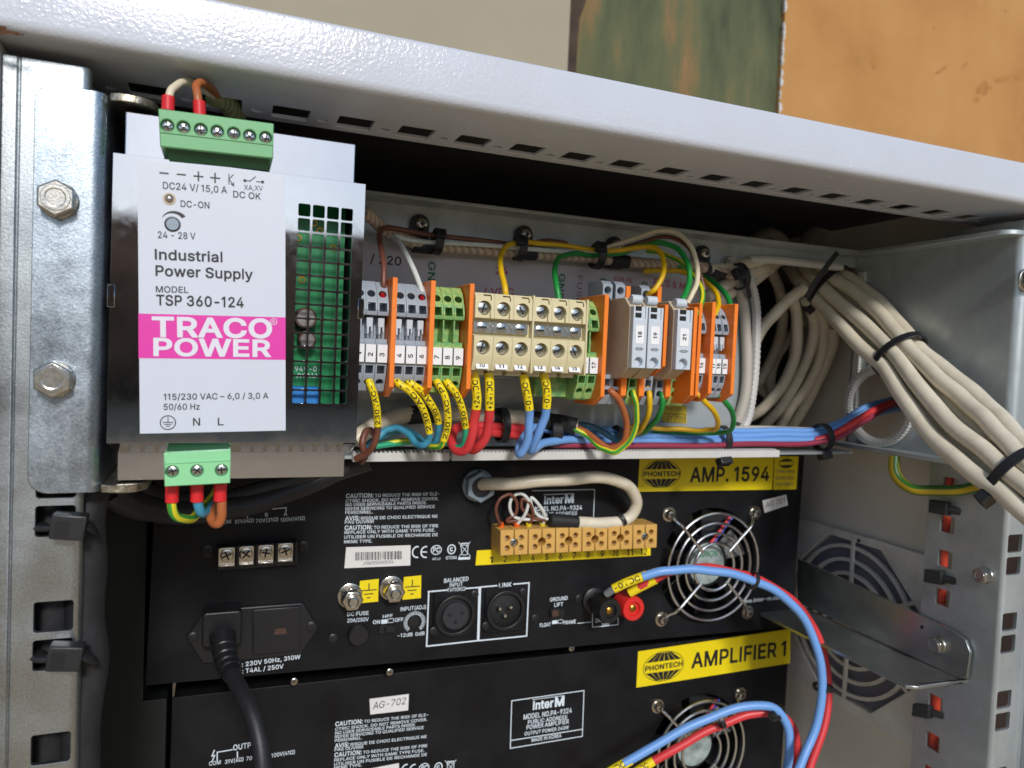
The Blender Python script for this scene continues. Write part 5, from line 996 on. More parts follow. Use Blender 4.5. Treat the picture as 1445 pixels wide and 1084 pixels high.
tiep('cable tie round the blue run at the corner by the cable hole', 1160, 617, 97, 8.6, (1, 0, .1), (1164, 643, 93), hs=(4, 2.4, 3))
tiep('cable tie at the end of the black wrap under the fuses', 868, 616, 97, 6, (1, 0, -.5), None)
tiep('cable tie holding the blue loop beneath the beige terminals', 778, 608, 96, 9, (1, 0, 0), None, w_=3)
tiep('cable tie holding the red loop beneath the beige terminals', 708, 600, 96, 9, (1, 0, 0), None, w_=2)

# ------------------------------------------------ beige cable bundle on the right
Z1 = lambda x, y: (960+x/2.979, 360+y/2.979)
def zc(pts): return [(*Z1(x, y), Y) for x, y, Y in pts]
GBc = 'beige cables of the bundle leaving at the right'
bundle = (
 ('beige cable along the lower left edge of the big bundle, in front', [(440, 20, 150), (470, 80, 128), (560, 190, 100), (700, 315, 75), (830, 440, 50), (925, 570, 28), (1020, 715, 6), (1130, 850, -14), (1270, 980, -32), (1420, 1090, -46), (1600, 1200, -60)]),
 ('beige cable down the middle of the big bundle, in front', [(520, 20, 150), (560, 80, 128), (680, 190, 98), (800, 310, 72), (905, 440, 46), (1000, 560, 26), (1110, 700, 4), (1220, 820, -16), (1340, 930, -32), (1460, 1030, -46), (1620, 1150, -60)]),
 ('beige cable in front, upper right of the middle one in the big bundle', [(570, 25, 154), (620, 90, 134), (740, 190, 104), (850, 300, 78), (960, 430, 50), (1060, 550, 28), (1170, 670, 6), (1290, 790, -14), (1400, 890, -32), (1500, 980, -46), (1640, 1090, -60)]),
 ('beige cable along the upper right edge of the big bundle', [(620, 30, 160), (680, 100, 140), (790, 190, 112), (890, 300, 86), (985, 410, 58), (1085, 510, 36), (1210, 630, 12), (1330, 745, -8), (1440, 840, -26), (1560, 940, -44)]),
 ('beige cable at the back of the big bundle, left of its middle', [(590, 30, 168), (640, 100, 150), (760, 200, 122), (870, 310, 94), (965, 425, 66), (1070, 540, 44), (1190, 660, 20), (1310, 775, 2), (1420, 870, -16), (1540, 970, -34)]),
 ('beige cable at the back of the big bundle, right of its middle', [(640, 40, 166), (720, 110, 150), (840, 190, 122), (930, 290, 94), (1015, 385, 68), (1110, 470, 46), (1250, 590, 20), (1370, 690, 0), (1480, 780, -18), (1600, 880, -36)]))
ctr = smooth_path(W(zc([(500, 10, 158), (560, 95, 134), (680, 200, 108), (795, 310, 80), (905, 425, 54), (1010, 555, 30), (1130, 685, 8), (1250, 800, -12), (1375, 910, -30), (1505, 1015, -46), (1660, 1130, -62)])), 12)
NB = len(ctr)
slots_ = ((-9.4, -3.4), (-.4, -4.6), (8.6, -3.0), (13.4, 3.6), (-4.4, 4.0), (4.6, 4.2))   # lateral and depth place of each strand in the bundle
paths = []
for q_, (oa, ob) in enumerate(slots_):
    P_ = []; ph = q_*1.7
    for k in range(NB):
        t_ = (ctr[min(k+1, NB-1)]-ctr[max(k-1, 0)]).normalized(); view = (ctr[k]-CAM).normalized(); a_ = view.cross(t_).normalized(); a_ = a_ if a_.x > 0 else -a_; b_ = t_.cross(a_).normalized(); b_ = b_ if b_.y > 0 else -b_
        f = k/(NB-1); sc_ = 1+.30*max(0, math.sin(math.pi*min(1, max(0, (f-.42)/.40))))+.12*max(0, math.sin(math.pi*min(1, max(0, (f-.13)/.27))))+max(0, f-.84)*1.2
        P_.append(ctr[k]+a_*(oa*sc_+.7*math.sin(k*.13+ph))+b_*(ob*sc_+.5*math.cos(k*.11+ph)))
    paths.append(P_)
for (lab_, pts), P_ in zip(bundle, [paths[k] for k in (0, 1, 2, 3, 4, 5)]): wire(lab_, pts, 4.5, 'cable_beige', cat='cable', group=GBc, name='cable', n=16, path3=P_)
def bundle_tie(label, k, grow=1, head=None, **kw):
    t_ = (ctr[k+1]-ctr[k-1]).normalized(); c_ = sum((P_[k] for P_ in paths), Vector((0, 0, 0)))/6
    far = max(((P_[k]-c_).length for P_ in paths)); view = (ctr[k]-CAM).normalized(); a_ = view.cross(t_).normalized(); a_ = a_ if a_.x > 0 else -a_
    wa = max(abs((P_[k]-c_).dot(a_)) for P_ in paths)+5.1; wb = max(abs((P_[k]-c_-a_*(P_[k]-c_).dot(a_)).length) for P_ in paths)+6.0
    return tie(label, c_, t_, wa, (c_-a_*(wa+2)-view*3) if head else None, sx=min(1, wb/wa), u0=a_, **kw)
kt = [min(range(NB), key=lambda k: (ctr[k]-atY(*Z1(*p), Y)).length) for p, Y in (((555, 150), 122), ((905, 425), 54), ((1385, 925), -32))]
bundle_tie('cable tie round the middle of the big beige bundle', kt[1], w_=2.4)
bundle_tie('cable tie with a long diagonal tail at the top of the beige bundle', kt[0], head=True, w_=2.2, tail=[atY(*Z1(530, 180), 98), atY(*Z1(570, 110), 96), atY(*Z1(625, 35), 94), atY(*Z1(660, -8), 94)])
bundle_tie('cable tie round the lower end of the beige bundle at the right edge', kt[2], head=True, w_=2.6, hs=(3, 3, 4))
# loops seen through the opening
GL = 'beige cables looping behind the opening'
loops = (
 ('beige cable hanging left inside the opening', [(470, 180, 130), (490, 260, 140), (490, 360, 146), (470, 460, 150), (420, 560, 156), (340, 650, 166), (260, 700, 180)]),
 ('beige cable hanging second inside the opening', [(530, 190, 128), (560, 270, 138), (555, 370, 146), (520, 470, 152), (470, 560, 158), (420, 640, 164), (350, 720, 176)]),
 ('beige cable hanging third inside the opening', [(580, 210, 128), (605, 300, 138), (595, 400, 146), (560, 500, 152), (510, 590, 158), (460, 650, 166), (420, 720, 176)]),
 ('beige cable hanging rightmost inside the opening', [(640, 300, 134), (640, 380, 142), (600, 480, 150), (560, 560, 156), (520, 640, 162), (470, 720, 172)]),
 ('shadowed beige cable deep at the left of the opening', [(380, 60, 165), (420, 160, 172), (430, 280, 178), (400, 400, 184), (340, 520, 190), (260, 610, 200)]),
 ('shadowed beige cable curling deep in the middle of the opening', [(620, 160, 170), (560, 230, 178), (470, 330, 186), (400, 440, 190), (380, 560, 192), (440, 660, 190)]),
 ('shadowed tan cable lying low across the back of the opening', [(300, 520, 196), (380, 600, 200), (480, 640, 200), (580, 610, 196), (640, 560, 190)]),
 ('beige cable crossing diagonally behind the end clamp', [(520, 140, 122), (440, 200, 124), (360, 290, 126), (300, 390, 128), (260, 480, 132)]))
for lab_, pts in loops: wire(lab_, zc(pts), 4.0, 'cable_beige', cat='cable', group=GL, name='cable', n=12)
short = (('uppermost of the short beige cables fanning out at the loom end', [(120, 60, 104), (200, 55, 106), (300, 30, 112), (390, 10, 122), (440, -30, 140)]), ('second of the short beige cables fanning out at the loom end', [(110, 180, 108), (200, 120, 108), (300, 80, 114), (380, 40, 126), (430, 20, 140)]), ('third of the short beige cables fanning out at the loom end', [(130, 220, 110), (210, 160, 110), (290, 120, 116), (360, 70, 128), (400, 40, 140)]))
for lab_, pts in short: wire(lab_, zc(pts), 3.6, 'cable_beige', cat='cable', group=GL, name='cable', n=12)
wire('short grey-beige cable bending down beside the end clamp', zc([(180, 40, 106), (240, 100, 106), (262, 200, 107), (275, 300, 108), (280, 450, 108), (270, 600, 108), (240, 700, 110)]), 3.2, 'cable_grey', cat='cable', group=GL, name='cable')
tiep('cable tie at the end of the loom with a twisted tail', 1043, 390, 103, 8, (1, 0, .35), (1042, 386, 95), hs=(3, 2.5, 3.4), tail=[atY(1044, 392, 96), atY(1054, 402, 98), atY(1058, 420, 102)])
lp = (('tan cable loop standing above the top lip at the right', [(1130, 360, 150), (1138, 335, 165), (1160, 323, 175), (1185, 330, 178), (1203, 352, 170), (1208, 380, 160)]), ('tan cable hump above the top lip left of the loop', [(1050, 350, 150), (1075, 332, 170), (1095, 330, 180), (1108, 345, 178), (1112, 370, 165)]))
for lab_, pts in lp: wire(lab_, pts, 4.2, 'cable_grey', cat='cable', group=GL, name='cable')
# earth wire and ties at the right rail
wire('thick green and yellow earth cable sagging below the right side plate', [(1262, 645, 60), (1262, 662, 58), (1270, 680, 54), (1290, 690, 46), (1325, 693, 34), (1360, 690, 22), (1395, 683, 8), (1420, 678, 0)], 3.2, 'wire_earth_dark', cat='cable', name='cable')
for (py, px, lab_) in ((716, 1325, 'cable tie hooked through the right rail, uppermost of three'), (814, 1318, 'cable tie hooked through the right rail above the shelf runner'), (1003, 1301, 'cable tie hooked through the right rail, lowest of three')):
    a = atX(px, py, 221); b_ = atX(px+22, py+4, 223.5); e = thing('cable_tie', b_, lab_, 'cable tie', 'black cable ties')
    m = MB(); m.obox(a+(b_-a)*.05, b_-a, X, Zv, 5, 2.2, 4.0); h = part('head', m, 'tie_black', e, .6, 2)
    m = MB(); m.tube([a+(b_-a)*.2, a+(b_-a)*.7, b_+Vector((1.5, -2, -.5)), b_+Vector((6, -3, -1.5))], 2.2, 8, flat=.6); part('band', m, 'tie_black', e)
# ================================================================ amplifiers (black rear panels)
def quad(q, Y): return [atY(*p, Y) for p in q]
def globe(parent, px, py, rx, rz, Y, m_='black_ink'):
    """flattened globe emblem: ring, meridians, dark caps above and below the name band"""
    c = atY(px, py, Y); sx = (atY(px+1, py, Y)-c).length; sz = (atY(px, py-1, Y)-c).length; a, b_ = rx*sx, rz*sz
    t = MB(); t.arc(c, a, b_, 0, 360, .45, 40, out=.12)
    for sg in (1, -1):
        lo, hi = .36, .93
        for k in range(6):                               # solid cap cut by three pale meridians
            u0, u1 = -1+k/3+.02*(k > 0), -1+(k+1)/3-.02
            P = []
            for uu in [u0+(u1-u0)*q/5 for q in range(6)]: P.append((uu, lo))
            for uu in [u1+(u0-u1)*q/5 for q in range(6)]: P.append((uu, hi))
            def mp(uu, v): w_ = math.sqrt(max(0, 1-v*v)); return c+Vector((a*.95*uu*w_, -.13, sg*b_*v))
            t.face([mp(*p) for p in P] if sg > 0 else [mp(*p) for p in P][::-1])
    return part('emblem', t, m_, parent)
def scr(parent, px, py, Y, r, m_='black_plastic', name='screw'): return phillips(parent, atY(px, py, Y-.5), r, m_=m_, name=name, rot=random.random()*3)
def sticker(parent, q, Y, m_, name='sticker', th=.15):
    m = MB(); m.prism(quad(q, Y-th), (0, th, 0)); return part(name, m, m_, parent)
CAUT = [('CAUTION:', 'TO REDUCE THE RISK OF ELE-', .31, 1.0), ('', 'CTRIC SHOCK. DO NOT REMOVE COVER.', 0, .99), ('', 'NO USER SERVICEABLE PARTS INSIDE.', 0, .87), ('', 'REFER SERVICING TO QUALIFIED SERVICE', 0, .955), ('', 'PERSONNEL.', 0, .295), ('AVIS:', 'RISQUE DE CHOC ELECTRIQUE NE', .17, .99), ('', 'PAS OUVRIR', 0, .31), ('CAUTION:', 'TO REDUCE THE RISK OF FIRE', .31, 1.0), ('', 'REPLACE ONLY WITH SAME TYPE FUSE.', 0, .97), ('', 'UTILISER UN FUSIBLE DE RECHANGE DE', 0, 1.0), ('', 'MEME TYPE.', 0, .3)]
def caution(parent, x0_, ys, wpx, sl, Y, hb, hs, dx=-.22):
    for (bold, txt, a, b_), y in zip(CAUT, ys):
        xl = x0_+(y-ys[0])*dx*.1
        if bold: LT(parent, 'white_ink', bold, xl, y, xl+wpx*(a-.015), y+sl*wpx*a, hb, Y, bold=.035)
        LT(parent, 'white_ink', txt, xl+wpx*a, y+sl*wpx*a-.4, xl+wpx*b_, y+sl*wpx*b_-.4, hs, Y, bold=.02)
def fan(parent, c, rot, Yp):
    """finger guard of wire rings on four screws in front of a small fan"""
    cs, sn = math.cos(rot), math.sin(rot)
    def L(x, y, z): return Vector((c.x+x*cs+z*sn, y, c.z-x*sn+z*cs))
    g_ = bpy.data.objects.new('fan_guard', None); g_.parent = parent; COL.objects.link(g_)
    for r in (37, 30.2, 23.2, 16.3):
        m = MB(); m.ring(L(0, Yp-6, 0), NY, r, 1.05, 48, 8); part('ring', m, 'guard_chrome', g_)
    for ax_, az_ in ((1, 1), (1, -1), (-1, 1), (-1, -1)):
        p = [L(ax_*35.6, Yp-2.2, az_*35.6), L(ax_*32, Yp-3.5, az_*32), L(ax_*29, Yp-6.9, az_*29), L(ax_*20, Yp-7.3, az_*20), L(ax_*10.8, Yp-7.3, az_*10.8)]
        m = MB(); m.tube(smooth_path(p, 4), 1.1, 8); part('spoke', m, 'guard_chrome', g_)
        sc_ = L(ax_*35.75, Yp-2.6, az_*35.75); m = MB(); m.lathe(sc_+Vector((0, 2.5, 0)), NY, [(0, 5), (.8, 5), (.9, 3.4), (2.6, 3.4), (3.8, 2.6), (4.2, 1.2)], 22); s_ = part('screw', m, 'nickel', parent)
        q = MB(); q.obox(sc_+Vector((0, -1.55, 0)), X, Zv, Yv, 1.7, .35, .2); q.obox(sc_+Vector((0, -1.55, 0)), Zv, X, Yv, 1.7, .35, .19); part('slot', q, 'black_matte', s_)
    f_ = bpy.data.objects.new('fan', None); f_.parent = parent; COL.objects.link(f_)
    m = MB(); m.lathe(L(0, Yp+14, 0), NY, [(0, 17.5), (10, 17.5), (11.5, 16.2), (11.6, 15)], 36); hub = part('fan_hub', m, 'black_plastic', f_)
    m = MB(); m.lathe(L(0, Yp+2.3, 0), NY, [(0, 14.6), (.2, 14.4)], 32); part('hub_sticker', m, 'glass_clear', hub)
    t = MB(); t.text('SUNON', L(-8, Yp+2.1, 5), L(8, Yp+2.1, 5), 4.2, bold=.04, out=.1); part('lettering', t, 'green_ink', hub)
    for k in range(7):
        a0 = k*2*math.pi/7; P_ = []
        for rr, da, dy in ((17, 0, 8), (37, .12, 6), (37, .62, 16), (17, .5, 15)): P_.append(L(rr*math.cos(a0+da), Yp+dy, rr*math.sin(a0+da)))
        m = MB(); m.prism(P_, (0, 1.2, 0)); part('blade', m, 'black_plastic', f_, .3, 1)
    m = MB(); m.ring(L(0, Yp+12, 0), NY, 40.5, 0, 40, flat=(11, 1.2)); part('fan_duct', m, 'black_matte', f_)
    for (dx, mm) in ((0, 'wire_red'), (2.4, 'fan_wire_blue')):
        m = MB(); m.tube(smooth_path([L(16+dx, Yp+1.2, 33), L(8+dx, Yp+1.2, 23), L(1+dx, Yp+1.4, 14)], 5), 1.1, 8); part('fan_wire', m, mm, f_)
def chassis(e, BL, u, wid, hgt, Yp, fc, depth=330):
    v = Vector((-u.z, 0, u.x)); c = [BL, BL+u*wid, BL+u*wid+v*hgt, BL+v*hgt]
    m = MB(); m.prism([Vector((p.x, Yp, p.z)) for p in c], (0, 1.6, 0)); cut = MB(); cut.cyl(Vector((fc.x, Yp-5, fc.z)), Vector((fc.x, Yp+8, fc.z)), 39.5, 48)
    put('rear_panel', finish(boolean(m, cut, org=org_of(e)), .35, 2), 'amp_black', e)
    ins = .8; ci = [c[0]+u*ins+v*ins, c[1]-u*ins+v*ins, c[2]-u*ins-v*ins, c[3]+u*ins-v*ins]
    for a, b_, nrm in ((0, 1, v), (1, 2, -u), (2, 3, -v), (3, 0, u)):
        m = MB(); p, q = ci[a], ci[b_]; m.prism([Vector((p.x, Yp+1.7, p.z)), Vector((q.x, Yp+1.7, q.z)), Vector((q.x, Yp+1.7, q.z))+nrm*1.2, Vector((p.x, Yp+1.7, p.z))+nrm*1.2], (0, depth, 0)); part('casing', m, 'amp_side', e)
    m = MB(); m.prism([Vector((p.x, Yp+30, p.z)) for p in ci], (0, 1, 0)); part('bulkhead', m, 'black_matte', e)
mat('fan_wire_blue', '2b3f9a', .4)

# ---------------------------------------------------------------- upper amplifier
Y1 = 143.0
A = thing('amplifier', (0, Y1+100, -88), 'black amplifier marked AMP. 1594, upper of the two', 'amplifier', 'black rack amplifiers')
BL1 = atY(205, 968, Y1); BR1 = atY(1117, 885, Y1); u1 = (BR1-BL1).normalized()
fc1 = (atY(943.6, 726, Y1)+atY(1061, 723, Y1)+atY(934, 874, Y1)+atY(1056, 863, Y1))/4
chassis(A, BL1, u1, (BR1-BL1).length, 131, Y1, fc1); ROT1 = math.atan2(-u1.z, u1.x)
fan(A, fc1, ROT1, Y1)
caution(A, 488, [703, 709.6, 715, 720.8, 726, 734.5, 739.5, 748, 754, 760.6, 767], 132, -.028, Y1, 6, 4.2, dx=-.4)
s_ = sticker(A, [(488.5, 772.5), (579.5, 769.5), (579, 798), (486, 802)], Y1, 'tag_white', 'serial_label')
t = MB(); x = 502.0
while x < 567: wdt = random.choice((.5, .8, 1.3)); t.line(atY(x, 780-(x-502)*.03, Y1-.15), atY(x-.3, 790.5-(x-502)*.03, Y1-.15), wdt*.42); x += wdt+random.choice((.7, 1.0, 1.4))
part('symbol', t, 'black_ink', s_); LT(s_, 'black_ink', 'J1N005000034', 512, 797.5, 555, 795, 4.6, Y1-.15)
def marks(parent, x, y, k, Y):
    """row of approval marks: CE, two round marks and the crossed-out bin"""
    p = lambda dx, dy: atY(x+dx*k, y+dy*k, Y); r = (p(8, 0)-p(0, 0)).length
    for cx_, st in ((8, 0), (20.5, 1)):
        t = MB(); t.arc(p(cx_, 0), r*.86, r*.98, 75, 285, r*.25, 14)
        if st: t.line(p(cx_-5, 0), p(cx_+1, 0), r*.22, out=.14)
        part('symbol', t, 'white_ink', parent)
    t = MB(); t.arc(p(36, -3), r*.95, r*.82, 0, 360, r*.16, 24); part('symbol', t, 'white_ink', parent)
    LT(parent, 'white_ink', 'PC', x+31*k, y+.5*k, x+41*k, y+.2*k, 7*k, Y, bold=.04); LT(parent, 'white_ink', 'AE40', x+30*k, y+12*k, x+42*k, y+11.6*k, 3.6*k, Y)
    t = MB(); t.arc(p(58.5, -4), r*.72, r*.82, 0, 360, r*.22, 24); t.arc(p(58.5, -4), r*.25, r*.3, 40, 330, r*.2, 14); part('symbol', t, 'white_ink', parent)
    LT(parent, 'white_ink', 'OT086', x+50*k, y+11*k, x+66*k, y+10*k, 4.4*k, Y, bold=.03)
    t = MB(); t.poly([p(72, -10), p(83, -10.4), p(81.5, 4), p(74, 4.4)], r*.13, closed=True); t.line(p(69, -14), p(86, 6), r*.11, out=.15); t.line(p(86, -15), p(69.5, 7), r*.11, out=.16); t.line(p(73, -12.4), p(82.5, -13), r*.2, out=.14); part('symbol', t, 'white_ink', parent)
    t = MB(); t.line(p(70, 9.6), p(84, 9), r*.45); part('symbol', t, 'white_ink', parent)
marks(A, 581, 779, .96, Y1)
# output barrier strip
bs = bpy.data.objects.new('barrier_strip', None); bs.parent = A; COL.objects.link(bs)
q = quad([(306, 768), (417, 760), (418, 792), (306, 801)], Y1)
m = MB(); m.prism([p+Vector((0, -7, 0)) for p in q], (0, 6.9, 0)); part('strip_body', m, 'black_plastic', bs, .5, 2)
for k, (px, py) in enumerate(((320, 785), (347, 783), (375, 781), (402.5, 778.5))):
    c = atY(px, py, Y1-7.4); m = MB(); m.box(c.x-4.2, c.x+4.2, c.y-.5, c.y+.4, c.z-4.6, c.z+4.6); m.box(c.x-4.2, c.x+4.2, c.y-2.2, c.y-.4, c.z-5, c.z-4.2); pl_ = part('terminal_tab', m, 'nickel', bs, .3, 2)
    phillips(bs, c+Vector((0, -1.2, .6)), 3.4, rot=k*.5+.4, m_='nickel')
    m = MB(); m.box(c.x+4.8, c.x+6.1, c.y-4.5, c.y, c.z-6, c.z+6.5); part('barrier', m, 'black_plastic', bs, .2, 1)
scr(A, 292, 778, Y1, 3.4); scr(A, 428, 771, Y1, 3.0)
LT(A, 'white_ink', 'OUTPUT', 343, 721, 383, 716, 7, Y1, bold=.03)
for a in (('COM', 310, 740, 326, 738.4), ('31V(4Ω)', 331, 739, 358, 736.5), ('70V(21Ω)', 361, 738, 392.5, 735.2), ('100V(41Ω)', 396, 736.5, 430, 733.5)): LT(A, 'white_ink', *a, 5.2, Y1, bold=.02)
for a in (('B', 374, 729, 378, 728.6), ('A', 400.5, 728, 405.5, 727.6)): LT(A, 'white_ink', *a, 5, Y1, bold=.02)
sym([(385, 718.4, 403.5, 716.4), (403.5, 716.4, 403.7, 721.5)], .5, Y1, 'white_ink', A); sym([(349, 724, 349, 731)], .5, Y1, 'white_ink', A); sym([(321, 727, 321, 732)], .5, Y1, 'white_ink', A)
# mains inlet with fuse drawer
iq = quad([(262, 898), (291, 859), (427, 849), (449, 884), (424, 922), (286, 935)], Y1)
m = MB(); m.prism([p+Vector((0, -2.2, 0)) for p in iq], (0, 2.1, 0)); inl = part('mains_inlet', m, 'black_plastic', A, .8, 3)
m = MB(); m.prism(quad([(357, 861), (424, 856), (423.5, 918), (357, 925)], Y1-4.2), (0, 2.0, 0)); dr = part('fuse_drawer', m, 'black_plastic', inl, .5, 2)
m = MB(); c = atY(396, 891, Y1-4.5); m.prism([c+Vector((x_, 0, z_)) for x_, z_ in ((-3.6, -1.8), (3.6, -1.8), (2.6, 1.6), (-2.8, 1.6))], (0, .5, 0)); part('drawer_catch', m, 'cap_brown', dr, .15, 1)
m = MB(); m.prism(quad([(347, 878), (353.5, 877), (353.5, 912), (347, 913)], Y1-2.35), (0, .1, 0)); part('drawer_slot', m, 'black_matte', inl)
scr(inl, 272, 900, Y1-2, 2.8); scr(inl, 439.5, 884.6, Y1-2, 2.8); scr(A, 470, 901, Y1, 2.6)
LT(A, 'white_ink', 'INPUT : 230V 50Hz, 310W', 311, 945, 424, 929.5, 6, Y1, bold=.025); LT(A, 'white_ink', 'FUSE : T4AL / 250V', 316, 953.5, 400, 943, 6, Y1, bold=.025)
# earth studs
for (px, py, q) in ((497, 849, [(508, 820), (534.5, 817), (533.5, 849), (505.5, 851.5)]), (556.5, 838, [(570, 814.5), (594.5, 812), (594, 844), (568, 846.5)])):
    st_ = sticker(A, q, Y1, 'sticker_yellow', 'earth_sticker'); cx_, cy_ = sum(p[0] for p in q)/4, sum(p[1] for p in q)/4; c = atY(cx_, cy_, Y1-.15)
    t = MB(); t.line(c+Vector((0, 0, 4.4)), c+Vector((0, 0, .6)), .6); 
    for i, wd in enumerate((4.2, 2.4, .7)): t.line(c+Vector((-wd, 0, .6-2.2*i)), c+Vector((wd, 0, .6-2.2*i)), .6, out=.14)
    part('symbol', t, 'black_ink', st_)
    c = atY(px, py-2, Y1-9); e_ = bpy.data.objects.new('earth_stud', None); e_.parent = A; COL.objects.link(e_); b0 = Vector((c.x, Y1, c.z))
    m = MB(); m.lathe(b0, NY, [(0, 7), (1.4, 7), (1.6, 6.6)], 28); part('washer', m, 'nickel', e_)
    m = MB(); m.lathe(b0+Vector((0, -1.7, 0)), NY, [(0, 6.2), (4, 6.2), (4.6, 5.5)], 6); part('nut', m, 'nickel', e_, .2, 1)
    m = MB(); m.lathe(b0+Vector((0, -6.4, 0)), NY, [(0, 6.2), (4, 6.2), (4.6, 5.4)], 6, True); part('nut', m, 'nickel', e_, .2, 1)
    m = MB(); m.lathe(b0+Vector((0, -11, 0)), NY, [(0, 3.1), (2, 3.1), (2.7, 2.2)], 22); part('stud', m, 'bright_screw', e_)
# fuse cap, HPF switch, input trimmer
LT(A, 'white_ink', 'DC FUSE', 490, 869.5, 520, 867.5, 5.2, Y1, bold=.02); LT(A, 'white_ink', '20A/250V', 490, 878.5, 520, 876.3, 5.2, Y1, bold=.02)
c = atY(505, 894.5, Y1); m = MB(); m.lathe(c, NY, [(0, 6), (3.2, 6), (4, 5.2)], 30); fcp = part('fuse_cap', m, 'black_plastic', A); m = MB(); m.obox(c+Vector((0, -4.02, 0)), X, Zv, Yv, 3.6, .5, .05); part('slot', m, 'black_matte', fcp)
LT(A, 'white_ink', 'HPF', 540, 872.5, 554, 871, 4.6, Y1, bold=.02); LT(A, 'white_ink', 'ON', 526, 880.5, 536, 880, 5, Y1, bold=.03); LT(A, 'white_ink', 'OFF', 557, 877.5, 569, 876.5, 5, Y1, bold=.03)
t = MB(); t.face([p+Vector((0, -.12, 0)) for p in quad([(538, 874.6), (546.5, 874), (546.3, 879.8), (538, 880.5)], Y1)]); part('symbol', t, 'white_ink', A)
t = MB(); t.poly(quad([(547.3, 873.6), (555.6, 872.8), (555.4, 878), (547.3, 878.8)], Y1), .35, closed=True); part('symbol', t, 'white_ink', A)
m = MB(); m.prism(quad([(534, 884), (558.5, 882), (558.3, 894), (534, 896)], Y1-1.6), (0, 1.5, 0)); sw_ = part('slide_switch', m, 'black_plastic', A, .3, 1); m = MB(); m.prism(quad([(544, 885), (556, 884), (556, 892), (544, 893)], Y1-3.6), (0, 1.9, 0)); part('knob', m, 'black_matte', sw_, .3, 1)
LT(A, 'white_ink', 'INPUT(ADJ)', 565, 862.5, 601, 859, 5.4, Y1, bold=.02); LT(A, 'white_ink', '-12dB', 561, 899.5, 582, 897.6, 5, Y1, bold=.02); LT(A, 'white_ink', '0dB', 586, 897.4, 599, 896, 5, Y1, bold=.02)
c = atY(585, 878, Y1); t = MB()
for k in range(27):
    a = math.radians(-48+k*276/26); d = Vector((math.cos(a), 0, math.sin(a))); t.line(c+d*4.6, c+d*6.4, .42)
part('symbol', t, 'white_ink', A); m = MB(); m.lathe(c, NY, [(0, 3.6), (.6, 3.6), (.7, 3.0), (.1, 2.9)], 24); part('trimmer', m, 'black_plastic', A)
# XLR sockets in white outlines
for (q, tc_) in (([(605, 835), (676, 829), (674, 904), (602, 912)], ((604.5, 835, 632, 832.6), (657.5, 830.5, 676, 829))), ([(678, 828.5), (746.5, 822.5), (743, 897.5), (675.5, 904)], ((679, 828.4, 701, 826.5), (725, 824.4, 746, 822.6)))):
    a_, b_, c_, d_ = q; sym([*tc_, (*b_, *c_), (*c_, *d_), (*d_, *a_)], .85, Y1, 'white_ink', A)
LT(A, 'white_ink', 'BALANCED', 626.5, 822.5, 661, 819.2, 5.6, Y1, bold=.03); LT(A, 'white_ink', 'INPUT', 634.5, 828.4, 653, 826.6, 5.2, Y1, bold=.02); LT(A, 'white_ink', '1V/10KΩ', 631, 835.6, 656.5, 833.2, 5.4, Y1, bold=.02); LT(A, 'white_ink', 'LINK', 704, 829.6, 722, 828, 6.4, Y1, bold=.03)
for nm, px, py in (('xlr_socket', 640.6, 866.5), ('xlr_plug', 711.5, 859.5)):
    c = atY(px, py, Y1); e_ = bpy.data.objects.new(nm, None); e_.parent = A; COL.objects.link(e_)
    m = MB(); m.prism(rrect(c+Vector((0, -1.4, 0)), X, Zv, 13.2, 14, 2.5, 3), (0, 1.3, 0)); part('flange', m, 'amp_black', e_, .3, 1)
    m = MB(); m.ring(c+Vector((0, -2.2, 0)), NY, 11.4, 0, 40, flat=(1.6, 1.1)); part('collar', m, 'black_plastic', e_, .4, 2)
    m = MB(); m.lathe(c+Vector((0, -1.45, 0)), NY, [(0, 10.4), (.06, 10.3)], 36); part('well', m, 'black_matte', e_)
    if nm == 'xlr_socket':
        m = MB(); m.lathe(c+Vector((0, -1.5, 0)), NY, [(0, 8.3), (2.2, 8.3), (2.6, 7.9)], 36); ins_ = part('insert', m, 'xlr_grey', e_)
        for dx, dz in ((-4, 1.2), (3.8, 1.6), (0, -3.6)): m = MB(); m.lathe(c+Vector((dx, -4.12, dz)), NY, [(0, 1.25), (.05, 1.2)], 14); part('contact_hole', m, 'black_matte', ins_)
    else:
        for dx, dz in ((-4.8, 2.2), (2.4, 2.6), (-1.2, -2.4)): m = MB(); m.lathe(c+Vector((dx, -1.5, dz)), NY, [(0, 1.4), (3.4, 1.4), (4.2, .8)], 14); part('pin', m, 'guard_chrome', e_)
for px, py in ((670, 839), (612, 891), (738.7, 836), (685.6, 883.6), (817, 845), (755, 873)): scr(A, px, py, Y1-(1.4 if px < 750 else 0), 2.5)
# ground lift, DC input posts
LT(A, 'white_ink', 'GROUND', 776, 849, 801, 846.2, 5.2, Y1, bold=.03); LT(A, 'white_ink', 'LIFT', 782, 856.5, 794.5, 855, 5.2, Y1, bold=.03)
m = MB(); m.prism(quad([(776.5, 860), (797.5, 858), (797, 871.5), (776.5, 874)], Y1-1.6), (0, 1.5, 0)); sw_ = part('slide_switch', m, 'black_plastic', A, .3, 1); m = MB(); m.prism(quad([(779, 863), (789, 862), (789, 870), (779, 871)], Y1-3.8), (0, 2.1, 0)); part('knob', m, 'cap_brown', sw_, .3, 1)
t = MB(); t.face([p+Vector((0, -.12, 0)) for p in quad([(779, 876), (786.5, 875.2), (786.4, 880), (779, 880.8)], Y1)]); part('symbol', t, 'white_ink', A)
t = MB(); t.poly(quad([(787.5, 875), (794.5, 874.3), (794.3, 879), (787.5, 879.8)], Y1), .35, closed=True); part('symbol', t, 'white_ink', A)
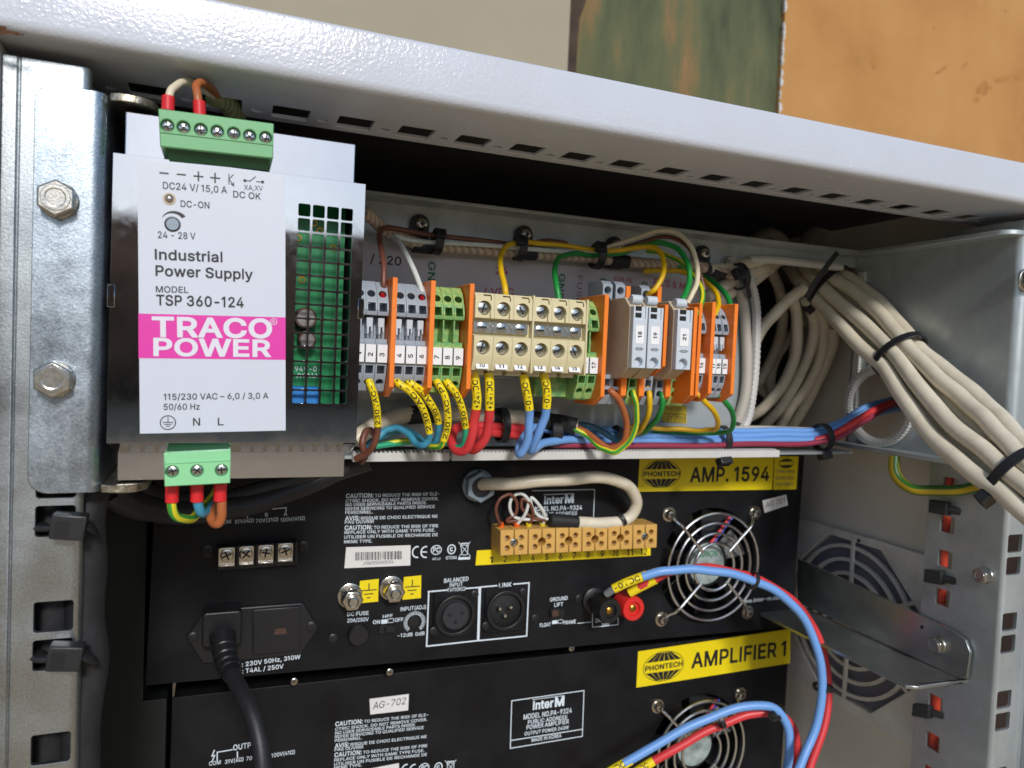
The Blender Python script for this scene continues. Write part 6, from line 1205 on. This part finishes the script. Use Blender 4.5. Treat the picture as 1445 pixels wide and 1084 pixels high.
LT(A, 'white_ink', 'FLOAT', 761.5, 885, 777, 883.4, 5, Y1, bold=.03); LT(A, 'white_ink', 'FRAME', 795, 881.4, 812.6, 879.4, 5, Y1, bold=.03)
sym([(815, 879.6, 834, 877.8), (836, 866, 836, 885), (836, 885, 872, 881.5), (872, 862, 872, 881.5)], .45, Y1, 'white_ink', A)
LT(A, 'white_ink', 'DC INPUT', 840.5, 878.5, 869.5, 875.4, 5, Y1, bold=.025); LT(A, 'white_ink', '24V', 849, 884.6, 860, 883.5, 4.6, Y1, bold=.025)
for px, py, m_, nm in ((837, 846, 'black_plastic', 'black binding post'), (869, 843, 'post_red', 'red binding post')):
    c = atY(px, py, Y1); e_ = bpy.data.objects.new('binding_post', None); e_.parent = A; COL.objects.link(e_); e_['label'] = nm
    m = MB(); m.lathe(c, NY, [(0, 8.4), (2.2, 8.4), (2.8, 7.6)], 28); part('insulating_collar', m, 'black_plastic', e_)
    m = MB(); m.lathe(c+Vector((0, -2.9, 0)), NY, [(0, 4), (5, 4)], 20); part('post_stem', m, 'nickel', e_)
    m = MB(); m.lathe(c+Vector((0, -8, 0)), NY, [(0, 6.4), (1, 7.4), (13.5, 7.9), (15, 7.4), (15.1, 4.6), (13.4, 4.3)], 30); part('post_knob', m, m_, e_)
    m = MB(); m.lathe(c+Vector((0, -20, 0)), NY, [(0, 2.4), (2.2, 2.2), (2.8, 1.2)], 18); part('post_tip', m, 'circuit_gold', e_)
# cable gland
c = atY(673, 684, Y1); gl = bpy.data.objects.new('cable_gland', None); gl.parent = A; COL.objects.link(gl)
m = MB(); m.lathe(c, NY, [(0, 9.6), (2.6, 9.8), (3, 9.4)], 30); part('flange_ring', m, 'gland_grey', gl)
m = MB(); m.lathe(c+Vector((0, -3.1, 0)), NY, [(0, 9.6), (5.4, 9.6), (6, 8.8)], 6); part('gland_nut', m, 'gland_grey', gl, .3, 2)
m = MB(); m.lathe(c+Vector((0, -9.15, 0)), NY, [(0, 6.2), (.4, 6), (.45, 4.6)], 28); part('seal_ring', m, 'rubber', gl)
# printed model plate, stickers
sym([(751, 692.6, 839, 690.8), (839, 690.8, 837.5, 729)], .5, Y1, 'white_ink', A)
def interm(parent, x0_, y0_, x1_, y1_, h, Y):
    LT(parent, 'white_ink', 'inter', x0_, y0_, x0_+(x1_-x0_)*.66, y0_+(y1_-y0_)*.66, h*.92, Y, bold=.06)
    q = lambda f, dy: (x0_+(x1_-x0_)*f, y0_+(y1_-y0_)*f-dy); t = MB()
    x2, y2 = q(.7, 0); LT(parent, 'white_ink', 'M', x2, y2, x1_, y1_, h, Y, bold=.07)
    sym([(*q(0, h*1.18), *q(1, h*1.12))], .4, Y, 'white_ink', parent)
interm(A, 767.5, 711.2, 809.5, 709, 11, Y1); LT(A, 'white_ink', 'MODEL NO.PA-9324', 750.5, 721.6, 821, 719.2, 6.2, Y1, bold=.025); LT(A, 'white_ink', 'PUBLIC ADDRESS', 757, 728.6, 814, 726.6, 5, Y1, bold=.01)
s_ = sticker(A, [(903, 643.5), (1092, 644), (1089.6, 691), (900, 694)], Y1, 'sticker_yellow'); s_['label'] = 'yellow name sticker of the upper amplifier'
globe(s_, 933.4, 669, 27, 19, Y1-.15); LT(s_, 'black_ink', 'PHONTECH', 908, 672.2, 959, 671.6, 6.4, Y1-.15, bold=.06)
LT(s_, 'black_ink', 'AMP. 1594', 973, 680, 1085, 678.2, 19.5, Y1-.15, bold=.04)
s_ = sticker(A, [(1093, 644.2), (1127, 644.2), (1124, 690.6), (1091.4, 691.4)], Y1, 'sticker_yellow')
globe(s_, 1109.5, 654, 10.5, 6.2, Y1-.15)
for i, tx in enumerate(('TYPE:1594', 'SUND.NO.', 'TNO7801C')): LT(s_, 'paper_dark_ink', tx, 1094.4-i*.6, 668+i*9, 1121-i*.6, 667.6+i*9, 4.4, Y1-.15, bold=.02)
s_ = sticker(A, [(1076, 706.5), (1109.5, 698), (1112, 713), (1079, 724)], Y1, 'tag_white', 'handwritten_tag'); LT(s_, 'black_ink', 'AG 701', 1080, 716.5, 1107, 709, 7, Y1-.15, skew=.2)
LT(A, 'white_ink', 'www.inter-m.com', 1044, 852, 1104, 845, 5.4, Y1, bold=.01)
s_ = sticker(A, [(673, 777), (918, 764), (918, 784), (671, 798)], Y1, 'sticker_yellow', 'number_strip')
for k in range(12):
    f = k/11; px = 693+f*215; py = 794.5-f*11.5; LT(s_, 'black_ink', str(k+1), px-(2.4 if k < 9 else 4.6), py, px+(2.4 if k < 9 else 4.6), py-.3, 8.5, Y1-.15, bold=.03)
# twelve-pole tan terminal strip
ts = bpy.data.objects.new('terminal_strip', None); ts.parent = A; COL.objects.link(ts)
Yt = Y1-17; TLt, TRt, BRt, BLt = quad([(706, 748.5), (928, 740), (927, 775.5), (705.5, 784.5)], Yt)
du = (TRt-TLt).normalized(); Wt = (TRt-TLt).length; dv = (TLt-BLt); Ht = dv.length; dv.normalize(); cutm = []
for k in range(12):
    a = TLt+du*(Wt*k/12+.25); b_ = TLt+du*(Wt*(k+1)/12-.25)
    m = MB(); m.prism([a, b_, b_-dv*Ht, a-dv*Ht], (0, 17, 0)); cut = MB(); mid = (a+b_)/2
    for f in (.33, .72): p = mid-dv*(Ht*f); cut.cyl(p-Vector((0, 2, 0)), p+Vector((0, 9, 0)), 1.75, 16)
    c2 = MB(); edge_ = b_ if k % 2 == 0 else a; p = edge_+(du*.25 if k % 2 == 0 else -du*.25)-dv*(Ht*.53); c2.cyl(p-Vector((0, 2, 0)), p+Vector((0, 12, 0)), 2.6, 18)
    put('pole', finish(boolean(m, cut, c2, org=org_of(ts)), .3, 1), 'brass_tan', ts)
    for f in (.33, .72): p = mid-dv*(Ht*f)+Vector((0, 4.5, 0)); m = MB(); m.lathe(p, NY, [(0, 1.7), (.3, 1.6)], 12); part('clamp_screw', m, 'nickel', ts)
m = MB(); m.prism([TLt-dv*1.5+Vector((0, 3, 0)), TRt-dv*1.5+Vector((0, 3, 0)), BRt+dv*1.5+Vector((0, 3, 0)), BLt+dv*1.5+Vector((0, 3, 0))], (0, 13, 0)); 
for k in (1, 11): p = TLt+du*(Wt*k/12)-dv*(Ht*.53)+Vector((0, 1.4, 0)); phillips(ts, p, 2.5, style='-', rot=.8, name='mounting_screw')

# ---------------------------------------------------------------- lower amplifier
Y2 = 160.0
B = thing('amplifier', (0, Y2+100, -230), 'black amplifier marked AMPLIFIER 1, lower of the two', 'amplifier', 'black rack amplifiers')
TL2 = atY(243, 985, Y2); TR2 = atY(1115, 888, Y2); u2 = (TR2-TL2).normalized(); v2 = Vector((-u2.z, 0, u2.x)); ROT2 = math.atan2(-u2.z, u2.x)
fc2 = atY(927.4, 996, Y2)+u2*35.75-v2*35.75
chassis(B, TL2-v2*132, u2, (TR2-TL2).length, 132, Y2, fc2); fan(B, fc2, ROT2, Y2)
s_ = sticker(B, [(900.5, 919.5), (1115.5, 887.5), (1115, 936), (898, 970.5)], Y2, 'sticker_yellow'); s_['label'] = 'yellow name sticker of the lower amplifier'
globe(s_, 936.5, 940, 28, 20.5, Y2-.15); LT(s_, 'black_ink', 'PHONTECH', 910, 947.5, 963, 939.5, 6.6, Y2-.15, bold=.06)
LT(s_, 'black_ink', 'AMPLIFIER 1', 975, 943, 1108.5, 924.5, 20, Y2-.15, bold=.04)
s_ = sticker(B, [(521.5, 986.5), (577, 979.5), (576, 1002.5), (522.5, 1008.5)], Y2, 'tag_white', 'handwritten_tag'); LT(s_, 'black_ink', 'AG-702', 526, 1001, 572, 993.5, 9.5, Y2-.15, skew=.15)
sym([(722, 989, 824, 974.5), (824, 974.5, 821.6, 1039), (821.6, 1039, 720, 1056), (720, 1056, 722, 989), (720.5, 1045, 822, 1029)], .6, Y2, 'white_ink', B)
interm(B, 751.5, 1001.5, 796, 995, 12, Y2)
for a in (('MODEL NO.PA-9324', 738.6, 1015.4, 806.5, 1005.6, 6.8), ('PUBLIC ADDRESS', 744.7, 1022, 800, 1014.4, 5.4), ('POWER AMPLIFIER', 742.7, 1029.6, 802.5, 1020.8, 5.8), ('OUTPUT POWER 240W', 740, 1038, 802.5, 1028.5, 4.8), ('MADE IN KOREA', 750, 1047, 792, 1040.2, 4.8)): LT(B, 'white_ink', *a, Y2, bold=.025)
caution(B, 473, [1025, 1031.5, 1037, 1042.4, 1047.6, 1055.6, 1060.6, 1068.6, 1075, 1081, 1086], 131, -.108, Y2, 6, 4.0, dx=-.3)
s_ = sticker(B, [(474, 1094), (563, 1077), (563, 1104), (474, 1120)], Y2, 'tag_white', 'serial_label'); marks(B, 566, 1086, .9, Y2)
LT(B, 'white_ink', 'OUTPUT', 329, 1059, 367, 1052.6, 7.4, Y2, bold=.03)
for a in (('COM', 295, 1080.6, 311.4, 1078), ('31V(4Ω)', 317.5, 1078, 343.5, 1073.6), ('70V(21Ω)', 347.5, 1073.4, 378, 1068.6), ('100V(41Ω)', 383, 1069, 416, 1063.4)): LT(B, 'white_ink', *a, 5.4, Y2, bold=.02)
LT(B, 'white_ink', 'B', 359, 1064.5, 364, 1063.8, 5, Y2, bold=.02)
sym([(306.5, 1061.5, 327.5, 1058), (306.5, 1061.5, 306.5, 1073)], .6, Y2, 'white_ink', B); sym([(335, 1061, 335, 1069.5)], .6, Y2, 'white_ink', B); sym([(302.5, 1059, 299, 1067), (299, 1067, 303, 1066), (303, 1066, 299, 1075)], .6, Y2, 'white_ink', B)
m = MB()
for (px, py) in ((415, 962), (550, 948.5), (807, 915), (995, 892)): phillips(B, atY(px, py, Y1+6), 2.0, m_='nickel')

# ================================================================ cables in front of the amplifiers
e = wire('thick beige cable looping from the hexagonal gland to the tan terminal strip', [(672, 684, Y1-4), (690, 683, Y1-12), (740, 681, Y1-22), (790, 677, Y1-26), (835, 674, Y1-26), (868, 677, Y1-24), (890, 690, Y1-20), (898, 708, Y1-17), (891, 727, Y1-15), (872, 737, Y1-14), (845, 738, Y1-14), (812, 737, Y1-14)], 3.7, 'cable_beige', cat='cable', name='cable', n=16)
m = MB(); m.tube(W([(814, 737, Y1-14), (790, 735, Y1-14), (776, 734, Y1-14)]), 4.2, 16); part('black_wrap', m, 'tape_black', e)
m = MB(); m.ring(atY(877, 733, Y1-15), (1, 0, .5), 4.1, 0, 24, flat=(1.1, .5)); part('band', m, 'tie_black', e)
GS = 'thin wires of the tan terminal strip'
loopw = (('thin brown wire ringed above the first pole of the tan strip', 707, 'wire_brown', 'ferrule_orange', [(707, 742, Y1-10), (702, 730, Y1-14), (700, 715, Y1-16), (708, 702, Y1-17), (720, 698, Y1-16), (729, 708, Y1-14), (728, 724, Y1-12), (715, 735, Y1-10), (740, 734, Y1-10), (772, 733, Y1-13)]),
 ('thin white wire ringed above the second pole of the tan strip', 729, 'wire_white', 'ferrule_orange', [(729, 741, Y1-10), (742, 724, Y1-14), (745, 706, Y1-15), (736, 697, Y1-15), (725, 700, Y1-14), (719, 715, Y1-13), (726, 730, Y1-11), (748, 733, Y1-11), (772, 733, Y1-13)]),
 ('thin brown wire bent over the third pole of the tan strip', 746, 'wire_brown', 'ferrule_yellow', [(746, 741, Y1-10), (752, 728, Y1-13), (748, 712, Y1-15), (738, 704, Y1-14), (736, 716, Y1-13), (750, 730, Y1-12), (772, 734, Y1-13)]),
 ('thin white wire bent over the fourth pole of the tan strip', 765.5, 'wire_white', 'ferrule_yellow', [(765.5, 741, Y1-10), (769, 729, Y1-13), (760, 712, Y1-15), (750, 702, Y1-14), (750, 714, Y1-13), (760, 728, Y1-12), (773, 733, Y1-13)]))
for lab_, px, m_, fm, pts in loopw: wire(lab_, pts, 1.0, m_, group=GS, ferrule=[([(px, 748.5, Y1-9), (px, 738, Y1-10)], fm, 1.75)])
# speaker supply pairs
wire('blue cable with a yellow sleeve arching from the posts of the upper amplifier', [(906, 814, 108), (935, 806, 104), (975, 804, 100), (1015, 807, 96), (1060, 818, 92), (1100, 838, 88), (1132, 870, 84), (1153, 915, 80), (1160, 960, 77), (1153, 1020, 74), (1138, 1060, 72), (1120, 1100, 70)], 2.7, 'wire_blue', cat='cable', group='blue and red amplifier cables', name='cable', sleeve=([(866, 831, 116), (885, 822, 112), (913, 811.5, 107.5)], 'sleeve_yellow', '-0VDC', 2.9, False), ferrule=[([(856, 838, 121), (868, 830, 115)], 'ferrule_grey', 2.4)])
wire('red cable arching beside it from the posts of the upper amplifier', [(890, 836, 122), (912, 824, 116), (945, 808, 110), (985, 801, 106), (1030, 806, 101), (1075, 820, 97), (1115, 845, 93), (1145, 880, 90), (1163, 925, 86), (1169, 970, 82), (1162, 1025, 78), (1146, 1075, 75), (1135, 1110, 73)], 2.6, 'wire_red', cat='cable', group='blue and red amplifier cables', name='cable', sleeve=([(888, 837, 122), (905, 828, 118), (925, 818, 113)], 'sleeve_yellow', None, 2.8, False))
wire('blue cable arching in front of the lower fan', [(880, 1078, 116), (930, 1049, 112), (985, 1020, 107), (1035, 1001, 102), (1072, 995, 98), (1098, 1004, 94), (1113, 1030, 90), (1114, 1065, 87), (1104, 1110, 85)], 2.8, 'wire_blue', cat='cable', group='blue and red amplifier cables', name='cable', sleeve=([(850, 1096, 119), (870, 1084, 117), (890, 1072.5, 115.5)], 'sleeve_yellow', '-0VDC', 3.0, False))
wire('red cable arching in front of the lower fan', [(915, 1078, 120), (960, 1053, 115), (1010, 1026, 110), (1055, 1009, 105), (1090, 1006, 100), (1113, 1018, 96), (1124, 1045, 92), (1124, 1075, 90), (1115, 1110, 88)], 2.7, 'wire_red', cat='cable', group='blue and red amplifier cables', name='cable', sleeve=([(885, 1098, 122), (903, 1086, 121), (922, 1074, 119)], 'sleeve_yellow', '+24VDC', 2.9, False))
tie('cable tie round the blue and red pair by the upper fan', atY(1062, 819, 94), (.8, -.1, -.35), 5.2, None, w_=1.3)
tie('cable tie round the blue and red pair at the right of the lower sticker', atY(1161, 970, 79), (0, 0, 1), 5.6, atY(1171, 972, 77), w_=1.2, hs=(1.6, 2, 2.6))
tie('cable tie round the pair above the lower fan', atY(1015, 1015, 106), (.8, -.1, .4), 5.4, None, w_=1.4)
tie('cable tie round the pair at its bend right of the lower fan', atY(1096, 1006, 97), (.6, -.2, -.6), 5.4, atY(1090, 1010, 92), w_=1.4, hs=(1.8, 1.8, 2.6))
# mains cord with moulded plug
pc = thing('mains_cable', atY(315, 900, Y1-10), 'black mains cord plugged into the upper amplifier, hanging down', 'cable')
cp = atY(313, 888, Y1-14); m = MB(); m.prism(rrect(cp, X, Zv, 9.6, 9.2, 2, 3), (0, 13.5, 0)); part('plug', m, 'black_plastic', pc, 1.0, 3)
m = MB(); pth = smooth_path(W([(314, 898, Y1-16), (316, 915, Y1-22), (321, 937, Y1-30), (328, 953, Y1-38)]), 6); m.tube(pth, 6.6, 18, r1=4.5)
for k in range(6, len(pth)-1, 3): m.ring(pth[k], pth[k+1]-pth[k], 5.9-.1*k, .9, 20, 6)
part('strain_relief', m, 'black_plastic', pc)
m = MB(); m.tube(smooth_path(W([(326, 950, Y1-37), (338, 972, Y1-48), (354, 1003, Y1-60), (365, 1040, Y1-68), (370, 1080, Y1-73), (370, 1130, Y1-76)]), 8), 3.9, 16); part('cord', m, 'rubber', pc)
# black cables at the left
wire('thick black cable sweeping behind the lower green plug', [(150, 690, 30), (185, 712, 50), (230, 722, 70), (290, 722, 86), (350, 712, 98), (410, 694, 106), (470, 668, 108), (520, 650, 106)], 5.2, 'rubber', cat='cable', name='cable', n=16)
wire('second black cable just above it behind the lower plug', [(190, 690, 60), (240, 706, 80), (300, 706, 95), (360, 694, 102), (420, 676, 106), (480, 656, 106)], 4.2, 'rubber', cat='cable', name='cable', n=14)
e = wire('black wrapped cable bundle running down behind the left rail', [(128, 690, 14), (120, 740, 12), (124, 800, 12), (121, 870, 12), (125, 930, 12), (119, 990, 12), (115, 1040, 12), (113, 1100, 12)], 6.2, 'tape_black', cat='cable', name='cable_bundle', n=14)
for (px, py, lab_, bx) in ((98, 742, 'chunky black cable tie through the upper square hole of the left rail', 118), (93, 926, 'chunky black cable tie through the lower square hole of the left rail', 118)):
    h = atY(px, py, -3.5); e = thing('cable_tie', h, lab_, 'cable tie', 'black cable ties')
    m = MB(); m.obox(h, (1, 0, -.12), Yv, (.12, 0, 1), 5.0, 3.2, 4.1); ho = part('head', m, 'tie_black', e, .6, 2)
    m = MB(); m.obox(h+Vector((-1.8, -3.2, -.3)), (1, 0, -.12), Yv, (.12, 0, 1), 2.0, .12, 2.6); part('slot', m, 'black_matte', ho)
    m = MB(); m.tube(smooth_path([h+Vector((-3, 1, -.5)), h+Vector((-8, 3, -1)), h+Vector((-10, 9, -1.5))], 4), 2.4, 8, flat=.5); part('band', m, 'tie_black', e)
    m = MB(); m.tube(smooth_path([h+Vector((4, 1, 0)), atY(bx+8, py+2, -1), atY(bx+12, py+4, 9), atY(bx+6, py+6, 22)], 4), 3.6, 8, flat=.35); part('band', m, 'tie_black', e)
# rear rail of the cabinet glimpsed at the left
m = MB(); m.box(-226, -214, 330, 332, -400, 150); part('rear_rail', m, 'zinc_sheet', cab, .3, 1)

m = MB(); m.tube(smooth_path([(-238, 22, 44), (-236, 20, 10), (-238, 21, -30), (-236, 20, -80), (-238, 21, -150), (-237, 20, -260)], 8), 10, 16)
solo('cable_bundle', m, 'tape_black', 'black sleeved bundle seen through the square holes of the left rail', 'cable')
